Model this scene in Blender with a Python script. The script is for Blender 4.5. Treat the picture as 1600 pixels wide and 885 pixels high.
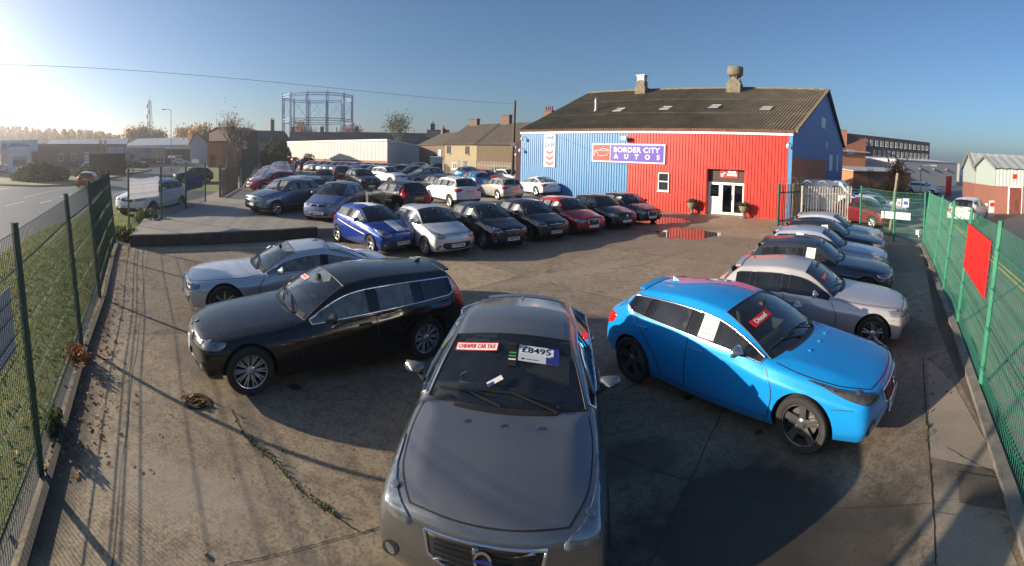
import bpy, bmesh, math, random
import numpy as np
from mathutils import Vector, Matrix, Euler
from mathutils.bvhtree import BVHTree
PI = math.pi
rnd = random.Random(7)
for o in list(bpy.data.objects): bpy.data.objects.remove(o)
SC = bpy.context.scene
COL = SC.collection

# ------------------------------------------------------------------ camera (panorama photograph)
FL, PITCH, ROLL, YEQ, CAMH = 670.0, -.036, -.022, 263.0, 3.36
_ca, _sa, _cb, _sb = math.cos(PITCH), math.sin(PITCH), math.cos(ROLL), math.sin(ROLL)
ROT = Matrix(((1, 0, 0), (0, _ca, -_sa), (0, _sa, _ca))) @ Matrix(((_cb, 0, _sb), (0, 1, 0), (-_sb, 0, _cb)))
cam = bpy.data.cameras.new('camera'); cam.type = 'PANO'; cam.panorama_type = 'CENTRAL_CYLINDRICAL'
cam.central_cylindrical_range_u_min = -800 / FL; cam.central_cylindrical_range_u_max = 800 / FL
cam.central_cylindrical_range_v_min = (YEQ - 885) / FL; cam.central_cylindrical_range_v_max = YEQ / FL
cam.central_cylindrical_radius = 1.0
cam.clip_start = .05; cam.clip_end = 3000
camo = bpy.data.objects.new('camera', cam); COL.objects.link(camo); SC.camera = camo
_r, _f, _u = ROT @ Vector((1, 0, 0)), ROT @ Vector((0, 1, 0)), ROT @ Vector((0, 0, 1))
camo.matrix_world = Matrix(((_r.x, _u.x, -_f.x, 0), (_r.y, _u.y, -_f.y, 0), (_r.z, _u.z, -_f.z, CAMH), (0, 0, 0, 1)))

HAZE = .0010
# ------------------------------------------------------------------ sky and sun
SUN_AZ, SUN_EL = -93.0, 14.5          # compass angle from +Y towards +X, elevation
world = bpy.data.worlds.new('World'); SC.world = world; world.use_nodes = True
_nt = world.node_tree; _bg = _nt.nodes['Background']
_sky = _nt.nodes.new('ShaderNodeTexSky'); _sky.sky_type = 'NISHITA'; _sky.sun_disc = False
_sky.sun_elevation = math.radians(SUN_EL); _sky.sun_rotation = math.radians(SUN_AZ)
_sky.altitude = 30; _sky.air_density = 1.0; _sky.dust_density = 1.2; _sky.ozone_density = 4.5
_nt.links.new(_sky.outputs[0], _bg.inputs[0]); _bg.inputs[1].default_value = .068
sun = bpy.data.lights.new('sun', 'SUN'); sun.energy = 5.0; sun.angle = math.radians(.6); sun.color = (1, .85, .66)
suno = bpy.data.objects.new('sun', sun); COL.objects.link(suno)
_az, _el = math.radians(SUN_AZ), math.radians(SUN_EL)
_sd = Vector((math.sin(_az) * math.cos(_el), math.cos(_az) * math.cos(_el), math.sin(_el)))
suno.rotation_euler = _sd.to_track_quat('Z', 'Y').to_euler()
SC.view_settings.view_transform = 'Standard'; SC.view_settings.look = 'None'
SC.view_settings.gamma = 1; SC.view_settings.exposure = 1.08
try: SC.view_settings.use_curve_mapping = False
except Exception: pass
SC.cycles.max_bounces = 7; SC.cycles.transparent_max_bounces = 24; SC.cycles.glossy_bounces = 4
SC.cycles.diffuse_bounces = 3; SC.cycles.transmission_bounces = 4; SC.cycles.caustics_reflective = False
SC.cycles.use_denoising = True
try: SC.cycles.sample_clamp_indirect = 6
except Exception: pass

# ------------------------------------------------------------------ where a line of sight of the photograph meets the place
def ray(x, y):
    th, t = (x - 800) / FL, (YEQ - y) / FL
    return ROT @ Vector((math.sin(th), math.cos(th), t))
def G(x, y, z=0.0):
    d = ray(x, y); s = (z - CAMH) / d.z
    return Vector((d.x * s, d.y * s, z))
def at(x, dist, z=0.0):
    d = ray(x, 250); k = dist / math.hypot(d.x, d.y)
    return Vector((d.x * k, d.y * k, z))
def zof(P, x, y):
    d = ray(x, y); return CAMH + d.z * math.hypot(P[0], P[1]) / math.hypot(d.x, d.y)
def proj(P):
    d = ROT.transposed() @ (Vector(P) - Vector((0, 0, CAMH)))
    return 800 + FL * math.atan2(d.x, d.y), YEQ - FL * d.z / math.hypot(d.x, d.y)

# ------------------------------------------------------------------ object helpers
def tag(o, label=None, cat=None, group=None, kind=None):
    if label: o['label'] = label
    if cat: o['category'] = cat
    if group: o['group'] = group
    if kind: o['kind'] = kind
    return o
def empty(name, loc=(0, 0, 0), rz=0.0, parent=None):
    o = bpy.data.objects.new(name, None); COL.objects.link(o)
    o.location = loc; o.rotation_euler = (0, 0, rz); o.empty_display_size = .2
    if parent: o.parent = parent
    return o
def kids(o): return list(o.children)
def copy_tree(o, parent=None):
    c = o.copy(); COL.objects.link(c)
    if parent is not None: c.parent = parent
    for ch in kids(o): copy_tree(ch, c)
    return c

class MB:
    """collects boxes, bars, tubes and sheets into one mesh"""
    def __init__(s): s.v = []; s.f = []; s.m = []
    def add(s, vs, fs, m=0):
        n = len(s.v); s.v += [tuple(v) for v in vs]
        for f in fs: s.f.append(tuple(i + n for i in f)); s.m.append(m)
        return s
    def box(s, lo, hi, m=0, M=None):
        x0, y0, z0 = lo; x1, y1, z1 = hi
        vs = [Vector(p) for p in ((x0,y0,z0),(x1,y0,z0),(x1,y1,z0),(x0,y1,z0),(x0,y0,z1),(x1,y0,z1),(x1,y1,z1),(x0,y1,z1))]
        if M: vs = [M @ v for v in vs]
        return s.add(vs, [(0,3,2,1),(4,5,6,7),(0,1,5,4),(1,2,6,5),(2,3,7,6),(3,0,4,7)], m)
    def cbox(s, c, size, m=0, rz=0.0, M=None):
        T = Matrix.Translation(c) @ Matrix.Rotation(rz, 4, 'Z')
        if M: T = M @ T
        h = [q / 2 for q in size]
        return s.box([-q for q in h], h, m, T)
    def tube(s, pts, r, n=6, m=0, caps=True, r1=None):
        pts = [Vector(p) for p in pts]; k = len(pts)
        if r1 is None: r1 = r
        rings = []; up0 = None
        for i, p in enumerate(pts):
            t = (pts[min(i + 1, k - 1)] - pts[max(i - 1, 0)])
            if t.length < 1e-9: t = Vector((0, 0, 1))
            t.normalize()
            a = Vector((0, 0, 1)) if abs(t.z) < .9 else Vector((1, 0, 0))
            u = t.cross(a).normalized(); w = t.cross(u)
            rr = r + (r1 - r) * i / max(1, k - 1)
            rings.append([p + (u * math.cos(2*PI*j/n + PI/n) + w * math.sin(2*PI*j/n + PI/n)) * rr for j in range(n)])
        vs = [q for ring in rings for q in ring]; fs = []
        for i in range(k - 1):
            for j in range(n): fs.append((i*n+j, (i+1)*n+j, (i+1)*n+(j+1)%n, i*n+(j+1)%n))
        if caps: fs.append(tuple(range(n))); fs.append(tuple((k-1)*n + j for j in reversed(range(n))))
        return s.add(vs, fs, m)
    def bar(s, p, q, w, h=None, m=0):
        """a square bar from p to q"""
        p, q = Vector(p), Vector(q); t = (q - p); L = t.length
        if L < 1e-6: return s
        h = h or w
        a = Vector((0, 0, 1)) if abs(t.normalized().z) < .95 else Vector((0, 1, 0))
        u = t.cross(a).normalized() * (w / 2); v = u.cross(t).normalized() * (h / 2)
        vs = [p+u+v, p-u+v, p-u-v, p+u-v, q+u+v, q-u+v, q-u-v, q+u-v]
        return s.add(vs, [(0,1,2,3),(7,6,5,4),(0,4,5,1),(1,5,6,2),(2,6,7,3),(3,7,4,0)], m)
    def lathe(s, prof, n=24, axis='Z', c=(0,0,0), m=0, mats=None):
        c = Vector(c); vs = []; k = len(prof)
        for (r, h) in prof:
            for j in range(n):
                a = 2*PI*j/n; x, y = r*math.cos(a), r*math.sin(a)
                vs.append(c + (Vector((x, y, h)) if axis == 'Z' else Vector((x, h, y)) if axis == 'Y' else Vector((h, x, y))))
        b = len(s.v); s.v += [tuple(v) for v in vs]
        for i in range(k-1):
            for j in range(n):
                s.f.append((b+i*n+j, b+i*n+(j+1)%n, b+(i+1)*n+(j+1)%n, b+(i+1)*n+j)); s.m.append(mats[i] if mats else m)
        return s
    def prism(s, poly, z0, z1, m=0, M=None):
        n = len(poly); vs = [Vector((p[0], p[1], z0)) for p in poly] + [Vector((p[0], p[1], z1)) for p in poly]
        if M: vs = [M @ v for v in vs]
        fs = [tuple(reversed(range(n))), tuple(range(n, 2*n))] + [(i, (i+1) % n, n+(i+1) % n, n+i) for i in range(n)]
        return s.add(vs, fs, m)
    def build(s, name, mats, parent=None, smooth=False, auto=None, loc=None, rz=0.0):
        me = bpy.data.meshes.new(name); me.from_pydata(s.v, [], s.f)
        if not isinstance(mats, (list, tuple)): mats = [mats]
        for m in mats: me.materials.append(m)
        if len(mats) > 1: me.polygons.foreach_set('material_index', s.m)
        me.update()
        bm = bmesh.new(); bm.from_mesh(me); bmesh.ops.recalc_face_normals(bm, faces=bm.faces); bm.to_mesh(me); bm.free()
        if smooth: me.shade_smooth()
        if auto: me.set_sharp_from_angle(angle=math.radians(auto))
        o = bpy.data.objects.new(name, me); COL.objects.link(o)
        if parent: o.parent = parent
        if loc is not None: o.location = loc; o.rotation_euler = (0, 0, rz)
        return o

def text_obj(name, body, size, mat, parent=None, M=None, thick=.002, bold=0.0, sx=1.0, space=1.0, align='CENTER', shear=0.0):
    cu = bpy.data.curves.new(name, 'FONT'); cu.body = body; cu.size = size; cu.extrude = thick; cu.offset = bold
    cu.align_x = align; cu.align_y = 'CENTER'; cu.space_character = space; cu.shear = shear; cu.resolution_u = 3
    t = bpy.data.objects.new(name, cu); COL.objects.link(t)
    bpy.context.view_layer.update()
    me = bpy.data.meshes.new_from_object(t.evaluated_get(bpy.context.evaluated_depsgraph_get()))
    bpy.data.objects.remove(t); bpy.data.curves.remove(cu)
    me.name = name; me.materials.clear(); me.materials.append(mat)
    me.transform(Matrix.Diagonal((sx, 1, 1, 1)))
    o = bpy.data.objects.new(name, me); COL.objects.link(o)
    if parent: o.parent = parent
    if M is not None: o.matrix_local = M
    return o

# ------------------------------------------------------------------ materials
class NT:
    def __init__(s, name):
        s.m = bpy.data.materials.new(name); s.m.use_nodes = True; s.t = s.m.node_tree
        s.b = s.t.nodes['Principled BSDF']; s.out = s.t.nodes['Material Output']
    def n(s, typ, **k):
        nd = s.t.nodes.new(typ)
        for a, v in k.items():
            if a in nd.inputs.keys() if hasattr(nd.inputs, 'keys') else False: pass
            setattr(nd, a, v)
        return nd
    def l(s, a, b): s.t.links.new(a, b)
    def tc(s, out='Object', scale=(1,1,1), rot=(0,0,0), loc=(0,0,0)):
        if out == 'World':
            g = s.n('ShaderNodeNewGeometry'); src = g.outputs['Position']
        else:
            c = s.n('ShaderNodeTexCoord'); src = c.outputs[out]
        mp = s.n('ShaderNodeMapping'); mp.inputs['Scale'].default_value = scale; mp.inputs['Rotation'].default_value = rot; mp.inputs['Location'].default_value = loc
        s.l(src, mp.inputs[0]); return mp.outputs[0]
    def noise(s, vec, scale=1.0, detail=4, rough=.55, dist=0.0):
        nd = s.n('ShaderNodeTexNoise'); nd.inputs['Scale'].default_value = scale; nd.inputs['Detail'].default_value = detail
        nd.inputs['Roughness'].default_value = rough; nd.inputs['Distortion'].default_value = dist
        s.l(vec, nd.inputs['Vector']); return nd.outputs['Fac']
    def ramp(s, fac, stops):
        nd = s.n('ShaderNodeValToRGB'); e = nd.color_ramp.elements
        while len(e) < len(stops): e.new(.5)
        for i, (p, c) in enumerate(stops):
            e[i].position = p
            e[i].color = (c, c, c, 1) if isinstance(c, (int, float)) else (*c, 1)
        s.l(fac, nd.inputs[0]); return nd.outputs[0]
    def mix(s, fac, a, b, mode='MIX'):
        nd = s.n('ShaderNodeMix', data_type='RGBA', blend_type=mode)
        for i, v in ((0, fac), (6, a), (7, b)):
            if isinstance(v, (int, float)): nd.inputs[i].default_value = v if i == 0 else (v, v, v, 1)
            elif isinstance(v, tuple): nd.inputs[i].default_value = (*v[:3], 1)
            else: s.l(v, nd.inputs[i])
        return nd.outputs[2]
    def math(s, op, a, b=0.0, c=None):
        nd = s.n('ShaderNodeMath', operation=op)
        for i, v in enumerate((a, b) if c is None else (a, b, c)):
            if isinstance(v, (int, float)): nd.inputs[i].default_value = v
            else: s.l(v, nd.inputs[i])
        return nd.outputs[0]
    def bump(s, h, strength=.3, dist=.01):
        nd = s.n('ShaderNodeBump'); nd.inputs['Strength'].default_value = strength; nd.inputs['Distance'].default_value = dist
        s.l(h, nd.inputs['Height']); s.l(nd.outputs[0], s.b.inputs['Normal']); return nd.outputs[0]
    def set(s, **k):
        for a, v in k.items():
            a = {'color':'Base Color','rough':'Roughness','metal':'Metallic','coat':'Coat Weight','coatr':'Coat Roughness','spec':'Specular IOR Level','trans':'Transmission Weight','ior':'IOR','alpha':'Alpha'}[a]
            i = s.b.inputs[a]
            if isinstance(v, (int, float)): i.default_value = v
            elif isinstance(v, tuple): i.default_value = (*v[:3], 1)
            else: s.l(v, i)
        return s
_cache = {}
def simple(name, color, rough=.6, metal=0.0, var=.18, scale=3.0, bump=0.0, spec=.5, coord='Object', bscale=None):
    if name in _cache: return _cache[name]
    t = NT(name); v = t.tc(coord); n = t.noise(v, scale, 5)
    lo = tuple(c * (1 - var) for c in color); hi = tuple(min(1, c * (1 + var)) for c in color)
    t.set(color=t.ramp(n, [(.3, lo), (.7, hi)]), rough=rough, metal=metal, spec=spec)
    if bump: t.bump(t.noise(v, bscale or scale * 8, 4), bump, .01)
    _cache[name] = t.m; return t.m

def paint(name, color, metal=.0, rough=.35, dew=0.0, grime=.12):
    """car paint: coloured base under clear coat, dusty film and dew specks on the upward faces"""
    if name in _cache: return _cache[name]
    t = NT(name); v = t.tc('Object')
    geo = t.n('ShaderNodeNewGeometry'); sep = t.n('ShaderNodeSeparateXYZ'); t.l(geo.outputs['Normal'], sep.inputs[0])
    up = t.ramp(sep.outputs[2], [(.45, 0.0), (.85, 1.0)])
    sepo = t.n('ShaderNodeSeparateXYZ'); t.l(v, sepo.inputs[0])
    low = t.ramp(sepo.outputs[2], [(.12, 1.0), (.62, 0.0)])
    n1 = t.noise(v, 2.2, 6, .6); n2 = t.noise(v, 55, 2, .5)
    dirt = t.math('MULTIPLY', low, t.ramp(n1, [(.35, .15), (.7, 1.0)]))
    dirt = t.math('MULTIPLY', dirt, grime)
    col = t.mix(dirt, color, (.16, .14, .12))
    film = t.math('MULTIPLY', up, t.ramp(n1, [(.3, .25), (.75, 1.0)]))
    rgh = t.math('ADD', rough, t.math('MULTIPLY', film, .06 + .30 * dew))
    if dew > 0:
        n3 = t.noise(v, 95, 2, .6)
        speck = t.math('MULTIPLY', t.ramp(n3, [(.60, 0.0), (.70, 1.0)]), t.math('MULTIPLY', up, dew))
        col = t.mix(t.math('MULTIPLY', speck, .6), col, (.55, .57, .6))
        col = t.mix(t.math('MULTIPLY', film, .05 * dew), col, (.30, .31, .33))
        t.bump(t.ramp(n3, [(.45, 0.0), (.75, 1.0)]), .25 * dew, .004)
    coatr = t.math('ADD', .03, t.math('MULTIPLY', film, .02 + .30 * dew))
    # inside of the shell is dark trim
    bf = t.n('ShaderNodeNewGeometry').outputs['Backfacing']
    col = t.mix(bf, col, (.035, .035, .038))
    t.set(color=col, metal=t.math('MULTIPLY', metal, t.math('SUBTRACT', 1.0, bf)), rough=rgh, coat=t.math('MULTIPLY', .85, t.math('SUBTRACT', 1.0, bf)), coatr=coatr, spec=.2)
    _cache[name] = t.m; return t.m

def glass_mat(name, tint=.45, mist=.0, dark=False, refl=1.0):
    """window glass: see-through with mirror reflections; mist is morning condensation on it"""
    t = NT(name); v = t.tc('Object')
    tr = t.n('ShaderNodeBsdfTransparent'); tr.inputs[0].default_value = (tint * .93, tint, tint * .98, 1)
    gl = t.n('ShaderNodeBsdfGlossy'); gl.inputs[0].default_value = (1, 1, 1, 1); gl.inputs['Roughness'].default_value = .015
    fr = t.n('ShaderNodeFresnel'); fr.inputs[0].default_value = 1.52
    fac = t.math('MINIMUM', t.math('ADD', t.math('MULTIPLY', fr.outputs[0], 1.5 * refl), .015), 1.0)
    m1 = t.n('ShaderNodeMixShader'); t.l(fac, m1.inputs[0]); t.l(tr.outputs[0], m1.inputs[1]); t.l(gl.outputs[0], m1.inputs[2])
    sh = m1.outputs[0]
    if mist > 0:
        df = t.n('ShaderNodeBsdfDiffuse'); df.inputs[0].default_value = (.72, .76, .76, 1)
        tl = t.n('ShaderNodeBsdfTranslucent'); tl.inputs[0].default_value = (.72, .76, .76, 1)
        m0 = t.n('ShaderNodeMixShader'); m0.inputs[0].default_value = .5; t.l(df.outputs[0], m0.inputs[1]); t.l(tl.outputs[0], m0.inputs[2])
        sv = t.tc('Object', (1, 1, .25)); n = t.noise(sv, 6, 5, .6)
        f = t.math('MULTIPLY', t.ramp(n, [(.30, .25), (.68, 1.0)]), mist)
        m2 = t.n('ShaderNodeMixShader'); t.l(f, m2.inputs[0]); t.l(sh, m2.inputs[1]); t.l(m0.outputs[0], m2.inputs[2]); sh = m2.outputs[0]
    t.l(sh, t.out.inputs[0]); return t.m

M = {}
M['glass'] = glass_mat('windscreen_glass', .68, .04)
M['glass_side'] = glass_mat('side_glass', .45, .06)
M['glass_mist'] = glass_mat('misted_glass', .65, .6)
M['glass_privacy'] = glass_mat('privacy_glass', .10, .03)
M['glass_house'] = glass_mat('house_glass', .35, .0)
M['trim'] = simple('black_plastic_trim', (.018, .018, .019), .45)
M['gloss_black'] = simple('gloss_black', (.01, .01, .011), .12, spec=.6)
M['liner'] = simple('arch_liner', (.012, .012, .012), .9)
M['rubber'] = simple('tyre_rubber', (.022, .022, .023), .75, bump=.2)
M['interior'] = simple('interior_fabric', (.085, .085, .09), .85)
M['interior_beige'] = simple('interior_beige', (.34, .30, .24), .8)
M['chrome'] = simple('chrome', (.75, .76, .78), .16, 1.0, var=.04)
M['alloy'] = simple('alloy_wheel', (.50, .51, .53), .28, .85, var=.06)
M['alloy_dark'] = simple('dark_alloy_wheel', (.13, .13, .135), .3, .6, var=.06)
M['disc'] = simple('brake_disc', (.20, .18, .17), .45, .8)
M['lamp'] = simple('headlamp_lens', (.26, .28, .31), .05, .55, var=.25, scale=14)
M['lamp_dark'] = simple('headlamp_dark_lens', (.05, .052, .06), .06, .2, var=.4, scale=14)
M['lamp_ring'] = simple('headlamp_reflector', (.8, .82, .85), .12, 1.0, var=.03)
M['amber'] = simple('amber_lens', (.75, .25, .03), .2)
M['tail'] = simple('tail_lamp_lens', (.50, .012, .014), .10, var=.25, scale=20)
M['plate_white'] = simple('white_number_plate', (.74, .75, .74), .4, var=.03)
M['plate_yellow'] = simple('yellow_number_plate', (.75, .52, .03), .4, var=.03)
M['plate_text'] = simple('plate_lettering', (.012, .012, .012), .5)
M['plate_blue'] = simple('plate_blue_band', (.01, .06, .42), .5)
M['lamp_inner'] = simple('lamp_inner', (.30, .31, .33), .12, .8)
M['paper'] = simple('white_card', (.62, .63, .62), .6, var=.04)
M['red_print'] = simple('red_print', (.58, .02, .015), .5, var=.05)
M['navy_print'] = simple('navy_print', (.02, .04, .22), .5, var=.05)
M['green_print'] = simple('green_print', (.05, .35, .10), .5, var=.05)
M['pale_print'] = simple('pale_green_print', (.36, .48, .42), .6)
M['white_print'] = simple('white_print', (.8, .8, .8), .5, var=.02)
# ------------------------------------------------------------------ cars
def pl(keys):
    xs = [k[0] for k in keys]; ys = [k[1] for k in keys]
    return lambda x: float(np.interp(x, xs, ys))
TAGS = ['paint', 'windscreen', 'side', 'rear_glass', 'trim', 'liner', 'under', 'quarter']
BASE = dict(L=4.2, W=1.78, H=1.46, wb=2.6, fo=.85, wr=.32, zb=.20, znose=.75, zcowl=1.0, xcowl=1.25, xwt=1.95, xrt=3.6, zrt=1.38,
            xrb=4.0, zrb=1.02, ztail=.97, belt0=.93, belt1=1.0, yr=.66, xB=None, xC=None, dlo1=None, bowf=.26, bowr=.24, bowc=.24, doors=4, kick=.0,
            hood_bulge=.0, rows=1, rrear=.60, lowtrim=False, spoiler=.0)
TYPES = {
 'volvo': dict(L=4.37, W=1.82, H=1.45, wb=2.65, fo=.92, wr=.325, znose=.75, zcowl=.99, xcowl=1.24, xwt=2.08, xrt=3.66, zrt=1.345, xrb=4.10, zrb=1.02, ztail=.96, belt0=.95, belt1=1.06, xB=2.52, xC=3.32, dlo1=3.74, kick=.10, yr=.64, rrear=.58, spoiler=.06),
 'estate': dict(L=4.62, W=1.81, H=1.43, wb=2.81, fo=.80, wr=.335, znose=.73, zcowl=.97, xcowl=1.46, xwt=2.22, xrt=4.16, zrt=1.35, xrb=4.46, zrb=1.0, ztail=.95, belt0=.90, belt1=.96, xB=2.66, xC=3.46, dlo1=4.20, yr=.65, rrear=.61, kick=.10, spoiler=.05),
 'coupe': dict(L=4.63, W=1.85, H=1.37, wb=2.75, fo=.88, wr=.34, znose=.71, zcowl=.93, xcowl=1.50, xwt=2.26, xrt=3.10, zrt=1.32, xrb=4.02, zrb=.99, ztail=.95, belt0=.90, belt1=.95, xB=2.98, xC=None, dlo1=3.72, yr=.62, rrear=.56, doors=2),
 'hatch_long': dict(L=4.30, W=1.76, H=1.43, wb=2.68, fo=.76, wr=.325, znose=.73, zcowl=.97, xcowl=1.44, xwt=2.14, xrt=3.62, zrt=1.35, xrb=4.02, zrb=1.02, ztail=.95, belt0=.93, belt1=1.0, xB=2.56, xC=3.28, dlo1=3.66, yr=.65, spoiler=.05),
 'hatch_3dr': dict(L=3.95, W=1.73, H=1.47, wb=2.49, fo=.80, wr=.31, znose=.77, zcowl=1.02, xcowl=1.08, xwt=1.90, xrt=3.28, zrt=1.39, xrb=3.72, zrb=1.07, ztail=1.0, belt0=.95, belt1=1.10, xB=2.46, xC=None, dlo1=3.30, yr=.63, doors=2, spoiler=.07),
 'hatch': dict(L=4.22, W=1.78, H=1.46, wb=2.60, fo=.86, wr=.32, znose=.75, zcowl=1.0, xcowl=1.22, xwt=1.98, xrt=3.52, zrt=1.38, xrb=3.94, zrb=1.04, ztail=.98, belt0=.95, belt1=1.04, xB=2.40, xC=3.14, dlo1=3.52, yr=.64, spoiler=.05),
 'suv': dict(L=4.38, W=1.82, H=1.64, wb=2.65, fo=.88, wr=.35, zb=.27, znose=.93, zcowl=1.16, xcowl=1.20, xwt=1.88, xrt=3.66, zrt=1.56, xrb=4.08, zrb=1.18, ztail=1.10, belt0=1.10, belt1=1.17, xB=2.38, xC=3.14, dlo1=3.78, yr=.68, lowtrim=True, kick=.07),
 'mpv': dict(L=4.10, W=1.77, H=1.60, wb=2.61, fo=.80, wr=.315, znose=.83, zcowl=1.10, xcowl=.98, xwt=1.86, xrt=3.46, zrt=1.52, xrb=3.82, zrb=1.12, ztail=1.04, belt0=1.02, belt1=1.13, xB=2.36, xC=3.12, dlo1=3.58, yr=.66, kick=.08),
}

def closed_curve(pts, n=6):
    """Catmull-Rom through a closed ring of points"""
    P = [Vector(p) for p in pts]; k = len(P); out = []
    for i in range(k):
        a, b, c, d = P[i-1], P[i], P[(i+1) % k], P[(i+2) % k]
        for j in range(n):
            t = j / n
            out.append(.5 * ((2*b) + (c-a)*t + (2*a-5*b+4*c-d)*t*t + (3*b-a-3*c+d)*t*t*t))
    return out
def open_curve(pts, n=6):
    P = [Vector(p) for p in pts]; k = len(P); out = []
    for i in range(k-1):
        a, b, c, d = P[max(i-1, 0)], P[i], P[i+1], P[min(i+2, k-1)]
        for j in range(n):
            t = j / n
            out.append(.5 * ((2*b) + (c-a)*t + (2*a-5*b+4*c-d)*t*t + (3*b-a-3*c+d)*t*t*t))
    out.append(P[-1]); return out

class Shell:
    """the closed body surface of one car type, from which windows are cut and to which lamps are fitted"""
    def __init__(s, typ):
        p = dict(BASE); p.update(TYPES[typ]); s.p = p; s.typ = typ
        L, W, H = p['L'], p['W'], p['H']; hw = W / 2
        s.x0 = p['fo'] + p['wb'] / 2
        mw = (p['xcowl'] + p['xwt']) / 2
        zt = pl([(0, p['znose']), (.12, p['znose'] + .035), (.5, p['znose'] + .115), (p['xcowl'] - .35, p['zcowl'] - .045), (p['xcowl'], p['zcowl']), (mw, (p['zcowl'] + H - .05) / 2 + .045), (p['xwt'], H - .045),
                 (p['xwt'] + .45, H), (p['xwt'] + .45 + (p['xrt'] - p['xwt']) * .25, H - .003), (p['xrt'], p['zrt']), ((p['xrt'] + p['xrb']) / 2, (p['zrt'] + p['zrb']) / 2 + .035), (p['xrb'], p['zrb']), (L - .04, p['ztail']), (L, p['ztail'] - .05)])
        line = pl([(0, p['belt0'] - .1), (p['xcowl'], p['belt0']), (L, p['belt1'])])
        wid = pl([(0, .90), (.25, .95), (.7, .98), (1.4, .99), (L * .5, 1.0), (L - 1.0, .995), (L - .4, .965), (L, .88)])
        yr = pl([(0, .74), (.5, .78), (p['xcowl'], .80), (p['xwt'], p['yr']), ((p['xwt'] + p['xrt']) / 2, p['yr'] + .01), (p['xrt'], p['rrear']), (p['xrb'], p['rrear'] + .12), (L, .76)])
        zbot = pl([(0, p['zb'] + .02), (.5, p['zb']), (L - .6, p['zb']), (L, p['zb'] + .10)])
        bow = pl([(0, p['bowf']), (p['xcowl'] - .3, p['bowc']), (p['xcowl'], p['bowc']), (p['xwt'], .10), (p['xwt'] + .5, 0), (p['xrt'] - .4, 0), (p['xrt'], -.06), (p['xrb'], -.14), (L - .05, -p['bowr']), (L, -p['bowr'])])
        crown = pl([(0, .03), (.5, .045), (p['xcowl'], .05), (p['xwt'], .075), (p['xrt'], .06), (p['xrb'], .04), (L, .03)])
        raw = [(0,''), (.14,''), (.5,''), (p['fo'],''), ((p['fo'] + p['xcowl']) / 2 + .02,''), (p['xcowl'] - .05,''), (p['xcowl'],'cowl'), (mw,''), (p['xwt'],'wt')]
        B = p['xB']; C = p['xC']
        raw += [(B - .05, 'b0'), (B + .05, 'b1')]
        if C: raw += [((B + C) / 2, ''), (C - .035, 'c0'), (C + .035, 'c1')]
        raw += [(p['dlo1'] - .16, ''), (p['dlo1'], 'd1'), (p['xrt'], 'rt'), ((p['xrt'] + p['xrb']) / 2, ''), (p['xrb'], 'rb'), (L - .10, ''), (L, '')]
        raw.sort()
        st = [raw[0]]
        for r in raw[1:]:
            if r[0] - st[-1][0] < .045:
                if r[1] and not st[-1][1]: st[-1] = r
                elif r[1]: st.append((st[-1][0] + .05, r[1]))
            else: st.append(r)
        s.st = st; names = {n: i for i, (x, n) in enumerate(st) if n}; N = len(st)
        rings = []
        for i, (x, nm) in enumerate(st):
            z8 = zt(x); w = hw * wid(x); y6 = hw * yr(x); cr = crown(x); z6 = z8 - cr
            zbe = min(line(x), z6 - .035 - (.0 if x > p['xcowl'] else .0)); zb = zbot(x)
            gh = max(0, z6 - zbe)
            k4 = .945 if gh > .1 else .90
            y4 = w * k4; y6 = min(y6, y4 - .05)
            if nm == 'd1': zbe += p['kick']; 
            f = .86
            y5 = y4 + (y6 - y4) * f + .012 * (gh > .15); z5 = zbe + (z6 - zbe) * f
            if gh < .1: y5 = y4 + (y6 - y4) * .5; z5 = zbe + (z6 - zbe) * .75
            prof = [(w * .90, zb), (w * .975, zb + .09), (w * 1.0, zb + .48 * (zbe - zb)), (w * .985, zb + .80 * (zbe - zb)), (y4, zbe)]
            if i == 0: prof = [(w*.93, zb), (w*.99, zb+.10), (w, .5*(zb+zbe)+.0), (w*.975, zb+.8*(zbe-zb)), (w*.93, zbe)]
            if .3 < x < p['xcowl'] - .08: z6 += .012 + .020 * (s.typ == 'volvo'); z5 -= .004
            if x < p['xcowl'] - .08: y6 = y6 * (1 - .12 * (1 - x / p['xcowl'])) * (.86 if s.typ == 'volvo' else .92)
            top = [(y5, z5), (y6, z6), (y6 * .55, z8 - cr * .28), (0, z8)]
            if i == 0: top = [(w * .80, zbe + .02), (w * .60, zbe + .03), (w * .32, zbe + .04), (0, zbe + .045)]
            dx = [0] * 9
            if i == 0: dx = [.08, .01, 0, .015, .05] + [.06, .055, .05, .045]
            elif i == 1: dx = [.03, 0, 0, 0, .02, .02, .02, .01, 0]
            elif i == N - 1: dx = [-.07, 0, 0, -.03, -.06] + [-.06] * 4
            bw = bow(x)
            def X(y, k): return x + dx[k] + bw * (abs(y) / hw) ** (3.0 if x < .6 else 2.2)
            half = [Vector((s.x0 - X(y, k), y, z)) for k, (y, z) in enumerate(prof)]
            tp = [Vector((s.x0 - X(y, k + 5), y, z)) for k, (y, z) in enumerate(top)]
            mir = lambda v: Vector((v.x, -v.y, v.z))
            bot = []
            for k, t_ in enumerate(tp):
                fy = t_.y / max(1e-6, half[4].y); y = half[0].y * fy
                bot.append(Vector((s.x0 - (x + dx[0] + bw * (abs(y) / hw) ** 2.2), y, half[0].z)))
            ring = half + tp + [mir(v) for v in reversed(tp[:-1])] + [mir(v) for v in reversed(half)] + [mir(v) for v in bot[:-1]] + [bot[-1]] + list(reversed(bot[:-1]))
            # order: L r0..r4, r5..r8..r5', r4'..r0', bottom from right to left
            rings.append(ring)
        R = 24
        bm = bmesh.new(); V = [[bm.verts.new(v) for v in r] for r in rings]
        cl = bm.edges.layers.float.get('crease_edge') or bm.edges.layers.float.new('crease_edge')
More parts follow.
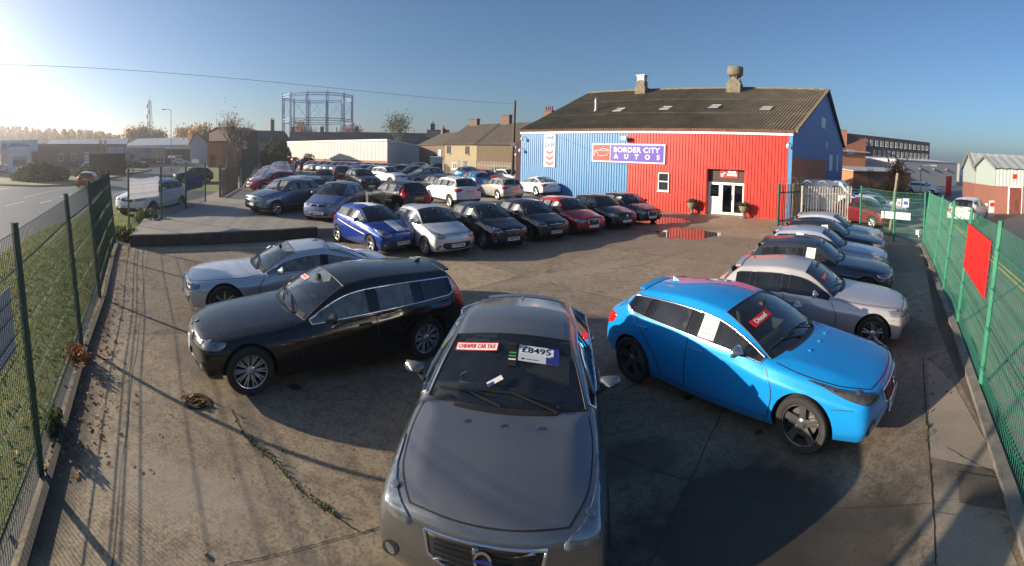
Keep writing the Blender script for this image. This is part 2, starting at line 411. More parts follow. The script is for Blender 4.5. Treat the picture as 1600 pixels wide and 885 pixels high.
        ic, iw, ib0, ib1, id1, irt, irb = (names.get(k, 0) for k in ('cowl', 'wt', 'b0', 'b1', 'd1', 'rt', 'rb'))
        c0, c1 = names.get('c0'), names.get('c1')
        for i in range(N - 1):
            for j in range(R):
                a, b = j, (j + 1) % R
                f = bm.faces.new((V[i][a], V[i+1][a], V[i+1][b], V[i][b])); t_ = 0
                if 6 <= j <= 9 and ic <= i < iw: t_ = 1
                elif 6 <= j <= 9 and irt <= i < irb: t_ = 3
                elif j in (4, 11) and ic <= i < id1:
                    if i == ib0: t_ = 4
                    elif c0 is not None and i == c0: t_ = 4
                    elif c1 is not None and i >= c1: t_ = 7
                    elif i >= ib1: t_ = 7 if p['doors'] == 2 else 2
                    else: t_ = 2
                elif j in (4, 11) and i == id1 and False: t_ = 4
                elif 16 <= j <= 23: t_ = 6
                elif p['lowtrim'] and (j == 0 or j == 15): t_ = 4
                f.material_index = t_
        # end caps as grids
        def cap(ring, xs, sgn, i_end):
            cols = [None] * 9; rows = []
            rows.append([ring[0]] + [ring[(16 + 7 - k)] for k in range(0, 7)][0:0] )
            topi = [ring[4]] + ring[5:12] + [ring[12]]
            # bottom interior indices 17..23 run right to left; left to right is 23..17
            boti = [ring[0]] + [ring[q] for q in range(23, 16, -1)] + [ring[16]]
            grid = [boti]
            for k in (1, 2, 3):
                l, r = ring[k], ring[16 - k]; row = [l]
                for c in range(1, 8):
                    fy = topi[c].co.y / topi[0].co.y
                    y = l.co.y * fy
                    base = l.co.x + sgn * abs(bow(xs)) * ((l.co.y / hw) ** 2.2 - (abs(y) / hw) ** 2.2)
                    row.append(bm.verts.new((base, y, l.co.z + .02 * (1 - fy * fy) * k / 4)))
                row.append(r); grid.append(row)
            grid.append(topi)
            for a in range(4):
                for c in range(8):
                    q = (grid[a][c], grid[a][c+1], grid[a+1][c+1], grid[a+1][c])
                    f = bm.faces.new(q); f.material_index = 0
                    if p['lowtrim'] and a == 0: f.material_index = 4
        cap(V[0], 0, 1, 0); cap(V[-1], L, -1, N-1)
        bmesh.ops.recalc_face_normals(bm, faces=bm.faces)
        bm.edges.ensure_lookup_table()
        def crease(a, b, val):
            e = bm.edges.get((a, b))
            if e: e[cl] = max(e[cl], val)
        for i in range(N - 1):
            x = st[i][0]
            for j in (4, 12): crease(V[i][j], V[i+1][j], .55 if x < p['xcowl'] - .1 else .35)
            for j in (6, 10): crease(V[i][j], V[i+1][j], .45 if x >= p['xcowl'] else (.75 if x > .1 else .0))
            for j in (0, 16): crease(V[i][j], V[i+1][j], .5)
            for j in (3, 13): crease(V[i][j], V[i+1][j], .6)
        for ii, val, js in ((ic, .7, range(5, 11)), (iw, .3, range(5, 11)), (irt, .7, range(5, 11)), (irb, .5, range(5, 11)), (0, .25, range(4, 12)), (N-1, .4, range(3, 13)), (0, .4, range(16, 24)), (N-1, .4, range(16, 24))):
            for j in js: crease(V[ii][j], V[ii][(j+1) % R], val)
        me = bpy.data.meshes.new('shell'); bm.to_mesh(me); bm.free()
        s.tagmats = [bpy.data.materials.get('tag_%s' % t) or bpy.data.materials.new('tag_%s' % t) for t in TAGS]
        for m_ in s.tagmats: me.materials.append(m_)
        ob = bpy.data.objects.new('shell', me); COL.objects.link(ob)
        md = ob.modifiers.new('s', 'SUBSURF'); md.levels = 2 ; md.render_levels = 2; md.use_limit_surface = False; md.boundary_smooth = 'PRESERVE_CORNERS'
        dg = bpy.context.evaluated_depsgraph_get(); dg.update()
        smooth_me = bpy.data.meshes.new_from_object(ob.evaluated_get(dg))
        b2 = bmesh.new(); b2.from_mesh(smooth_me); s.bvh = BVHTree.FromBMesh(b2); b2.free()
        ob.modifiers.clear(); ob.data = smooth_me
        # wheel arches
        cut = MB(); ra = p['wr'] + .05; na = 40
        for ax in (p['wb'] / 2, -p['wb'] / 2):
            for sg in (1, -1):
                y0, y1 = sorted((sg * (hw - .24), sg * (hw + .3)))
                vs = []
                for y in (y0, y1):
                    for k in range(na): vs.append((ax + ra * math.cos(2*PI*k/na), y, p['wr'] + ra * math.sin(2*PI*k/na)))
                fs = [tuple(range(na)), tuple(reversed(range(na, 2*na)))] + [(k, na + k, na + (k+1) % na, (k+1) % na) for k in range(na)]
                cut.add(vs, fs, 5)
        co = cut.build('cut', s.tagmats)
        bo = ob.modifiers.new('b', 'BOOLEAN'); bo.operation = 'DIFFERENCE'; bo.object = co; bo.solver = 'EXACT'
        try: bo.material_mode = 'INDEX'
        except Exception: pass
        dg = bpy.context.evaluated_depsgraph_get(); dg.update()
        res = bpy.data.meshes.new_from_object(ob.evaluated_get(dg))
        bpy.data.objects.remove(ob); bpy.data.objects.remove(co)
        s.mesh = res; s.names = names; s.hw = hw
    # --- splitting
    def split(s):
        """returns {part key: mesh} with windows and pillars as meshes of their own"""
        me = s.mesh; co = [v.co.copy() for v in me.vertices]; groups = {}
        for poly in me.polygons:
            t = poly.material_index; cy = sum(co[i].y for i in poly.vertices) / len(poly.vertices)
            cx = s.x0 - sum(co[i].x for i in poly.vertices) / len(poly.vertices); B_, C_ = s.p['xB'], s.p['xC'] or 9
            if t in (2, 7): key = ('glass', t, (1 if cy > 0 else -1) * (1 if cx < B_ else 2))
            elif t in (1, 3): key = ('glass', t, 0)
            elif t == 4: key = ('trim', 4, 0 if s.p['lowtrim'] and sum(co[i].z for i in poly.vertices) / len(poly.vertices) < .8 else (1 if cy > 0 else -1) * (1 if cx < (B_ + min(C_, B_ + 2)) / 2 else 2))
            else: key = ('body', 0, 0)
            groups.setdefault(key, []).append((tuple(poly.vertices), {0: 0, 5: 1, 6: 2}.get(t, 0)))
        return co, groups
    def snap(s, q, off=0.0):
        loc, nor, _, _ = s.bvh.find_nearest(Vector(q))
        c = Vector((0, 0, .6)); 
        if nor.dot(loc - Vector((loc.x * .6, 0, .5))) < 0: nor = -nor
        return loc + nor * off, nor
    def P(s, u, y, z):
        """u metres behind the nose, y as a share of the half width"""
        return Vector((s.x0 - u, y * s.hw, z))
    def patch(s, mb, pts, off=.004, rings=4, n=5, m=0, smooth=True):
        ring = closed_curve(pts, n) if smooth else [a.lerp(b, j / n) for a, b in zip([Vector(p) for p in pts], [Vector(p) for p in pts[1:] + pts[:1]]) for j in range(n)]
        c = sum(ring, Vector()) / len(ring); k = len(ring); vs = [s.snap(c, off)[0]]; fs = []
        fr = [(i + 1) / rings * .975 for i in range(rings)] + [1.0]
        for q, f in enumerate(fr):
            for v in ring: vs.append(s.snap(c.lerp(v, f), off if q < rings else -.003)[0])
        for j in range(k): fs.append((0, 1 + j, 1 + (j+1) % k))
        for q in range(len(fr) - 1):
            for j in range(k):
                a, b = 1 + q*k + j, 1 + q*k + (j+1) % k
                fs.append((a, a + k, b + k, b))
        mb.add(vs, fs, m)
    def seam(s, mb, pts, w=.006, off=.0022, n=6, m=0, smooth=True):
        line = open_curve(pts, n) if smooth else [Vector(a).lerp(Vector(b), j / n) for a, b in zip(pts, pts[1:]) for j in range(n)] + [Vector(pts[-1])]
        sn = [s.snap(v, off) for v in line]; vs = []; fs = []
        for i, (v, nr) in enumerate(sn):
            t = sn[min(i+1, len(sn)-1)][0] - sn[max(i-1, 0)][0]
            if t.length < 1e-6: t = Vector((1, 0, 0))
            sd = nr.cross(t).normalized() * (w / 2)
            vs += [v - sd, v + sd, v + sd - nr * (off + .004), v - sd - nr * (off + .004)]
        for i in range(len(sn) - 1):
            a = 4*i
            for q in range(4): fs.append((a + q, a + 4 + q, a + 4 + (q+1) % 4, a + (q+1) % 4))
        mb.add(vs, fs, m)

def mirror_pts(pts): return [Vector((p.x, -p.y, p.z)) for p in pts]

_wheel_cache = {}
def wheel_meshes(wr, style, width=.20, lo=False):
    """wheel with its outer face on +Y; returns meshes for drum, tyre and rim"""
    key = (wr, style, lo)
    if key in _wheel_cache: return _wheel_cache[key]
    n = 20 if lo else 40; rr = wr * (.70 if style != 'big' else .74); h = width / 2
    tb = MB(); prof = [(rr, -h + .01), (wr * .93, -h), (wr * .985, -h + .02), (wr, -h + .045)]
    if not lo:
        for q in (-.045, -.015, .015, .045): prof += [(wr, q - .006), (wr - .007, q - .004), (wr - .007, q + .004), (wr, q + .006)]
    prof += [(wr, h - .045), (wr * .985, h - .02), (wr * .93, h), (rr + .02, h - .004), (rr + .004, h - .012), (rr, h - .03), (rr, -h + .01)]
    tb.lathe(prof, n, 'Y')
    db = MB(); db.lathe([(0, -.02), (rr * .70, -.02), (rr * .70, 0.0), (0, 0.0)], n, 'Y', m=0); db.lathe([(rr * .985, -h + .012), (rr * .985, .0)], n, 'Y', m=1)
    db.lathe([(0, -h + .03), (rr * .985, -h + .03)], n, 'Y', m=1)
    if not lo: db.cbox((rr * .48, .012, .0), (.12, .05, .16), 1)
    rb = MB(); yo = h - .03
    rb.lathe([(rr, h - .018), (rr - .006, h - .010), (rr - .016, h - .014), (rr - .022, yo - .03), (rr - .026, -.03)], n, 'Y')
    rb.lathe([(.0, yo - .004), (.028, yo - .004), (.034, yo - .012), (.062, yo - .022), (.072, yo - .045), (.07, -.01)], max(12, n // 2), 'Y')
    def spoke(a0, a1, w0, w1, y0=yo - .026, y1=yo - .006, th=.026):
        i0 = Vector((math.cos(a0) * .05, 0, math.sin(a0) * .05)); o0 = Vector((math.cos(a1) * (rr - .012), 0, math.sin(a1) * (rr - .012)))
        d = (o0 - i0).normalized(); sd = Vector((-d.z, 0, d.x)); mid = (i0 + o0) / 2
        vs = []
        for c, w, y in ((i0, w0, y0), (mid, (w0 + w1) / 2, (y0 + y1) / 2 + .002), (o0, w1, y1)):
            for sg, dy in ((-1, -.004), (-.55, 0), (.55, 0), (1, -.004)): vs.append(c + sd * (sg * w / 2) + Vector((0, y + dy, 0)))
            for sg in (1, -1): vs.append(c + sd * (sg * w / 2) + Vector((0, y - th, 0)))
        fs = []
        for i in range(2):
            for q in range(6): fs.append((i*6 + q, (i+1)*6 + q, (i+1)*6 + (q+1) % 6, i*6 + (q+1) % 6))
        rb.add(vs, fs)
    if style == 'multi':
        for k in range(10):
            a = 2*PI*k/10
            spoke(a, a - .11, .020, .022); spoke(a, a + .11, .020, .022)
    elif style == 'five':
        for k in range(5):
            a = 2*PI*k/5 + PI/2; spoke(a, a + .10, .075, .060)
    elif style == 'big':
        for k in range(5):
            a = 2*PI*k/5 + PI/2; spoke(a, a + .16, .085, .035); spoke(a, a - .06, .06, .05, th=.03)
    elif style == 'double':
        for k in range(5):
            a = 2*PI*k/5 + PI/2; spoke(a - .08, a - .15, .034, .030); spoke(a + .08, a + .15, .034, .030)
    else:
        for k in range(7):
            a = 2*PI*k/7 + PI/2; spoke(a, a, .052, .040)
    out = (db, tb, rb); _wheel_cache[key] = out; return out

_wm = {}
def wheel_proto(parent, wr, style, rimmat, lo=False):
    key = (wr, style, rimmat.name, lo)
    if key not in _wm:
        db, tb, rb = wheel_meshes(wr, style, lo=lo)
        a = db.build('wheel', [M['disc'], M['liner']], smooth=True, auto=35); b = tb.build('tyre', M['rubber'], smooth=True, auto=40); c = rb.build('rim', rimmat, smooth=True, auto=35)
        _wm[key] = (a.data, b.data, c.data)
        for o in (a, b, c): bpy.data.objects.remove(o)
    da, dt, dr = _wm[key]
    o = bpy.data.objects.new('wheel', da); COL.objects.link(o); o.parent = parent
    for nm, d in (('tyre', dt), ('rim', dr)):
        c = bpy.data.objects.new(nm, d); COL.objects.link(c); c.parent = o
    return o

SHELLS = {}
def shell(typ):
    if typ not in SHELLS: SHELLS[typ] = Shell(typ)
    return SHELLS[typ]

def set_face(front, p, P, s, style):
    """lamp and grille outlines of the different noses; points are (metres behind nose, share of half width, height)"""
    zn = p['znose']
    if style == 'volvo':
        lamp = [P(.06, .62, zn-.12), P(.05, .60, zn-.05), P(.20, .73, zn+.035), P(.50, .87, zn+.105), P(.86, .935, zn+.17), P(.62, .965, zn+.065), P(.34, .94, zn-.03), P(.16, .80, zn-.12)]
        grille = [P(.0, -.47, zn-.07), P(.0, .47, zn-.07), P(.0, .42, zn-.23), P(.0, .24, zn-.285), P(.0, -.24, zn-.285), P(.0, -.42, zn-.23)]
        low = [P(0, -.50, .36), P(0, .50, .36), P(0, .58, .25), P(0, -.58, .25)]
    elif style == 'bmw':
        lamp = [P(.04, .46, zn-.12), P(.03, .44, zn-.04), P(.12, .62, zn+.005), P(.30, .84, zn+.04), P(.46, .93, zn+.05), P(.38, .96, zn-.06), P(.18, .82, zn-.12), P(.06, .62, zn-.13)]
        grille = [P(0, .05, zn-.03), P(0, .24, zn-.03), P(0, .30, zn-.08), P(0, .26, zn-.17), P(0, .08, zn-.17), P(0, .045, zn-.10)]
        low = [P(0, -.62, .38), P(0, .62, .38), P(0, .66, .26), P(0, -.66, .26)]
    elif style == 'audi':
        lamp = [P(.04, .50, zn-.16), P(.03, .46, zn-.06), P(.10, .66, zn-.01), P(.26, .86, zn+.02), P(.36, .93, zn+.01), P(.34, .95, zn-.08), P(.14, .80, zn-.16), P(.06, .62, zn-.18)]
        grille = [P(0, -.30, zn-.03), P(0, .30, zn-.03), P(0, .34, zn-.14), P(0, .24, zn-.38), P(0, -.24, zn-.38), P(0, -.34, zn-.14)]
        low = [P(.05, .50, .38), P(.1, .82, .38), P(.1, .80, .27), P(.05, .52, .25)]
    elif style == 'ford':
        lamp = [P(.06, .52, zn-.14), P(.06, .50, zn-.06), P(.24, .64, zn+.03), P(.55, .82, zn+.11), P(.72, .90, zn+.14), P(.52, .93, zn+.02), P(.28, .88, zn-.08), P(.12, .74, zn-.15)]
        grille = [P(0, -.60, .50), P(0, .60, .50), P(0, .68, .38), P(0, .50, .25), P(0, -.50, .25), P(0, -.68, .38)]
        low = None
    elif style == 'suv':
        lamp = [P(.05, .50, zn-.15), P(.05, .48, zn-.06), P(.14, .66, zn-.01), P(.34, .86, zn+.03), P(.46, .93, zn+.03), P(.40, .96, zn-.07), P(.18, .82, zn-.15), P(.08, .64, zn-.17)]
        grille = [P(0, -.42, zn-.05), P(0, .42, zn-.05), P(0, .36, zn-.20), P(0, -.36, zn-.20)]
        low = [P(0, -.55, .46), P(0, .55, .46), P(0, .62, .33), P(0, -.62, .33)]
    else:
        lamp = [P(.06, .56, zn-.13), P(.05, .52, zn-.04), P(.20, .68, zn+.03), P(.45, .86, zn+.09), P(.56, .92, zn+.09), P(.44, .96, zn-.01), P(.20, .86, zn-.12), P(.10, .70, zn-.15)]
        grille = [P(0, -.44, zn-.07), P(0, .44, zn-.07), P(0, .40, zn-.16), P(0, -.40, zn-.16)]
        low = [P(0, -.48, .42), P(0, .48, .42), P(0, .56, .26), P(0, -.56, .26)]
    return lamp, grille, low

def make_car(typ, face, paintmat, glass='glass_side', wheel='seven', rim='alloy', chrome=False, detail=2, privacy=False, interior='interior', lampmat='lamp', plate=None, stripes=None, roofmat=None, mirror=None, name='parked_car', fin=True, rails=False, tail='side'):
    s = shell(typ); p = s.p; hw = s.hw; P = s.P; L = p['L']
    root = empty(name)
    co, groups = s.split(); bodyob = None; x_w = p['wb'] / 2
    for key, faces in groups.items():
        used = sorted({i for f, _ in faces for i in f}); ix = {q: k for k, q in enumerate(used)}
        mb = MB(); mb.v = [tuple(co[q]) for q in used]; mb.f = [tuple(ix[i] for i in f) for f, _ in faces]; mb.m = [m_ for _, m_ in faces]
        kind, t, sg = key
        if kind == 'body': bodymb = mb; continue
        elif kind == 'trim': o = mb.build('window_pillar' if sg else 'body_cladding', M['gloss_black'] if sg else M['trim'], root, smooth=True, auto=50)
        else:
            gm = M['glass'] if t in (1,) else M['glass_privacy'] if (privacy and t in (3, 7)) or (privacy == 2) else M[glass] if t != 3 else M['glass']
            o = mb.build({1: 'windscreen', 3: 'rear_window', 2: 'side_window', 7: 'side_window'}[t], gm, root, smooth=True, auto=50)
            # rubber or bright seal round the pane
            bm = bmesh.new(); bm.from_mesh(o.data); be = [e for e in bm.edges if e.is_boundary]
            sb = MB(); r = .011 if detail >= 2 else .014
            if (detail >= 1):
                lon = {}
                for e in be:
                    for v in e.verts: lon.setdefault(v.index, []).append(e)
                for e in be:
                    a, b = e.verts[0].co, e.verts[1].co; d = (b - a)
                    sb.tube([a - d * .05, b + d * .05], r, 4, caps=False)
                mt = M['trim']
                if sb.v: sb.build('window_seal', mt, o, smooth=True)
            bm.free()
    if chrome:
        for sg in (1, -1):
            cnt = {}
            for key, faces in groups.items():
                if (key[0] == 'glass' and key[1] in (2, 7) and key[2] * sg > 0) or (key[0] == 'trim' and key[2] * sg > 0):
                    for f, _ in faces:
                        for i in range(len(f)): e_ = tuple(sorted((f[i], f[(i+1) % len(f)]))); cnt[e_] = cnt.get(e_, 0) + 1
            cb_ = MB()
            for (i, j), n_ in cnt.items():
                if n_ == 1: a_, b_ = co[i], co[j]; d_ = b_ - a_; cb_.tube([a_ - d_ * .05, b_ + d_ * .05], .015, 5, caps=False)
            if cb_.v: cb_.build('window_line_trim', M['chrome'], root, smooth=True)
    front = P(0, 0, 0)
    lamp, grille, low = set_face(front, p, P, s, face)
    n = 5 if detail >= 2 else 3
    for mir in (False, True):
        pts = mirror_pts(lamp) if mir else lamp
        mb = MB(); s.patch(mb, pts, .006 if face != 'volvo' else .012, (7 if face == 'volvo' else 4) if detail >= 2 else 2, n); h = mb.build('headlight', M[lampmat], root, smooth=True)
        if detail >= 2:
            c = sum(pts, Vector()) / len(pts); rb = MB()
            for off_, r_ in ((Vector((.05, -.03 if not mir else .03, -.01)), .036), (Vector((-.07, .03 if not mir else -.03, .012)), .030))[:1 if face == 'volvo' else 2]:
                q, nr = s.snap(c + off_, .010 if face != 'volvo' else .015)
                u = nr.orthogonal().normalized(); w_ = nr.cross(u); k = 14
                for rr, dd, dn in ((r_, 0, 0),):
                    ring = [q + (u * math.cos(2*PI*j/k) + w_ * math.sin(2*PI*j/k)) * rr for j in range(k)]
                    inn = [q + nr * .004 + (u * math.cos(2*PI*j/k) + w_ * math.sin(2*PI*j/k)) * rr * .72 for j in range(k)]
                    rb.add(ring + inn + [q - nr * .002], [(j, (j+1) % k, k + (j+1) % k, k + j) for j in range(k)] + [(k + j, k + (j+1) % k, 2*k) for j in range(k)])
            rb.build('reflector', M['lamp_inner'], h, smooth=True)
    gb = MB()
    if face == 'bmw':
        for mir in (False, True):
            g2 = MB(); s.patch(g2, mirror_pts(grille) if mir else grille, .012, 3, 4); s.seam(g2, [(v) for v in closed_curve(mirror_pts(grille) if mir else grille, 4)] + [(mirror_pts(grille) if mir else grille)[0]], .016, .016, 1, 1, False)
            g2.build('grille', [M['trim'], M['chrome']], root, smooth=True)
    else:
        s.patch(gb, grille, .008, 3, 5, smooth=False)
        if detail >= 1:
            if face in ('volvo', 'audi', 'suv'): s.seam(gb, grille + [grille[0]], .022 if face != 'suv' else .016, .014, 6, 1, False)
            zs = [g.z for g in grille]
            for k in range(1, 6 if detail >= 2 else 3):
                z = min(zs) + (max(zs) - min(zs)) * k / (6 if detail >= 2 else 3); yy = .40 if face != 'ford' else .44
                if face == 'audi': yy = .27
                s.seam(gb, [P(0, -yy * .93, z), P(0, 0, z), P(0, yy * .93, z)], .008, .014, 5, 2)
            if face == 'ford': s.seam(gb, [P(0, -.34, zn_ := p['znose'] - .055), P(0, 0, zn_ - .012), P(0, .34, zn_)], .028, .010, 5, 1)
        gb.build('grille', [M['trim'], M['chrome'], M['gloss_black']], root, smooth=True)
    if low:
        if face == 'audi':
            for mir in (False, True):
                lb = MB(); s.patch(lb, mirror_pts(low) if mir else low, .006, 2, 4, smooth=False); lb.build('bumper_intake', M['trim'], root, smooth=True)
        else:
            lb = MB(); s.patch(lb, low, .006, 3, 5, smooth=False); lb.build('bumper_intake', M['trim'], root, smooth=True)
    if detail >= 1:
        for mir in (1, -1):
            q, nr = s.snap(P(.12, .76 * mir, p['zb'] + .16), .006)
            fb = MB(); u = nr.orthogonal().normalized(); w_ = nr.cross(u); k = 12
            fb.add([q + (u * math.cos(2*PI*j/k) + w_ * math.sin(2*PI*j/k)) * .045 for j in range(k)] + [q + nr * .006], [(j, (j+1) % k, k) for j in range(k)])
            fb.add([q - nr * .004 + (u * math.cos(2*PI*j/k) * 1.9 + w_ * math.sin(2*PI*j/k)) * .055 for j in range(k)] + [q + nr * .0015], [(j, (j+1) % k, k) for j in range(k)], 1)
            fb.build('fog_light', [M['lamp'], M['trim']], root, smooth=True)
    # emblem
    q, nr = s.snap(P(0, 0, p['znose'] - .055 if face in ('bmw',) else p['znose'] - (.16 if face == 'volvo' else .10)), .022 if face != 'bmw' else .008)
    if face == 'bmw': q, nr = s.snap(P(.10, 0, p['znose'] + .03), .006)
    if face == 'ford': q, nr = s.snap(P(.02, 0, p['znose'] - .05), .016)
    if detail >= 1:
        eb = MB(); side = Vector((0, 1, 0)); upv = nr.cross(side).normalized() * (-1)
        if upv.z < 0: upv = -upv
        k = 24
        def disc(rx, rz, d, m, rin=0.0):
            o_ = [q + nr * d + side * rx * math.cos(2*PI*j/k) + upv * rz * math.sin(2*PI*j/k) for j in range(k)]
            if rin: 
                i_ = [q + nr * d + side * rx * rin * math.cos(2*PI*j/k) + upv * rz * rin * math.sin(2*PI*j/k) for j in range(k)]
                b_ = [v - nr * .012 for v in o_]
                eb.add(o_ + i_ + b_, [(j, (j+1) % k, k + (j+1) % k, k + j) for j in range(k)] + [(j, 2*k + j, 2*k + (j+1) % k, (j+1) % k) for j in range(k)], m)
            else: eb.add(o_ + [q + nr * d] + [v - nr * .012 for v in o_], [(j, (j+1) % k, k) for j in range(k)] + [(j, k+1+j, k+1+(j+1) % k, (j+1) % k) for j in range(k)], m)
        if face == 'volvo':
            disc(.062, .062, .010, 0, .72); disc(.046, .046, .002, 2)
            eb.bar(q - side*.058 + nr*.014, q + side*.058 + nr*.014, .026, .006, 1)
            d_ = (upv - side).normalized(); eb.bar(q + d_ * .055 + nr*.008, q + d_ * .092 + nr*.008, .016, .010, 0)
            eb.bar(q + d_ * .092 - side * .005, q + d_ * .092 + side * .035, .014, .010, 0); eb.bar(q + d_ * .092 + upv * .005, q + d_ * .092 - upv * .035, .014, .010, 0)
            a_ = s.snap(P(0, -.38, p['znose'] - .245), .02)[0]; b_ = s.snap(P(0, .38, p['znose'] - .085), .02)[0]
            eb.bar(a_ , a_.lerp(b_, .44), .018, .006, 0); eb.bar(a_.lerp(b_, .56), b_, .018, .006, 0)
            eb.build('grille_emblem', [M['chrome'], M['navy_print'], M['trim']], root, smooth=True, auto=40)
        elif face == 'bmw':
            disc(.041, .041, .006, 0, .7); disc(.030, .030, .005, 1)
            for a0 in (0, PI):
                vs = [q + nr * .0075] + [q + nr * .0075 + side * .028 * math.cos(a0 + PI/2*j/5) + upv * .028 * math.sin(a0 + PI/2*j/5) for j in range(6)]
                eb.add(vs, [(0, j, j+1) for j in range(1, 6)], 2)
            eb.build('bonnet_emblem', [M['trim'], M['white_print'], M['plate_blue']], root)
        elif face == 'ford':
            disc(.075, .03, .008, 0, .8); disc(.062, .025, .006, 1); eb.build('bonnet_emblem', [M['chrome'], M['plate_blue']], root)
        elif face == 'audi':
            for y_ in (-.105, -.035, .035, .105):
                o_ = [q + nr*.008 + side * (y_ + .045 * math.cos(2*PI*j/k)) + upv * .045 * math.sin(2*PI*j/k) for j in range(k + 1)]
                eb.tube(o_, .006, 4, 0, False)
            eb.build('grille_emblem', [M['chrome']], root)
        else:
            disc(.05, .045, .008, 0); eb.build('grille_emblem', [M['chrome']], root)
    # tail lamps
    zt = p['ztail']
    for mir in (1, -1):
        if tail == 'tall': pts = [P(L-.02, .80, zt-.12), P(L-.05, .62, zt-.02), P(L-.22, .66, zt+.05), P(L-.42, .70, zt+.24), P(L-.50, .78, zt+.22), P(L-.42, .92, zt-.02), P(L-.25, .95, zt-.16), P(L-.10, .90, zt-.22)]
        else: pts = [P(L-.04, .52, zt-.13), P(L-.04, .54, zt-.04), P(L-.12, .80, zt-.02), P(L-.36, .95, zt-.03), P(L-.42, .98, zt-.07), P(L-.34, .98, zt-.20), P(L-.16, .90, zt-.24), P(L-.06, .70, zt-.20)]
        pts = pts if mir == 1 else mirror_pts(pts)
        mb = MB(); s.patch(mb, pts, .008, 3, 4); mb.build('tail_light', M['tail'], root, smooth=True)
    # seams
    sm = MB(); zbm = p['zb'] + .06; xc, B, C = p['xcowl'], p['xB'], p['xC']
    if detail >= 1:
        bl = lambda x: float(np.interp(x, [0, xc, L], [p['belt0'] - .1, p['belt0'], p['belt1']]))
        for mir in (1, -1):
            s.seam(sm, [P(xc + .12, mir * .98, zbm + .05), P(xc + .06, mir, zbm + .35), P(xc + .16, mir * .97, bl(xc) - .06)], .013)
            s.seam(sm, [P(B + .06, mir * .98, zbm + .03), P(B + .05, mir, .6), P(B + .02, mir * .95, bl(B) - .01)], .013)
            s.seam(sm, [P(xc + .12, mir * .98, zbm + .05), P(B + .06, mir * .98, zbm + .03)], .008)
            if C:
                rwx = p['fo'] + p['wb']
                s.seam(sm, [P(B + .06, mir * .98, zbm + .03), P(rwx - .62, mir * .98, zbm + .03)], .008)
                s.seam(sm, [P(rwx - .62, mir * .98, zbm + .03), P(rwx - .42, mir, .62), P(C + .12, mir * .97, bl(C) - .12), P(C + .16, mir * .95, bl(C) + .0)], .013)
            s.seam(sm, [P(.16, mir * .62, p['znose'] + .02), P(.5, mir * .80, p['znose'] + .10), P(xc - .3, mir * .86, p['zcowl'] - .08), P(xc + .06, mir * .84, p['zcowl'] - .03)], .013)
            s.seam(sm, [P(.30, mir * .99, p['znose'] - .14), P(p['fo'] - .36, mir, p['znose'] - .16)], .006)
        s.seam(sm, [P(.16, -.62, p['znose'] + .02), P(.10, -.3, p['znose'] + .01), P(.08, 0, p['znose'] + .01), P(.10, .3, p['znose'] + .01), P(.16, .62, p['znose'] + .02)], .013)
        s.seam(sm, [P(L, -.80, zt-.30), P(L, 0, zt - .32), P(L, .80, zt-.30)], .008)
        # handles
        for mir in (1, -1):
            for hx in ([B - .16] + ([C + .02] if C else [])):
                q, nr = s.snap(P(hx, mir, bl(hx) - .12), .0)
                hb = MB(); a_ = q + nr * .030; hb.tube([q + Vector((.10, 0, 0)), a_ + Vector((.075, 0, 0)), a_ - Vector((.075, 0, 0)), q - Vector((.10, 0, 0))], .013, 6)
                hb.build('door_handle', M['chrome'] if rim == 'chromehandle' else paintmat, root, smooth=True)
    bodymb.add(sm.v, sm.f, 2)
    bodymb.build('body', [paintmat, M['liner'], M['trim']], root, smooth=True, auto=50)
    # cowl, wipers, washer jets
    cb = MB(); s.seam(cb, [P(xc + .14, -.74, p['zcowl']), P(xc + .03, -.4, p['zcowl']), P(xc - .01, 0, p['zcowl']), P(xc + .03, .4, p['zcowl']), P(xc + .14, .74, p['zcowl'])], .10 if detail >= 2 else .08, .006, 5)
    cb.build('scuttle_panel', M['trim'], root)
    if detail >= 1:
        for y0, y1, u1 in ((.52, -.28, .13), (-.04, -.72, .15)):
            wb_ = MB(); a_ = s.snap(P(xc + .03, y0, p['zcowl']), .02)[0]; c_ = s.snap(P(xc + .14, (y0 + y1) / 2 - .05, p['zcowl'] + .1), .03)[0]; b_ = s.snap(P(xc + u1 + .02, y1, p['zcowl'] + .1), .015)[0]; d_ = s.snap(P(xc + .10, y0 - .05, p['zcowl'] + .08), .012)[0]
            wb_.tube([a_, c_], .011, 4); wb_.tube([d_, c_ - Vector((0, 0, .01)), b_], .009, 4); wb_.build('wiper', M['trim'], root)
    if detail >= 2 and face == 'volvo':
        for y0 in (-.34, 0, .34):
            q, nr = s.snap(P(xc - .22 + .05 * abs(y0), y0, p['zcowl']), .0); jb = MB(); jb.cbox(q + nr * .008, (.04, .022, .014)); jb.build('washer_jet', paintmat if face == 'volvo' else M['trim'], root)
    # mirrors
    for mir in (1, -1):
        c = P(xc + .46, mir * 1.0, p['belt0'] + .09) + Vector((0, mir * .06, 0)); mb = MB(); k = 12
        prof = [(0, 0), (.055, .55), (.085, .9), (.10, 1.0), (.115, .96), (.118, 0.0)]
        rings = []
        for d, f in prof: rings.append([c + Vector((.06 - d, (.112 * f) * math.copysign(abs(math.cos(2*PI*j/k)) ** .75, math.cos(2*PI*j/k)), (.066 * f) * math.copysign(abs(math.sin(2*PI*j/k)) ** .75, math.sin(2*PI*j/k)))) for j in range(k)])
        vs = [v for r_ in rings for v in r_]; fs = [(i*k + j, i*k + (j+1) % k, (i+1)*k + (j+1) % k, (i+1)*k + j) for i in range(len(prof)-1) for j in range(k)]
        mb.add(vs, fs, 0)
        foot = P(xc + .44, mir * .93, p['belt0'] + .01)
        mb.tube([foot, c + Vector((-.03, -mir * .05, -.05))], .026, 6, 1)
        o = mb.build('door_mirror', [mirror or paintmat, M['trim']], root, smooth=True, auto=50)
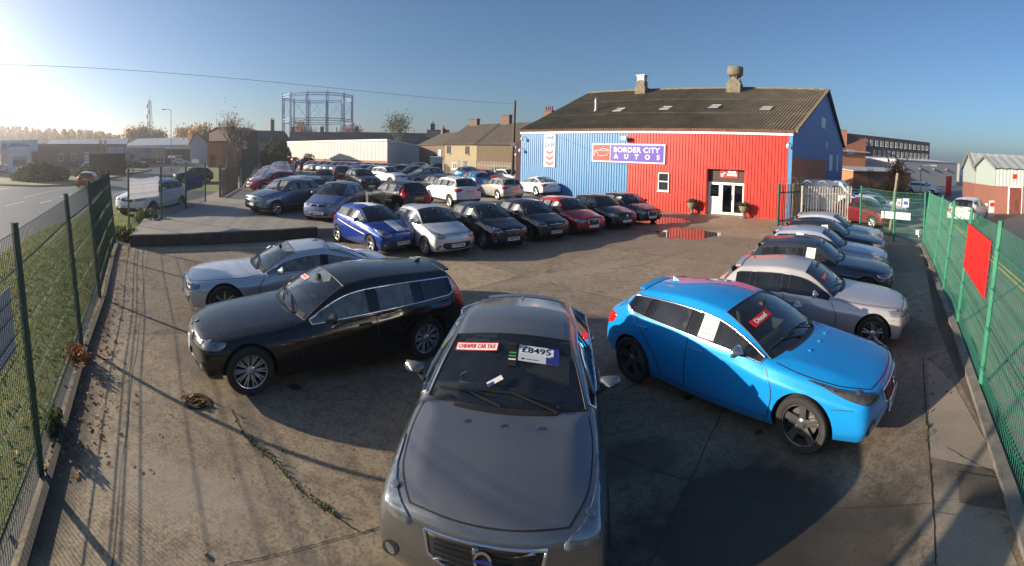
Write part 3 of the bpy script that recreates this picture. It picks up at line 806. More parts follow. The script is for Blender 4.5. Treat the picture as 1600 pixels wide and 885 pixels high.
        if detail >= 2:
            gm_ = MB(); gm_.cbox(c + Vector((-.062, 0, 0)), (.004, .20, .11)); gm_.build('mirror_glass', M['chrome'], o)
    # roof things
    if fin:
        xa = p['xrt'] - .22; q, nr = s.snap(P(xa, 0, p['H']), -.004); fb = MB()
        fb.add([q + Vector((.09, 0, 0)), q + Vector((-.05, .022, 0)), q + Vector((-.05, -.022, 0)), q + Vector((-.075, 0, .062)), q + Vector((-.03, 0, .05))], [(0, 1, 4), (0, 4, 2), (1, 3, 4), (2, 4, 3), (1, 2, 3)])
        fb.build('aerial_fin', roofmat or paintmat, root)
    elif detail >= 1:
        q, nr = s.snap(P(p['xrt'] - .15, 0, p['H']), 0); fb = MB(); fb.tube([q, q + Vector((-.18, 0, .26))], .006, 4, r1=.003); fb.lathe([(.02, 0), (.012, .02)], 8, c=q); fb.build('aerial', M['trim'], root)
    if p['spoiler']:
        sb = MB(); xr = p['xrt']
        pts0 = [s.snap(P(xr - .02, y_, p['zrt']), .004)[0] for y_ in np.linspace(-p['rrear'] * .92, p['rrear'] * .92, 9)]
        pts1 = [v + Vector((-.15, 0, .006 - .02 * (abs(v.y) / hw))) for v in pts0]; pts2 = [v + Vector((0, 0, -.035)) for v in pts1]; pts3 = [v + Vector((0, 0, -.02)) for v in pts0]
        vs = pts0 + pts1 + pts2 + pts3; fs = [(a*9 + j, a*9 + j + 1, ((a+1) % 4)*9 + j + 1, ((a+1) % 4)*9 + j) for a in range(4) for j in range(8)] + [(0, 9, 18, 27), (8, 35, 26, 17)]
        sb.add(vs, fs); sb.build('roof_spoiler', roofmat or paintmat, root, smooth=True, auto=40)
    if rails:
        for mir in (1, -1):
            rb = MB(); a_ = s.snap(P(p['xwt'] + .25, mir * .62, p['H']), .05)[0]; b_ = s.snap(P(p['xrt'] - .15, mir * .60, p['H']), .05)[0]; c_ = s.snap(P((p['xwt'] + p['xrt']) / 2, mir * .62, p['H']), .06)[0]
            a2 = s.snap(P(p['xwt'] + .12, mir * .62, p['H']), .0)[0]; b2 = s.snap(P(p['xrt'] - .03, mir * .58, p['H']), .0)[0]
            rb.tube([a2, a_, c_, b_, b2], .016, 6); rb.build('roof_rail', M['chrome'], root, smooth=True)
    if roofmat:
        rb = MB(); x0_, x1_ = p['xwt'] + .02, p['xrt'] - .02; e = .045
        nx, ny = 12, 10; vs = []
        for i in range(nx + 1):
            for j in range(ny + 1):
                x_ = x0_ + (x1_ - x0_) * i / nx; y_ = (-1 + 2 * j / ny) * (p['yr'] - .02 - (.04 * i / nx)); bo_ = .10 * abs(y_) ** 2.2 if i == 0 else 0
                vs.append(s.snap(P(x_ + bo_, y_, p['H']), .004)[0])
        rb.add(vs, [(i*(ny+1)+j, i*(ny+1)+j+1, (i+1)*(ny+1)+j+1, (i+1)*(ny+1)+j) for i in range(nx) for j in range(ny)]); rb.build('roof_panel', roofmat, root, smooth=True)
    if stripes:
        for y_ in (-.20, .20) if stripes != 'left' else (.2,):
            sb = MB()
            for dy in (-.055, .055):
                s.seam(sb, [P(.10, y_ * .55 + dy, p['znose']), P(.6, y_ * .55 + dy, p['znose'] + .15), P(xc - .06, y_ * .55 + dy, p['zcowl'])], .065, .003, 8)
                s.seam(sb, [P(p['xwt'] + .04, y_ * .55 + dy, p['H']), P(2.6, y_ * .55 + dy, p['H']), P(p['xrt'] - .05, y_ * .55 + dy, p['H'])], .065, .003, 8)
            sb.build('stripe', M['white_print'], root)
        for mir in (1, -1):
            sb = MB(); s.seam(sb, [P(xc + .1, mir, .60), P(2.2, mir, .72), P(3.2, mir, .86)], .03, .003, 8); sb.build('stripe', M['white_print'], root)
    # plates
    for isf in (True, False):
        if isf: q, nr = s.snap(P(0, 0, .40 if face not in ('suv',) else .52), .010)
        else: q, nr = s.snap(P(L, 0, zt - .20), .010)
        nr = Vector((nr.x, 0, nr.z * .5)).normalized(); y_ = Vector((0, 0, 1)).cross(nr).normalized(); z_ = nr.cross(y_)
        Mx = Matrix((( y_.x, z_.x, nr.x, q.x), (y_.y, z_.y, nr.y, q.y), (y_.z, z_.z, nr.z, q.z), (0, 0, 0, 1)))
        pb = MB(); pb.box((-.26, -.056, -.012), (.26, .056, .004)); o = pb.build('number_plate', M['plate_white'] if isf else M['plate_yellow'], root); o.matrix_local = Mx
        if plate and isf:
            text_obj('lettering', plate, .088, M['plate_text'], o, Matrix.Translation((.02, 0, .0045)), .0008, .003, .92)
            bb = MB(); bb.box((-.258, -.053, .0042), (-.222, .053, .0055)); bb.build('blue_band', M['plate_blue'], o)
    # cabin
    im = M[interior]
    fb = MB(); fb.box((s.x0 - L + .55, -hw + .16, p['zb'] + .08), (s.x0 - xc + .05, hw - .16, p['zb'] + .12)); fb.box((s.x0 - L + .35, -hw + .2, p['zb'] + .1), (s.x0 - L + 1.1, hw - .2, .66))
    for mir in (1, -1):
        y0, y1 = sorted((mir * (hw - .12), mir * (hw - .08))); fb.box((s.x0 - L + .9, y0, p['zb'] + .1), (s.x0 - xc - .3, y1, p['belt0'] - .05))
    fb.build('cabin_floor', M['interior'], root)
    db = MB(); db.tube([(s.x0 - xc - .48, -hw + .16, p['belt0'] - .12), (s.x0 - xc - .40, 0, p['belt0'] - .09), (s.x0 - xc - .48, hw - .16, p['belt0'] - .12)], .13, 8); db.box((s.x0 - xc - .42, -hw + .18, p['belt0'] - .14), (s.x0 - xc - .02, hw - .18, p['belt0'] - .07))
    db.build('dashboard', M['interior'], root, smooth=True, auto=50)
    seatx = s.x0 - xc - 1.35
    def seat(x, y, w, rear=False):
        z0 = .50 + (p['H'] - 1.45) * .7
        b_ = MB(); b_.box((x - .05, y - w/2, z0 - .18), (x + .45, y + w/2, z0))
        T = Matrix.Translation((x, y, z0)) @ Matrix.Rotation(-.22, 4, 'Y')
        b_.box((-.12, -w/2, -.05), (.02, w/2, .56), M=T)
        for yy in ((0,) if not rear else (-w*.33, w*.33)): b_.box((-.09, yy - .13, .60), (.0, yy + .13, .78), M=T); b_.box((-.06, yy - .04, .5), (-.04, yy + .04, .62), M=T)
        o_ = b_.build('seat' if not rear else 'rear_seat', im, root)
        bv = o_.modifiers.new('b', 'BEVEL'); bv.width = .03; bv.segments = 2
    seat(seatx, .36, .50); seat(seatx, -.36, .50); (seat(seatx - .85, 0, 1.25, True) if typ != 'coupe' else None)
    sw = MB(); T = Matrix.Translation((s.x0 - xc - .68, -.36, p['belt0'] - .07)) @ Matrix.Rotation(-1.15, 4, 'Y')
    sw.tube([T @ Vector((.18 * math.cos(2*PI*j/20), .18 * math.sin(2*PI*j/20), 0)) for j in range(21)], .014, 5, caps=False); sw.bar(T @ Vector((0, -.17, 0)), T @ Vector((0, .17, 0)), .05, .02); sw.bar(T @ Vector((0, 0, 0)), T @ Vector((-.17, 0, 0)), .04, .02)
    sw.build('steering_wheel', M['trim'], root, smooth=True)
    if detail >= 2:
        q, nr = s.snap(P((xc + p['xwt']) / 2 + .22, 0, p['H'] - .12), -.06); mb = MB(); mb.cbox(q, (.03, .22, .07)); mb.cbox(q + Vector((.02, 0, .05)), (.06, .10, .10)); mb.build('rear_view_mirror', M['trim'], root)
    # wheels
    track = hw - .125
    for ax in (x_w, -x_w):
        for sg in (1, -1):
            w = wheel_proto(root, p['wr'], wheel, M.get(rim) or M['alloy'], detail < 1); w.location = (ax, sg * track, p['wr']); w.rotation_euler = (0, rnd.uniform(0, 1.2) * 0, 0 if sg == 1 else PI)
    return root
# ------------------------------------------------------------------ surface materials of the place
def concrete_yard():
    t = NT('yard_concrete'); v = t.tc('World')
    n1 = t.noise(v, .35, 8, .62, .4); n2 = t.noise(v, 2.6, 8, .65); n3 = t.noise(v, 28, 6, .7); n4 = t.noise(v, .12, 3)
    sv = t.tc('World', (.5, 3.2, 1), (0, 0, .55)); ns = t.noise(sv, 1.6, 6, .6)
    col = t.ramp(n1, [(.28, (.13, .105, .08)), (.5, (.235, .192, .145)), (.72, (.33, .28, .22))])
    col = t.mix(.42, col, t.ramp(n2, [(.32, (.10, .085, .07)), (.68, (.34, .29, .23))]))
    col = t.mix(.25, col, t.ramp(ns, [(.35, (.10, .088, .075)), (.65, (.26, .23, .19))]))
    col = t.mix(t.ramp(n3, [(.34, .75), (.5, .0)]), col, (.075, .065, .052))
    col = t.mix(t.ramp(n3, [(.58, .0), (.72, .45)]), col, (.42, .38, .32))
    n5 = t.noise(v, 7, 8, .75); col = t.mix(t.ramp(n5, [(.42, .6), (.52, .0)]), col, (.10, .085, .066))
    wv = t.n('ShaderNodeTexVoronoi'); wv.feature = 'DISTANCE_TO_EDGE'; wv.inputs['Scale'].default_value = .55; nd_ = t.n('ShaderNodeVectorMath', operation='MULTIPLY_ADD'); nn_ = t.n('ShaderNodeTexNoise'); nn_.inputs['Scale'].default_value = 2.2; nn_.inputs['Detail'].default_value = 6; t.l(v, nn_.inputs['Vector']); t.l(nn_.outputs['Color'], nd_.inputs[0]); nd_.inputs[1].default_value = (.9, .9, 0); t.l(v, nd_.inputs[2]); t.l(nd_.outputs[0], wv.inputs['Vector'])
    hair = t.math('MULTIPLY', t.ramp(wv.outputs['Distance'], [(.0, 1.0), (.012, 0.0)]), t.ramp(n4, [(.5, 0.0), (.6, .7)])); col = t.mix(hair, col, (.05, .045, .035))
    # slabs: joints in world space, and each slab its own tone
    bv = t.tc('World', (1, 1, 1), (0, 0, math.radians(43)), (1.3, .4, 0))
    br = t.n('ShaderNodeTexBrick'); br.offset = 0; br.inputs['Scale'].default_value = 1; br.inputs['Mortar Size'].default_value = .012; br.inputs['Brick Width'].default_value = 6.4; br.inputs['Row Height'].default_value = 4.6
    br.inputs['Color1'].default_value = (.74, .74, .76, 1); br.inputs['Color2'].default_value = (1.2, 1.17, 1.1, 1); br.inputs['Mortar'].default_value = (.3, .28, .25, 1); br.inputs['Mortar Smooth'].default_value = .4
    dv = t.n('ShaderNodeMix', data_type='VECTOR'); nv = t.n('ShaderNodeTexNoise'); nv.inputs['Scale'].default_value = .9; t.l(bv, nv.inputs['Vector'])
    ad = t.n('ShaderNodeVectorMath', operation='MULTIPLY_ADD'); t.l(nv.outputs['Color'], ad.inputs[0]); ad.inputs[1].default_value = (.08, .08, 0); t.l(bv, ad.inputs[2]); t.l(ad.outputs[0], br.inputs['Vector'])
    col = t.mix(1.0, col, br.outputs[0], 'MULTIPLY')
    col = t.mix(1.0, col, (1.50, 1.43, 1.27), 'MULTIPLY')
    rough = t.ramp(n2, [(.3, .62), (.7, .85)])
    geo = t.n('ShaderNodeNewGeometry')
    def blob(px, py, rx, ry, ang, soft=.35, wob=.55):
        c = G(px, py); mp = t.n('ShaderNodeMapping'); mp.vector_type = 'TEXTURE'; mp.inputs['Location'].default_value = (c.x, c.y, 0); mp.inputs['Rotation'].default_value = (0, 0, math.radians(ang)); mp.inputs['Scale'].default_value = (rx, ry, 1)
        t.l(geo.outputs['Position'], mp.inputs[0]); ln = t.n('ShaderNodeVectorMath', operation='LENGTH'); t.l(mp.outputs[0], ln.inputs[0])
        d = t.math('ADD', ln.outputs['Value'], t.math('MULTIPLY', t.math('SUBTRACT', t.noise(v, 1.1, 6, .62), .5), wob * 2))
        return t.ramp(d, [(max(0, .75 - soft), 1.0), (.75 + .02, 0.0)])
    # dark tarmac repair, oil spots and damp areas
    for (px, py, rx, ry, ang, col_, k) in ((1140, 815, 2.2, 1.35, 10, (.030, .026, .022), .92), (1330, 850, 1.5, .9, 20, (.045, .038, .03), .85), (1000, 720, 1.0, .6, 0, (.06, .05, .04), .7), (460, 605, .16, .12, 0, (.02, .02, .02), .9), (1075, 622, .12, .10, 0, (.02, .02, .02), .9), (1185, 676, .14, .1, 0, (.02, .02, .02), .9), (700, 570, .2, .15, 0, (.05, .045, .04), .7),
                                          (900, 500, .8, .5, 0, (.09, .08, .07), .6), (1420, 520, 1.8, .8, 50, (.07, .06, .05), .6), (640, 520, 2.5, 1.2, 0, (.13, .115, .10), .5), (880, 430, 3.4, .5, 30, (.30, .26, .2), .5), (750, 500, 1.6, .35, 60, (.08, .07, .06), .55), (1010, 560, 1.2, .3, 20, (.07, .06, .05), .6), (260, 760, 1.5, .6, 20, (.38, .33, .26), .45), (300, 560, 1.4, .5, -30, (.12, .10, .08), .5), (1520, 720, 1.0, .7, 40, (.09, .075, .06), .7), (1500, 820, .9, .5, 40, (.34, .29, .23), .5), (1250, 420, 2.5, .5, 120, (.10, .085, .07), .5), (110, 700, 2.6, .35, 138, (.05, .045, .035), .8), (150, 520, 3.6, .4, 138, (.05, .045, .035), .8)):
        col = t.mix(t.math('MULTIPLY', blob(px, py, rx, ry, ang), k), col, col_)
    pud = blob(1072, 365, 1.9, 1.7, 12, .02, .85)
    pud2 = blob(1035, 345, 2.0, 1.3, 10, .02, .8)
    wet = t.math('MAXIMUM', pud, pud2); damp = t.math('MAXIMUM', blob(1060, 360, 3.6, 1.8, 12, .5, .5), blob(920, 498, .6, .35, 0, .4, .7))
    col = t.mix(t.math('MULTIPLY', damp, .55), col, (.06, .05, .042)); col = t.mix(wet, col, (.035, .03, .026))
    rough = t.mix(t.math('MULTIPLY', damp, .6), rough, .32); rough = t.mix(wet, rough, .015)
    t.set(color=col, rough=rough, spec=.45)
    h = t.math('ADD', t.math('MULTIPLY', n3, .5), n2); h = t.math('MULTIPLY', h, t.math('SUBTRACT', 1.0, wet)); t.bump(h, .35, .012)
    return t.m
def ground_mat(name, c0, c1, sc=.8, rough=.9, b=.3, fine=30):
    t = NT(name); v = t.tc('World'); n1 = t.noise(v, sc, 8, .65); n2 = t.noise(v, fine, 5, .7); n3 = t.noise(v, sc * .13, 3)
    col = t.ramp(n1, [(.3, c0), (.7, c1)]); col = t.mix(.3, col, t.ramp(n2, [(.3, tuple(c * .6 for c in c0)), (.7, tuple(min(1, c * 1.3) for c in c1))]))
    col = t.mix(.35, col, t.ramp(n3, [(.35, c0), (.65, c1)])); t.set(color=col, rough=rough); t.bump(n2, b, .01); return t.m
def brick_mat(name, c0, c1, mortar=(.34, .31, .27), sc=1.0):
    t = NT(name); tc = t.n('ShaderNodeTexCoord'); 
    geo = t.n('ShaderNodeNewGeometry'); sep = t.n('ShaderNodeSeparateXYZ'); t.l(tc.outputs['Object'], sep.inputs[0])
    cmb = t.n('ShaderNodeCombineXYZ'); t.l(t.math('ADD', sep.outputs[0], sep.outputs[1]), cmb.inputs[0]); t.l(sep.outputs[2], cmb.inputs[1])
    br = t.n('ShaderNodeTexBrick'); br.inputs['Scale'].default_value = sc; br.inputs['Brick Width'].default_value = .225; br.inputs['Row Height'].default_value = .075; br.inputs['Mortar Size'].default_value = .008
    br.inputs['Color1'].default_value = (*c0, 1); br.inputs['Color2'].default_value = (*c1, 1); br.inputs['Mortar'].default_value = (*mortar, 1); t.l(cmb.outputs[0], br.inputs['Vector'])
    n = t.noise(tc.outputs['Object'], .9, 5, .6); t.set(color=t.mix(.5, br.outputs[0], t.ramp(n, [(.3, tuple(c * .65 for c in c0)), (.7, tuple(min(1, c * 1.15) for c in c1))])), rough=.88); return t.m
def streaked(name, c, k=.25, rough=.6, metal=0.0, grime=(.2, .17, .13)):
    """painted sheet with rain streaks running down"""
    t = NT(name); v = t.tc('Object', (1, 1, .12)); n = t.noise(v, 3.5, 6, .65); v2 = t.tc('Object'); n2 = t.noise(v2, .7, 5)
    col = t.mix(t.math('MULTIPLY', t.ramp(n, [(.45, 0.0), (.75, 1.0)]), k), c, grime); col = t.mix(t.math('MULTIPLY', t.ramp(n2, [(.4, 0.0), (.7, 1.0)]), k * .5), col, tuple(x * .7 for x in c))
    t.set(color=col, rough=rough, metal=metal); t.bump(n2, .05, .01); return t.m
def roof_mat(name, c0, c1, moss=(.11, .12, .035), mk=.6, sc=.8):
    t = NT(name); v = t.tc('Object'); n = t.noise(v, sc, 8, .68); n2 = t.noise(v, 9, 6, .7); n3 = t.noise(v, 40, 3)
    col = t.ramp(n, [(.3, c0), (.7, c1)]); col = t.mix(t.math('MULTIPLY', t.ramp(n2, [(.48, 0.0), (.62, 1.0)]), mk), col, moss); col = t.mix(t.ramp(n3, [(.62, 0.0), (.7, .5)]), col, (.28, .27, .22)); t.set(color=col, rough=.95); t.bump(n2, .4, .03); return t.m
def leaf_mat(name, c0, c1, c2=None):
    t = NT(name); geo = t.n('ShaderNodeNewGeometry'); rp = t.ramp(geo.outputs['Random Per Island'], [(.0, c0), (.55, c1)] + ([(1.0, c2)] if c2 else []))
    t.set(color=rp, rough=.7); t.b.inputs['Subsurface Weight'].default_value = 0
    tl = t.n('ShaderNodeBsdfTranslucent'); t.l(rp, tl.inputs[0]); mx = t.n('ShaderNodeMixShader'); mx.inputs[0].default_value = .35; t.l(t.b.outputs[0], mx.inputs[1]); t.l(tl.outputs[0], mx.inputs[2]); t.l(mx.outputs[0], t.out.inputs[0]); return t.m

S = {}
S['yard'] = concrete_yard()
S['platform'] = ground_mat('platform_concrete', (.22, .195, .165), (.37, .335, .285), .5, .8)
S['road'] = ground_mat('road_asphalt', (.075, .075, .078), (.12, .118, .115), .3, .55, .2, 60)
S['paving'] = ground_mat('pavement', (.16, .15, .135), (.25, .235, .21), .6)
S['grass'] = ground_mat('grass_soil', (.09, .12, .03), (.18, .20, .06), 1.6, .95, .5)
S['kerb'] = simple('kerb_concrete', (.20, .185, .16), .9, var=.35, bump=.3, scale=4)
S['kerb_dark'] = simple('dark_kerb_concrete', (.055, .05, .045), .9, var=.35, bump=.4, scale=3)
S['line'] = simple('road_paint', (.62, .62, .58), .7, var=.2)
S['yellow_line'] = simple('yellow_road_paint', (.62, .45, .10), .7, var=.2)
S['crack'] = simple('crack_dirt', (.03, .028, .02), .95)
S['fence_dark'] = simple('dark_green_fence', (.015, .055, .038), .5)
S['fence_green'] = simple('green_fence', (.022, .165, .10), .45)
S['galv'] = simple('galvanised_steel', (.30, .31, .31), .5, .6)
S['grey_paint'] = simple('grey_pole_paint', (.22, .23, .23), .5)
S['rust'] = simple('rusty_red_steel', (.16, .045, .03), .7, var=.4)
S['pale_pales'] = simple('pale_palisade_paint', (.50, .48, .42), .7)
S['wood'] = simple('weathered_wood', (.20, .155, .11), .9, var=.4, scale=6)
S['blue_clad'] = streaked('blue_cladding', (.06, .23, .48), .28, .45, grime=(.22, .30, .36))
S['blue_dark'] = streaked('dark_blue_cladding', (.035, .12, .40), .12, .5)
S['red_clad'] = streaked('red_cladding', (.56, .032, .02), .4, .45, grime=(.34, .05, .035))
S['white_trim'] = streaked('white_trim', (.72, .73, .72), .2, .5)
S['roof_moss'] = roof_mat('mossy_roof', (.085, .066, .045), (.22, .175, .115), (.13, .12, .035), .7)
S['roof_slate'] = roof_mat('slate_roof', (.045, .036, .028), (.09, .072, .056), (.10, .09, .06), .25)
S['roof_dark'] = roof_mat('dark_slate_roof', (.035, .033, .035), (.07, .065, .065), (.05, .05, .04), .3)
S['brick_orange'] = brick_mat('orange_brick', (.50, .19, .085), (.42, .155, .07), (.4, .3, .22))
S['brick_brown'] = brick_mat('brown_brick', (.17, .085, .06), (.12, .06, .045))
S['brick_dark'] = brick_mat('dark_brick', (.075, .04, .032), (.055, .032, .028), (.09, .07, .06))
S['brick_red'] = brick_mat('red_brick', (.32, .10, .065), (.25, .085, .055))
S['render_cream'] = streaked('cream_render', (.36, .29, .18), .45, .9)
S['render_grey'] = streaked('pale_render', (.40, .37, .30), .5, .9)
S['render_brown'] = streaked('brown_render', (.13, .095, .06), .4, .9)
S['white_clad'] = streaked('white_cladding', (.56, .56, .54), .18, .6)
S['cold_clad'] = streaked('pale_grey_cladding', (.50, .53, .56), .1, .6)
S['teal_clad'] = streaked('pale_teal_cladding', (.40, .47, .45), .15, .6)
S['teal_roof'] = streaked('teal_roof_sheet', (.30, .34, .34), .3, .5)
S['steel_blue'] = simple('pale_blue_steel', (.11, .20, .36), .6)
S['cement'] = simple('weathered_cement', (.17, .15, .11), .95, var=.35, bump=.4)
S['dark_void'] = simple('dark_opening', (.015, .015, .017), .7)
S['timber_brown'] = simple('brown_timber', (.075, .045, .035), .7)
S['barrel'] = simple('blue_plastic', (.02, .10, .36), .4)
S['yellow'] = simple('yellow_plastic', (.70, .55, .02), .5)
S['bark'] = simple('bark', (.085, .068, .05), .95, var=.35, scale=8)
S['bark_pale'] = simple('pale_bark', (.20, .17, .13), .95, var=.3, scale=8)
S['hedge'] = leaf_mat('hedge_leaves', (.010, .018, .008), (.030, .045, .016), (.055, .06, .02))
S['leaf_green'] = leaf_mat('green_leaves', (.03, .05, .012), (.08, .11, .03), (.14, .15, .04))
S['leaf_autumn'] = leaf_mat('autumn_leaves', (.22, .11, .03), (.42, .22, .06), (.50, .32, .12))
S['leaf_rust'] = leaf_mat('rust_leaves', (.20, .06, .02), (.38, .13, .03), (.42, .22, .06))
S['leaf_litter'] = leaf_mat('fallen_leaves', (.10, .05, .025), (.28, .15, .06), (.42, .30, .14))
S['blade'] = leaf_mat('grass_blades', (.10, .15, .025), (.22, .28, .05), (.40, .38, .13))

def sheet(name, poly, z, mat, kind='structure', **k):
    mb = MB(); mb.add([(p[0], p[1], z) for p in poly], [tuple(range(len(poly)))]); o = mb.build(name, mat)
    if o.data.polygons[0].normal.z < 0: o.data.flip_normals()
    return tag(o, kind=kind, **k)
def slab(name, poly, z0, z1, mats, kind='structure'):
    mb = MB(); mb.prism([(p[0], p[1]) for p in poly], z0, z1); return tag(mb.build(name, mats), kind=kind)
def g2(x, y, z=0): p = G(x, y, z); return (p.x, p.y)

# ------------------------------------------------------------------ ground
sheet('ground', [(-900, -500), (900, -500), (900, 1300), (-900, 1300)], -.004, S['road'])
LFp = [Vector((-3.91 + 8.58 * k, 1.9 - 7.4 * k, 0)) for k in (.46,)] + [G(64, 742), G(127, 540), G(156, 465), G(172, 402), G(180, 380)]
RFp = [G(1531.7, 608), G(1496, 509), G(1474, 456.5), G(1459.6, 418.6), G(1443, 382.6)]
dR = (RFp[0] - RFp[1]).normalized(); R0 = RFp[0] + dR * 2.9; R00 = R0 + dR * 2.7
yard_poly = [(LFp[0].x, LFp[0].y), (-1.0, -5), (4, -5), (R00.x, R00.y), g2(1443, 382.6), g2(1322, 350), (24, 26), (18, 45), (-30, 60), (-19, 24), g2(203, 386), (LFp[-1].x, LFp[-1].y)]
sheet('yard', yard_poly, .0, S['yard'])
# raised rear yard with its dark retaining kerb
K0, K1 = G(203, 385), G(495, 371)
plat = [(K0.x, K0.y), (K1.x, K1.y), (-3.2, 17.6), (1.5, 21.8), (5.6, 25.6), (1.8, 31.5), (3, 60), (-60, 100), (-28, 40), (-19, 22.5), (-15.5, 13.6)]
PZ = .34
slab('raised_yard', plat, -.1, PZ, S['platform'])
kb = MB(); d = (K1 - K0).normalized(); nn = Vector((-d.y, d.x, 0))
kb.box((0, -.09, 0), ((K1 - K0).length, .16, PZ + .07)); o = kb.build('retaining_kerb', S['kerb_dark'], loc=(K0.x, K0.y, .0), rz=math.atan2(d.y, d.x))
bv = o.modifiers.new('b', 'BEVEL'); bv.width = .035; bv.segments = 3
tag(o, 'long low dark concrete kerb holding up the raised rear yard', 'kerb')
# cracks and slab joints with dirt and weeds
rc = random.Random(3)
def crack(pts, w):
    mb = MB(); P_ = open_curve([G(*p) for p in pts], 14); vs = []
    for i, p in enumerate(P_):
        t_ = (P_[min(i+1, len(P_)-1)] - P_[max(i-1, 0)]); t_.z = 0; t_.normalize(); s_ = Vector((-t_.y, t_.x, 0)); j = rc.uniform(-.007, .007)
        ww = w * rc.uniform(.25, .85); c = p + s_ * j
        vs += [c - s_ * ww / 2, c + s_ * ww / 2]
    for v in vs: v.z = .006
    mb.add(vs, [(2*i, 2*i+1, 2*i+3, 2*i+2) for i in range(len(P_)-1)]); return tag(mb.build('yard_crack', S['crack']), kind='structure')
for pts, w in (([(362, 640), (385, 685), (430, 725), (470, 768), (560, 832)], .022), ([(350, 884), (430, 868), (520, 845), (605, 822)], .016), ([(1442, 560), (1448, 660), (1456, 760), (1463, 884)], .026), ([(170, 490), (300, 480), (370, 470)], .012),
               ([(575, 590), (620, 620), (680, 650)], .010), ([(930, 630), (985, 605), (1025, 580)], .014), ([(850, 400), (960, 420), (1050, 400), (1110, 385)], .016), ([(740, 430), (900, 450), (1000, 470)], .012), ([(1480, 700), (1560, 745), (1598, 775)], .02), ([(180, 640), (260, 660), (350, 655)], .008)):
    crack(pts, w)

def quads_obj(name, C, size, mat, tilt=1.0, aspect=1.6, seed=0, parent=None, up=False):
    """many small leaf faces at the points C"""
    r = np.random.default_rng(seed); n = len(C); C = np.asarray(C, float)
    a = r.uniform(0, 2*PI, n); el = np.arccos(r.uniform(-1, 1, n)) if tilt >= 1 else r.normal(0, tilt, n)
    u = np.stack([np.cos(a), np.sin(a), np.zeros(n)], 1)
    w = np.stack([-np.sin(a) * np.cos(el), np.cos(a) * np.cos(el), np.sin(el)], 1)
    if up: w = np.stack([r.normal(0, .35, n), r.normal(0, .35, n), np.ones(n)], 1)
    s = np.asarray(size) * r.uniform(.6, 1.35, n) if np.ndim(size) == 0 else np.asarray(size)
    s = s[:, None] / 2
    V = np.stack([C - u*s - w*s*aspect, C + u*s - w*s*aspect*.6, C + u*s*.6 + w*s*aspect, C - u*s*.7 + w*s*aspect*.8], 1).reshape(-1, 3)
    if up: V = np.stack([C - u*s*.25, C + u*s*.25, C + u*s*.05 + w*s*2*aspect, C - u*s*.05 + w*s*2*aspect], 1).reshape(-1, 3)
    me = bpy.data.meshes.new(name); me.vertices.add(4*n); me.vertices.foreach_set('co', V.ravel()); me.loops.add(4*n); me.loops.foreach_set('vertex_index', np.arange(4*n, dtype=np.int32))
    me.polygons.add(n); me.polygons.foreach_set('loop_start', np.arange(0, 4*n, 4, dtype=np.int32)); me.polygons.foreach_set('loop_total', np.full(n, 4, dtype=np.int32)); me.update(); me.validate()
    me.materials.append(mat); o = bpy.data.objects.new(name, me); COL.objects.link(o)
    if parent: o.parent = parent
    return o
def in_poly(P_, poly):
    x, y = P_[:, 0], P_[:, 1]; inside = np.zeros(len(P_), bool); n = len(poly); j = n - 1
    for i in range(n):
        xi, yi = poly[i][:2]; xj, yj = poly[j][:2]
        c = ((yi > y) != (yj > y)) & (x < (xj - xi) * (y - yi) / (yj - yi + 1e-12) + xi); inside ^= c; j = i
    return inside
def scatter(poly, n, seed=0):
    r = np.random.default_rng(seed); a = np.array([p[:2] for p in poly]); lo, hi = a.min(0), a.max(0); P_ = r.uniform(lo, hi, (n, 2)); return P_[in_poly(P_, poly)]
def area_density(poly, cx=0, cy=0): pass

# verges and lawns
off = Vector((-.35, -.42, 0))
verge = [(-.2, -1.6), (LFp[1].x - .12, LFp[1].y - .10), (LFp[-1].x - .12, LFp[-1].y - .1), g2(203, 368), g2(252, 357), g2(291, 340), g2(322, 330), g2(300, 312), g2(262, 316), g2(196, 312), g2(120, 336), g2(60, 362), g2(0, 398), (-9, -3)]
sheet('grass_verge', verge, .006, S['grass'])
lawn = [g2(262, 297), g2(345, 300), g2(346, 262), g2(318, 256), g2(285, 262), g2(262, 280)]
sheet('grass_lawn', lawn, .006, S['grass'])
island = [g2(0, 289), g2(60, 291), g2(125, 289), g2(165, 280), g2(230, 267), g2(205, 262), g2(120, 268), g2(60, 273), g2(0, 277)]
sheet('grass_island', island, .10, S['grass'])
# blades: denser near the camera
bl = []
pts = scatter(verge, 260000, 1); dd = np.hypot(pts[:, 0], pts[:, 1]); r_ = np.random.default_rng(5); nz = np.sin(pts[:,0]*1.9+np.sin(pts[:,1]*1.3)*1.7)*np.cos(pts[:,1]*2.3+pts[:,0]*.7)
keep = (r_.uniform(0, 1, len(pts)) < np.clip((9.0 / np.maximum(dd, 1)) ** 2, 0, 1)) & (r_.uniform(-1, 1, len(pts)) < nz * .6 + .75); pts = pts[keep]; dd = dd[keep]
C_ = np.column_stack([pts, np.full(len(pts), .005)]); sz = .05 * np.clip(dd / 6, .8, 2.2) * r_.uniform(.6, 1.5, len(pts))
tag(quads_obj('grass', C_, sz, S['blade'], up=True, aspect=.55, seed=2), kind='stuff', label='short rough grass growing on the verge beside the fence', cat='grass')
pts = scatter(lawn, 9000, 4); tag(quads_obj('grass', np.column_stack([pts, np.full(len(pts), .0)]), np.full(len(pts), .09), S['blade'], up=True, aspect=1.0, seed=3), kind='stuff', label='sunlit lawn grass by the road junction', cat='grass')
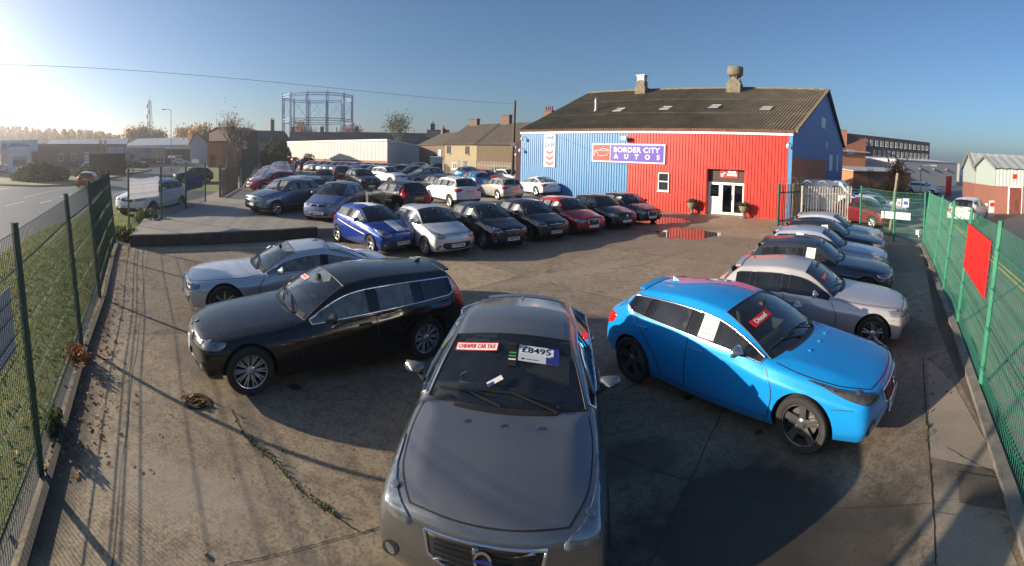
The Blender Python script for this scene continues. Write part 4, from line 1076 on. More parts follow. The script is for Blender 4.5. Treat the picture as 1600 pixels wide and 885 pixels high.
# leaf litter along the left fence and on the grass
q = np.random.default_rng(11); L_ = []
for k in range(1300):
    i = q.integers(1, 5); a = LFp[i].lerp(LFp[i+1] if i < 5 else LFp[i], q.uniform()); nrm = Vector((.65, .76, 0)); L_.append(a + nrm * abs(q.normal(.12, .32)) + Vector((0, 0, .012)))
for k in range(60): L_.append(Vector((q.uniform(-8, -1.5), q.uniform(1.5, 7), .012)))
for k in range(60): L_.append(RFp[0].lerp(RFp[2], q.uniform()) - Vector((.62, -.78, 0)) * 0 + Vector((-.5, .3, .012)) * q.uniform(0, 1.4))
L_ = [v for v in L_ if in_poly(np.array([[v.x, v.y]]), yard_poly)[0]]
tag(quads_obj('leaf_litter', L_, .038, S['leaf_litter'], tilt=.35, aspect=1.1, seed=4), kind='stuff', label='dry brown leaves blown against the fence foot and over the yard', cat='leaves')
pts = scatter(verge, 22000, 9); dd = np.hypot(pts[:, 0], pts[:, 1]); pts = pts[r_.uniform(0, 1, len(pts)) < np.clip((5 / dd) ** 1.6, 0, 1)]
tag(quads_obj('leaf_litter', np.column_stack([pts, np.full(len(pts), .045)]), .05, S['leaf_litter'], tilt=.5, aspect=1.1, seed=6), kind='stuff', label='fallen leaves lying in the verge grass', cat='leaves')
# kerb strips at the foot of both fences
def strip_kerb(pts, w, h, name, mat, label):
    mb = MB()
    for a, b in zip(pts, pts[1:]): mb.bar(a + Vector((0, 0, h/2 - .02)), b + Vector((0, 0, h/2 - .02)), w, h)
    return tag(mb.build(name, mat), label, 'kerb')
inn = Vector((.07, .08, 0)); strip_kerb([p + inn for p in LFp], .07, .08, 'edging_kerb', S['kerb_dark'], 'narrow raised concrete edging under the dark green mesh fence')
strip_kerb([R00 + Vector((-.06, .08, 0))] + [p + Vector((-.06, .08, 0)) for p in RFp], .14, .12, 'edging_kerb', S['kerb'], 'low concrete edging under the bright green mesh fence')
# tarmac repairs let into the slabs beside the green fence
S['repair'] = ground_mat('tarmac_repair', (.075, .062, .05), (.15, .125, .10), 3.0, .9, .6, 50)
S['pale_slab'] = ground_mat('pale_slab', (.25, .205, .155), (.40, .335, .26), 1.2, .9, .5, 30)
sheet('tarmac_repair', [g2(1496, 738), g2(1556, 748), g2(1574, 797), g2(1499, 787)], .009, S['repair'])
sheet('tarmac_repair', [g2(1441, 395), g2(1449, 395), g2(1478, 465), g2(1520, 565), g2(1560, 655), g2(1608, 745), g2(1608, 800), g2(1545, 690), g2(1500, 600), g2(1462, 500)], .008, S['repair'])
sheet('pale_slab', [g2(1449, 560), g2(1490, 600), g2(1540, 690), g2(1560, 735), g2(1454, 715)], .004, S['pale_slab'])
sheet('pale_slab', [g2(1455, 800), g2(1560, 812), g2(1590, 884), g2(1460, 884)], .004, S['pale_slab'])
# drain
dm = MB(); c = G(308, 628); dm.lathe([(0, .012), (.10, .012), (.11, .02), (.17, .02), (.18, .004)], 20, c=c)
for k in range(-3, 4): dm.cbox(c + Vector((k * .03, 0, .016)), (.012, .17, .012))
tag(dm.build('drain_cover', S['crack']), 'small round sunken drain grating clogged with leaves in the yard', 'drain')
tag(quads_obj('leaf_litter', [c + Vector((q.normal(0, .09), q.normal(0, .06), .03)) for _ in range(60)], .05, S['leaf_litter'], tilt=.6, seed=12), kind='stuff', label='leaves clogging the drain', cat='leaves')
# road markings and far pavements
def mark(pts, w, z, mat, name='road_marking'):
    mb = MB(); P_ = [Vector(p) for p in pts]; vs = []
    for i, p in enumerate(P_):
        t_ = (P_[min(i+1, len(P_)-1)] - P_[max(i-1, 0)]); t_.z = 0; t_.normalize(); s_ = Vector((-t_.y, t_.x, 0)) * w / 2
        vs += [(p.x - s_.x, p.y - s_.y, z), (p.x + s_.x, p.y + s_.y, z)]
    mb.add(vs, [(2*i, 2*i+1, 2*i+3, 2*i+2) for i in range(len(P_)-1)]); return tag(mb.build(name, mat), kind='structure')
for a, b in (((8, 322), (38, 315)), ((62, 318), (80, 313)), ((95, 308), (112, 303))): mark([G(*a), G(*b)], .12, .004, S['line'])
mark([G(36, 309), G(75, 300), G(118, 292)], .10, .004, S['line']); mark([G(0, 296), G(14, 294)], .3, .004, S['line'])
mark([G(176, 305), G(205, 296), G(232, 288)], .1, .004, S['line'])
isl = MB()
for a, b in zip([G(-60, 286), G(0, 290), G(60, 292), G(125, 290), G(165, 281), G(232, 268)], [G(0, 290), G(60, 292), G(125, 290), G(165, 281), G(232, 268), G(236, 264)]): isl.bar(a + Vector((0, 0, .05)), b + Vector((0, 0, .05)), .16, .14)
tag(isl.build('road_kerb', S['kerb']), 'long pale kerb round the hedge island at the junction', 'kerb')
# right side: pavement, road with double yellow lines, forecourt
a0, a1 = RFp[-1] + Vector((2.0, -1.4, 0)), RFp[0] + Vector((4.2, -5.2, 0))
rp = [(RFp[-1].x + .1, RFp[-1].y - .1), (RFp[0].x + .1, RFp[0].y - .12), (R00.x, R00.y - .3), (R00.x + 1.6, R00.y - 1.9), (RFp[0].x + 1.9, RFp[0].y - 1.5), (RFp[-1].x + 6.5, RFp[-1].y + 2.2), (RFp[-1].x + 12, RFp[-1].y + 9), (RFp[-1].x + 9, RFp[-1].y + 9)]
sheet('pavement', rp, .010, S['paving'])
for off_ in (2.25, 2.45):
    e = Vector((.63, -.78, 0)) * off_
    mark([R00 + e, RFp[0] + e, RFp[2] + e, RFp[-1] + e, RFp[-1] + e + Vector((9, 7.2, 0))], .09, .014, S['yellow_line'])
for off_ in (9.6, 9.8):
    e = Vector((.63, -.78, 0)) * off_; mark([R00 + e, RFp[0] + e, RFp[2] + e, RFp[-1] + e + Vector((9, 7.2, 0))], .09, .014, S['yellow_line'])
fc = [RFp[0] + Vector((.63, -.78, 0)) * 10.5, RFp[-1] + Vector((.63, -.78, 0)) * 10.5 + Vector((10, 8, 0)), RFp[-1] + Vector((45, 10, 0)), RFp[0] + Vector((40, -20, 0))]
sheet('forecourt', [(p.x, p.y) for p in fc], .006, S['paving'])

# ------------------------------------------------------------------ fences
def mesh_fence(name, pts, hts, lean, mat, label, group=None, wire=.0032, step=.05, folds=(.35, .95, 1.55, 2.15), post_w=.06, post_top=.08, skip=()):
    """welded mesh panels between square posts; lean = sideways offset of the post tops"""
    root = empty(name, pts[0]); org = Vector(pts[0]); lean = Vector(lean)
    tag(root, label, 'fence', group)
    for i, p in enumerate(pts):
        mb = MB(); h = hts[i] + post_top; base = Vector(p) - org; mb.bar(base, base + lean * h + Vector((0, 0, h)), post_w, post_w)
        mb.bar(base + lean * h + Vector((0, 0, h)), base + lean * h + Vector((0, 0, h + .012)), post_w + .01, post_w + .01)
        for z in (.3, .9, 1.5, 2.1):
            if z < h - .1: mb.cbox(base + lean * z + Vector((0, 0, z)), (post_w * 1.25, post_w * 1.25, .035))
        mb.build('post', mat, root)
    for i in range(len(pts) - 1):
        if i in skip: continue
        a, b = Vector(pts[i]) - org, Vector(pts[i+1]) - org; L = (b - a).length; d = (b - a) / L; nr = Vector((-d.y, d.x, 0)); mb = MB(); n = max(2, int(L / step)); h0, h1 = hts[i], hts[i+1]
        zs = [0.04]
        for f in folds: zs += [f - .05, f, f + .05]
        zs = [z for z in zs if z < min(h0, h1) - .08] + ['top']
        for k in range(n + 1):
            t_ = k / n; h = h0 + (h1 - h0) * t_; P_ = []
            for z in zs:
                zz = h if z == 'top' else z; o_ = .035 if z in folds else 0
                P_.append(a + d * (L * t_) + lean * zz + nr * o_ + Vector((0, 0, zz)))
            mb.tube(P_, wire, 3, caps=False)
        hz = [z for z in zs if z != 'top'] + [z for z in (.22, .62, .8, 1.25, 1.4, 1.8, 1.95) if z < min(h0, h1)]
        for z in hz + ['top']:
            za, zb_ = (h0, h1) if z == 'top' else (z, z); o_ = .035 if z in folds else 0
            mb.bar(a + lean * za + nr * o_ + Vector((0, 0, za)), b + lean * zb_ + nr * o_ + Vector((0, 0, zb_)), wire * 2.2)
        mb.build('mesh_panel', mat, root)
    return root
ll = Vector((-.65, -.76, 0)) * .085
hl = []
for p, tp in zip(LFp[1:], [(15, 362), (99.5, 311), (137.7, 289), (160, 277), (172.5, 270)]):
    P1 = p + ll * 2.4; hl.append(max(1.9, min(2.7, zof(P1, tp[0], tp[1]))))
hl = [hl[0]] + hl
mesh_fence('mesh_fence', LFp, hl, ll, S['fence_dark'], 'dark green welded mesh fence beside the leaf strewn grass verge')
LB = [LFp[-1], G(201.6, 363.6), G(252.2, 354), G(290.8, 336.8), G(321.2, 324)]
hb_ = [zof(p, x, y) for p, (x, y) in zip(LB, [(172.5, 270), (195, 268), (247.8, 264), (288.6, 261), (320.3, 257.7)])]
mesh_fence('mesh_fence', LB[1:], hb_[1:], (0, 0, 0), S['fence_dark'], 'thin dark green posts and mesh in front of the white off roader on the grass')
lr = Vector((.63, -.78, 0)) * .085
RP = [R00, R0] + RFp; hr_ = [zof(p + lr * 2.3, x, y) for p, (x, y) in zip(RFp, [(1569.6, 354.5), (1517.5, 331), (1491, 319), (1472, 310), (1452, 302)])]
mesh_fence('mesh_fence', RP, [hr_[0], hr_[0]] + hr_, lr, S['fence_green'], 'bright green welded mesh fence along the road with a red board on it', step=.07, wire=.0034)
# far mesh run joining the right fence to the palisade
RB = [RFp[-1], G(1396, 378), G(1343, 372)]
hb2 = [zof(p, x, y) for p, (x, y) in zip(RB, [(1450, 302), (1398, 300), (1345, 295)])]
mesh_fence('mesh_fence', RB, [2.2, 2.2, 2.3], (0, 0, 0), S['fence_green'], 'open green mesh fence behind the row of parked hatchbacks', wire=.003, folds=(.5, 1.4))
def palisade(name, a, b, h, mats, label, step=.16, split=None, curls=False, rails=(.35, 1.6)):
    root = empty(name, a); tag(root, label, 'fence'); L = (b - a).length; d = (b - a) / L; ang = math.atan2(d.y, d.x); root.rotation_euler = (0, 0, ang)
    n = int(L / step); pick = random.Random(2); groups = {}
    for k in range(n + 1):
        mi = 0 if split is None else pick.choice(split[0]) if k / n < split[1] else split[2]
        mb = groups.setdefault(mi, MB()); x = k * step; w = .065; hh = h + pick.uniform(-.02, .02); tl = pick.uniform(-.015, .015)
        prof = [(x - w/2, 0), (x + w/2, 0), (x + w/2 + tl, hh - .12), (x + w*.5 + tl, hh - .03), (x + .012 + tl, hh - .07), (x + tl, hh), (x - .012 + tl, hh - .07), (x - w*.5 + tl, hh - .03), (x - w/2 + tl, hh - .12)]
        vs = [(px_, -.006, pz_) for px_, pz_ in prof] + [(px_, .006, pz_) for px_, pz_ in prof]; m_ = len(prof)
        mb.add(vs, [tuple(range(m_)), tuple(reversed(range(m_, 2*m_)))] + [(i, (i+1) % m_, m_ + (i+1) % m_, m_ + i) for i in range(m_)])
    for mi, mb in groups.items(): mb.build('pales', mats[mi], root)
    for z in rails: rb = MB(); rb.box((0, .008, h * z / 2.0 - .03), (L, .045, h * z / 2.0 + .03)); rb.build('rail', mats[0], root)
    for k in range(0, int(L / 2.75) + 1): pb_ = MB(); pb_.box((k * 2.75 - .05, .05, 0), (k * 2.75 + .05, .13, h)); pb_.build('post', mats[0], root)
    if curls:
        cb = MB(); P_ = []
        for k in range(int(L / .06)):
            a_ = k * .42; P_.append((k * .06, .18 * math.cos(a_) + .03, h + .10 + .18 * math.sin(a_)))
        cb.tube(P_, .008, 3); cb.build('razor_wire', S['galv'], root)
    return root
PAL0, PAL1, PAL2 = G(1217, 358), G(1250, 352), G(1328, 350)
palisade('palisade_fence', PAL0, PAL1, 2.25, [S['fence_dark'], S['rust'], S['galv'], S['yellow']], 'bent multicoloured palisade bay at the building corner', split=((0, 0, 1, 2), .99, 0), curls=True, step=.14)
palisade('palisade_fence', PAL1 + Vector((.12, 0, 0)), PAL2, 2.1, [S['pale_pales']], 'pale galvanised palisade fence with razor wire behind the parked hatchbacks', curls=True)
PG0, PG1, PG2 = G(347, 317), G(372, 301), G(398, 262)
gz = palisade('palisade_gate', PG0 + Vector((0, 0, .1)), PG1 + Vector((0, 0, .1)), 2.0, [S['wood']], 'open gate of weathered timber pales hung on a red post', step=.14)
gz['category'] = 'gate'
mb = MB(); mb.bar(PG0 + Vector((-.15, 0, 0)), PG0 + Vector((-.15, 0, 2.45)), .12, .12); tag(mb.build('gate_post', S['rust']), 'rusty red steel gate post at the edge of the lawn', 'gate post')
palisade('palisade_fence', PG1 + Vector((.1, .3, 0)), PG2, 2.5, [S['fence_dark']], 'tall dark green palisade fence along the row of red cars', step=.2)
mb = MB(); a = G(1390, 367); mb.bar(a, a + Vector((.45, 0, 3.0)), .12, .12); tag(mb.build('timber_post', S['wood']), 'leaning timber post in the mesh fence holding a white board', 'post')
# ------------------------------------------------------------------ the showroom shed
_a, _b = G(1031, 329), G(1214, 342.7); U = (_b - _a).normalized(); U.z = 0; U.normalize()
def on_line(x, a, u):
    d = ray(x, 250); det = d.x * -u.y + u.x * d.y
    s = (a.x * -u.y + u.x * a.y) / det
    return Vector((d.x * s, d.y * s, 0))
F0, F1 = on_line(814, _a, U), on_line(1236, _a, U); FLn = (F1 - F0).length
N_ = Vector((-U.y, U.x, 0));  N_ = N_ if N_.dot(F1) > 0 else -N_
WH = (zof(F0, 814, 208.8) + zof(F1, 1236, 213.5)) / 2
def wall_sz(x, y):
    p = on_line(x, _a, U); return (p - F0).dot(U), zof(p, x, y)
FM = Matrix(((U.x, N_.x, 0, F0.x), (U.y, N_.y, 0, F0.y), (0, 0, 1, 0), (0, 0, 0, 1)))   # local x along the front, y into the shed
if FM.to_3x3().determinant() < 0: print('facade frame is mirrored')
shed = empty('car_showroom', F0); shed.rotation_euler = FM.to_euler()
tag(shed, 'long blue and red corrugated metal showroom shed with a mossy pitched roof', 'building')
sB = wall_sz(981, 260)[0]; d0, d1 = wall_sz(1105, 300)[0], wall_sz(1165, 300)[0]; dz = wall_sz(1105, 263)[1]
def corr(mb, x0, x1, z0, z1, y=0.0, pitch=.20, depth=.035, m=0):
    """trapezoid sheet profile running up the wall"""
    n = max(1, int(round((x1 - x0) / pitch))); p = (x1 - x0) / n; P_ = []
    for k in range(n):
        x = x0 + k * p; P_ += [(x, y), (x + p*.45, y), (x + p*.55, y - depth), (x + p*.90, y - depth)]
    P_.append((x1, y)); vs = [(a, b, z0) for a, b in P_] + [(a, b, z1) for a, b in P_]; k = len(P_)
    mb.add(vs, [(i, i+1, k+i+1, k+i) for i in range(k-1)], m)
mb = MB(); corr(mb, 0, sB, .0, WH); mb.build('blue_wall', S['blue_clad'], shed)
mb = MB(); corr(mb, sB, d0, .0, WH); corr(mb, d0, d1, dz, WH); corr(mb, d1, FLn - .16, .0, WH); mb.build('red_wall', S['red_clad'], shed)
mb = MB(); mb.box((FLn - .16, -.05, 0), (FLn + .06, .1, WH)); mb.build('corner_trim', S['blue_clad'], shed)
mb = MB(); mb.box((-.05, -.10, WH), (FLn + .08, .05, WH + .16)); mb.build('fascia', S['white_trim'], shed)
mb = MB(); mb.tube([(-.1, -.16, WH + .24), (FLn + .15, -.16, WH + .24)], .08, 8); mb.build('gutter', simple('rusty_gutter', (.24, .12, .08), .8, var=.4, scale=5), shed)
# gable plane, slightly out of square
ga = math.radians(-8); GD = Vector((math.sin(-ga), math.cos(ga), 0)); GDEP = 21.0
apx = GD * 10.0; RZ = 8.6
for _ in range(30):
    P_ = FM @ (Vector((FLn, 0, 0)) + apx); RZ = zof(P_, 1285, 141)
ridgeL = Vector((0.0, 9.4, 0)); PL = FM @ ridgeL; RZL = RZ
R1 = Vector((FLn, 0, 0)) + apx; rear = Vector((FLn, 0, 0)) + GD * GDEP
e_ = .28; zE = WH + .22
def roofpoint(t, s): # t along the ridge, s up the slope
    lo = Vector((-.25, -e_, zE)).lerp(Vector((FLn + .25, -e_, zE)), t); hi = Vector((ridgeL.x - .25, ridgeL.y, RZL)).lerp(Vector((R1.x + .22, R1.y, RZ)), t)
    return lo.lerp(hi, s)
mb = MB(); n = 95; vs = []
sl = []
for k in range(2 * n + 1):
    t_ = k / (2 * n); dzz = .075 if k % 2 else 0
    for s_ in (0, .34, .345, .68, .685, 1):
        v = roofpoint(t_, s_); v.z += dzz + (.02 if s_ in (.345, .685) else 0) - .05 * math.sin(PI * s_) * (1 + .6 * math.sin(t_ * 11)); vs.append(v)
mb.add(vs, [(6*i+j, 6*(i+1)+j, 6*(i+1)+j+1, 6*i+j+1) for i in range(2*n) for j in range(5)])
o = mb.build('roof', S['roof_moss'], shed, smooth=False); roof_o = o
mb = MB(); br_ = Vector((0, GDEP, zE)); mb.add([(-.25, ridgeL.y, RZL), (R1.x + .22, R1.y, RZ), (rear.x + .22, rear.y + .3, zE), (-.25, GDEP + .3, zE)], [(0, 1, 2, 3)]); mb.build('rear_roof', S['roof_moss'], shed)
mb = MB(); mb.tube([Vector((-.3, ridgeL.y, RZL + .03)), Vector((R1.x + .25, R1.y, RZ + .03))], .12, 8); mb.build('ridge_cap', S['cement'], shed)
mb = MB(); mb.bar(roofpoint(1, 0) + Vector((.05, 0, .05)), roofpoint(1, 1) + Vector((.05, 0, .05)), .14, .16); mb.bar(roofpoint(1, 1) + Vector((.05, 0, .02)), Vector((rear.x + .25, rear.y + .3, zE)), .12, .14); mb.build('verge_board', S['wood'], shed)
def rooflight(x, y):
    # find t, s on the roof plane for a pixel
    best = None
    for i in range(101):
        for j in range(61):
            P_ = FM @ roofpoint(i/100, j/60); q_ = proj(P_); d_ = (q_[0]-x)**2 + (q_[1]-y)**2
            if best is None or d_ < best[0]: best = (d_, i/100, j/60)
    return best[1], best[2]
glz = simple('roof_light_sheet', (.30, .31, .30), .3)
for (x, y) in ((968, 173), (1040, 171), (1117, 169), (1197, 170)):
    t_, s_ = rooflight(x, y); w = .034; h = .07; mb = MB(); up = Vector((0, -.03, .075))
    mb.add([roofpoint(t_-w/2, s_-h/2)+up, roofpoint(t_+w/2, s_-h/2)+up, roofpoint(t_+w/2, s_+h/2)+up, roofpoint(t_-w/2, s_+h/2)+up], [(0,1,2,3)])
    for a_, b_ in ((0,1),(1,2),(2,3),(3,0)): mb.bar(mb.v[a_], mb.v[b_], .04)
    mb.build('roof_light', glz, o)
def vent(x, y, big):
    t_, s_ = rooflight(x, y); b_ = roofpoint(t_, s_); mb = MB()
    if big == 0:
        mb.box((-.62, -.5, -1.2), (.62, .5, .62)); mb.box((-.50, -.42, .62), (.50, .42, 1.25))
        h = mb.build('ridge_vent', S['cement'], o); h.location = b_; h.scale = (.78, .78, .78); mb = MB()
        mb.box((-.42, -.38, 1.25), (-.36, .38, 1.85)); mb.box((.36, -.38, 1.25), (.42, .38, 1.85)); mb.box((-.36, .30, 1.25), (.36, .36, 1.85)); mb.box((-.55, -.5, 1.85), (.55, .5, 1.93)); mb.box((-.36, -.36, 1.35), (.30, -.30, 1.8)); mb.build('cowl', S['galv'], h)
    elif big == 1:
        mb.box((-.66, -.55, -1.3), (.66, .55, .75)); mb.box((-.55, -.45, .75), (.55, .45, 1.05)); h = mb.build('ridge_vent', S['cement'], o); h.location = b_; h.scale = (.85, .85, .82)
        mb = MB(); mb.lathe([(.36, 1.05), (.36, 1.55)], 16); 
        for k in range(4): a_ = k * PI / 2 + .5; mb.bar((.45 * math.cos(a_), .45 * math.sin(a_), 1.0), (.6 * math.cos(a_), .6 * math.sin(a_), 1.6), .05)
        mb.lathe([(.55, 1.42), (.74, 1.55), (.76, 1.6), (.76, 2.3), (.70, 2.34), (.66, 2.3), (.66, 1.9), (0, 1.9)], 28); mb.build('cowl', S['cement'], h, smooth=True, auto=35)
    else:
        mb.lathe([(.34, -.3), (.13, .06), (.13, .62), (.17, .64), (.17, .72), (.13, .74), (.13, .84), (.20, .86), (.06, 1.0), (0, 1.02)], 16); h = mb.build('flue_pipe', S['galv'], o, smooth=True, auto=40); h.location = b_
vent(1003, 146, 0); vent(1148, 142, 1); vent(932, 172, 2)
# gable end
def gp(s, z): p = Vector((FLn + .06, 0, 0)) + GD * s; return Vector((p.x, p.y, z))
mb = MB(); mb.add([gp(0, 3.6), gp(0, WH + .18), gp(10.0, RZ - .08), gp(GDEP, zE - .1), gp(GDEP, 1.3), gp(11.0, 1.3), gp(11.0, 3.6)], [tuple(range(7))]); mb.build('gable_wall', S['blue_dark'], shed)
off1 = Vector((.01, 0, 0))
mb = MB(); mb.add([gp(0, 0), gp(0, 3.6), gp(11.0, 3.6), gp(11.0, 0)], [(0,1,2,3)]); mb.build('brick_wall', S['brick_orange'], shed)
mb = MB(); mb.add([gp(11, 0), gp(11, 1.3), gp(GDEP, 1.3), gp(GDEP, 0)], [(0,1,2,3)]); mb.build('plinth_wall', S['cold_clad'], shed)
mb = MB(); mb.box((0, 0, 0), (1.4, .06, 2.4)); w_ = mb.build('shutter_panel', S['render_cream'], shed); w_.location = gp(2.0, 0) + Vector((.03, 0, 0)); w_.rotation_euler = (0, 0, math.atan2(GD.y, GD.x))
for s0, s1, z0, z1 in ((8.4, 10.0, 6.1, 6.9), (12.6, 14.2, 2.7, 4.1), (16.8, 17.6, 2.6, 4.2), (10.8, 11.3, 4.6, 5.1)):
    mb = MB(); mb.box((0, 0, z0), (s1 - s0, .07, z1)); w_ = mb.build('window', S['white_trim'], shed); w_.location = gp(s0, 0) + Vector((.03, 0, 0)); w_.rotation_euler = (0, 0, math.atan2(GD.y, GD.x))
mb = MB(); mb.add([(0, 0, 0), (0, 0, WH), (0, ridgeL.y, RZL - .1), (0, GDEP, zE - .1), (0, GDEP, 0)], [(0,1,2,3,4)]); mb.add([(0, GDEP, 0), (0, GDEP, zE - .1), (rear.x, rear.y, zE - .1), (rear.x, rear.y, 0)], [(0,1,2,3)]); mb.build('rear_wall', S['blue_dark'], shed)
# window in the red wall
def frame_rect(mb, x0, x1, z0, z1, w, y0, y1, m=0):
    mb.box((x0, y0, z0), (x0 + w, y1, z1), m); mb.box((x1 - w, y0, z0), (x1, y1, z1), m); mb.box((x0 + w, y0, z0), (x1 - w, y1, z0 + w), m); mb.box((x0 + w, y0, z1 - w), (x1 - w, y1, z1), m)
wx0, wz1 = wall_sz(1030, 269.5); wx1, wz0 = wall_sz(1047, 299)
mb = MB(); frame_rect(mb, wx0, wx1, wz0, wz1, .06, -.085, -.0); mid = (wz0 + wz1) / 2 + .02; mb.box((wx0 + .06, -.085, mid - .035), (wx1 - .06, -.0, mid + .035)); h = mb.build('window', S['white_trim'], shed)
mb = MB(); mb.box((wx0 + .05, -.05, wz0 + .05), (wx1 - .05, -.045, wz1 - .05)); mb.build('pane', simple('window_dark_glass', (.03, .035, .04), .05, var=.1), h)
mb = MB(); mb.box((wx0 - .05, -.13, wz0 - .06), (wx1 + .05, -.0, wz0 - .002)); mb.build('sill', S['white_trim'], h)
# entrance
dh = wall_sz(1120, 285)[1]
mb = MB(); mb.box((d0, -.0, 0), (d0 + .03, .62, dz)); mb.box((d1 - .03, 0, 0), (d1, .62, dz)); mb.box((d0 + .03, 0, dz - .03), (d1 - .03, .62, dz)); mb.build('door_reveal', S['red_clad'], shed)
mb = MB(); n = 7
for k in range(n): z0 = dh + .03 + (dz - .03 - dh - .03) * k / n; mb.box((d0 + .03, .30, z0), (d1 - .03, .34, z0 + (dz - dh - .06) / n - .012))
mb.build('timber_transom', S['timber_brown'], shed)
DG = glass_mat('door_glass', .30, 0)
sp = d0 + (d1 - d0) * .36
mb = MB(); frame_rect(mb, d0 + .03, d1 - .03, .03, dh, .07, .26, .36); mb.box((sp - .04, .26, .1), (sp + .04, .36, dh - .07)); h = mb.build('door_frame', S['white_trim'], shed)
md_ = (sp + d1) / 2
mb = MB(); mb.box((d0 + .10, .29, .10), (sp - .04, .33, 1.0)); wz = 1.0; frame_rect(mb, d0 + .10, sp - .04, 1.0, dh - .07, .09, .28, .34); mb.build('side_panel', S['white_trim'], h)
mb = MB(); mb.box((d0 + .19, .31, 1.09), (sp - .13, .315, dh - .16)); mb.build('pane', DG, h)
for xa, xb in ((sp + .04, md_), (md_, d1 - .10)):
    mb = MB(); frame_rect(mb, xa, xb, .10, dh - .07, .075, .265, .335); dd_ = mb.build('door', S['white_trim'], h)
    mb = MB(); mb.box((xa + .07, .30, .17), (xb - .07, .305, dh - .14)); mb.build('pane', DG, dd_)
mb = MB(); mb.tube([(md_ - .05, .24, .9), (md_ - .05, .22, 1.0), (md_ - .05, .24, 1.25)], .015, 6); mb.build('handle', M['chrome'], h)
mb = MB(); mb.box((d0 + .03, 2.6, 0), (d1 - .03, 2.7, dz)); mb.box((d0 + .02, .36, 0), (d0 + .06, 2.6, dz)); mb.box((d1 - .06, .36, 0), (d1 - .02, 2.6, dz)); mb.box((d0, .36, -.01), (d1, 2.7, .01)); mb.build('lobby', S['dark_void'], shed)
# ---- signs on the front
def on_wall(name, label, cat, x0, y0, x1, y1, mats, yoff=-.09, th=.04):
    a, z1 = wall_sz(x0, y0); b, z0 = wall_sz(x1, y1); o = empty(name, FM @ Vector((a, yoff, z0))); o.rotation_euler = FM.to_euler(); tag(o, label, cat); return o, b - a, z1 - z0
TX = Matrix.Rotation(PI/2, 4, 'X')
SG, sw_, sh_ = on_wall('shop_sign', 'wide white framed BORDER CITY AUTOS sign with a red car panel on the shed front', 'sign', 926, 224, 1040, 259.5, None, -.11)
sh_ = wall_sz(926, 224)[1] - wall_sz(926, 252.5)[1]; SG.location.z = wall_sz(926, 252.5)[1]
mb = MB(); mb.box((0, 0, 0), (sw_, .07, sh_)); mb.build('board', M['paper'], SG)
b_ = .045 * sw_ / 4; rx = sw_ * .262; bd = sh_ * .075
mb = MB(); mb.box((bd, -.004, bd), (rx, -.001, sh_ - bd)); mb.build('red_panel', M['red_print'], SG)
mb = MB(); mb.box((rx + .05, -.004, bd), (sw_ - bd, -.001, sh_ - bd)); mb.build('purple_panel', simple('purple_print', (.065, .025, .36), .45, var=.03), SG)
text_obj('lettering', 'BORDER CITY', sh_ * .37, M['white_print'], SG, Matrix.Translation((rx + .05 + (sw_ - bd - rx - .05) / 2, -.009, sh_ * .665)) @ TX, .003, .007, 1.0, 1.08)
tw = text_obj('lettering', 'A U T O S', sh_ * .34, M['white_print'], SG, Matrix.Translation((rx + .05 + (sw_ - bd - rx - .05) / 2, -.009, sh_ * .315)) @ TX, .003, .012, 1.0, 1.75)
for o_ in SG.children:
    if o_.name.startswith('lettering'):
        w = o_.dimensions.x if o_.dimensions.x else 1; xs = [v.co.x for v in o_.data.vertices]; w = max(xs) - min(xs); tgt = (sw_ - bd - rx - .05) * .86; k = tgt / w; mid = (max(xs) + min(xs)) / 2
        for v in o_.data.vertices: v.co.x = (v.co.x - mid) * k
cw = rx - bd
def car_line(mb, pts, r=.022): mb.tube([Vector((bd + cw * a, -.012, sh_ * b)) for a, b in pts], r, 5)
mb = MB(); car_line(mb, open_curve([(x, y, 0) for x, y in ((.02, .55), (.10, .50), (.22, .58), (.42, .63), (.58, .72), (.75, .70), (.95, .60))], 5) and [(v.x, v.y) for v in open_curve([(x, y, 0) for x, y in ((.02, .52), (.14, .60), (.40, .64), (.56, .72), (.75, .70), (.97, .62))], 5)])
car_line(mb, [(v.x, v.y) for v in open_curve([(x, y, 0) for x, y in ((.40, .62), (.62, .60), (.97, .62))], 5)], .014); car_line(mb, [(.02, .52), (.04, .40), (.12, .36)])
car_line(mb, [(.30, .36), (.55, .33), (.80, .36), (.90, .44), (.97, .50)]); car_line(mb, [(v.x, v.y) for v in open_curve([(.21 + .11 * math.cos(a_) , .40 + .13 * math.sin(a_), 0) for a_ in np.linspace(-.4, 3.9, 9)], 3)])
car_line(mb, [(.86, .34), (.94, .40), (.95, .5)], .014); mb.build('car_outline', M['white_print'], SG, smooth=True)
BN, bw_, bh_ = on_wall('vertical_banner', 'tall white hand car wash banner with red chevrons on the blue wall', 'banner', 851.5, 210.5, 868.5, 261.5, None, -.10)
mb = MB(); mb.box((0, 0, 0), (bw_, .04, bh_)); mb.build('board', M['paper'], BN)
tx_ = lambda s_, sz, z, mat, bold=.0: text_obj('lettering', s_, sz, mat, BN, Matrix.Translation((bw_ / 2, -.006, z)) @ TX, .002, bold)
def fit(o_, tgt):
    xs = [v.co.x for v in o_.data.vertices]; k = tgt / (max(xs) - min(xs)); mid = (max(xs) + min(xs)) / 2
    for v in o_.data.vertices: v.co.x = (v.co.x - mid) * k
navy = simple('blue_print', (.06, .13, .35), .5); grey_ = simple('grey_print', (.42, .46, .55), .5)
fit(tx_('HAND', bh_ * .14, bh_ * .90, navy, .02), bw_ * .88); fit(tx_('CAR WASH', bh_ * .075, bh_ * .80, grey_, .01), bw_ * .8); fit(tx_('£4.95', bh_ * .17, bh_ * .67, navy, .02), bw_ * .9)
rp_ = simple('chevron_red', (.55, .05, .06), .5)
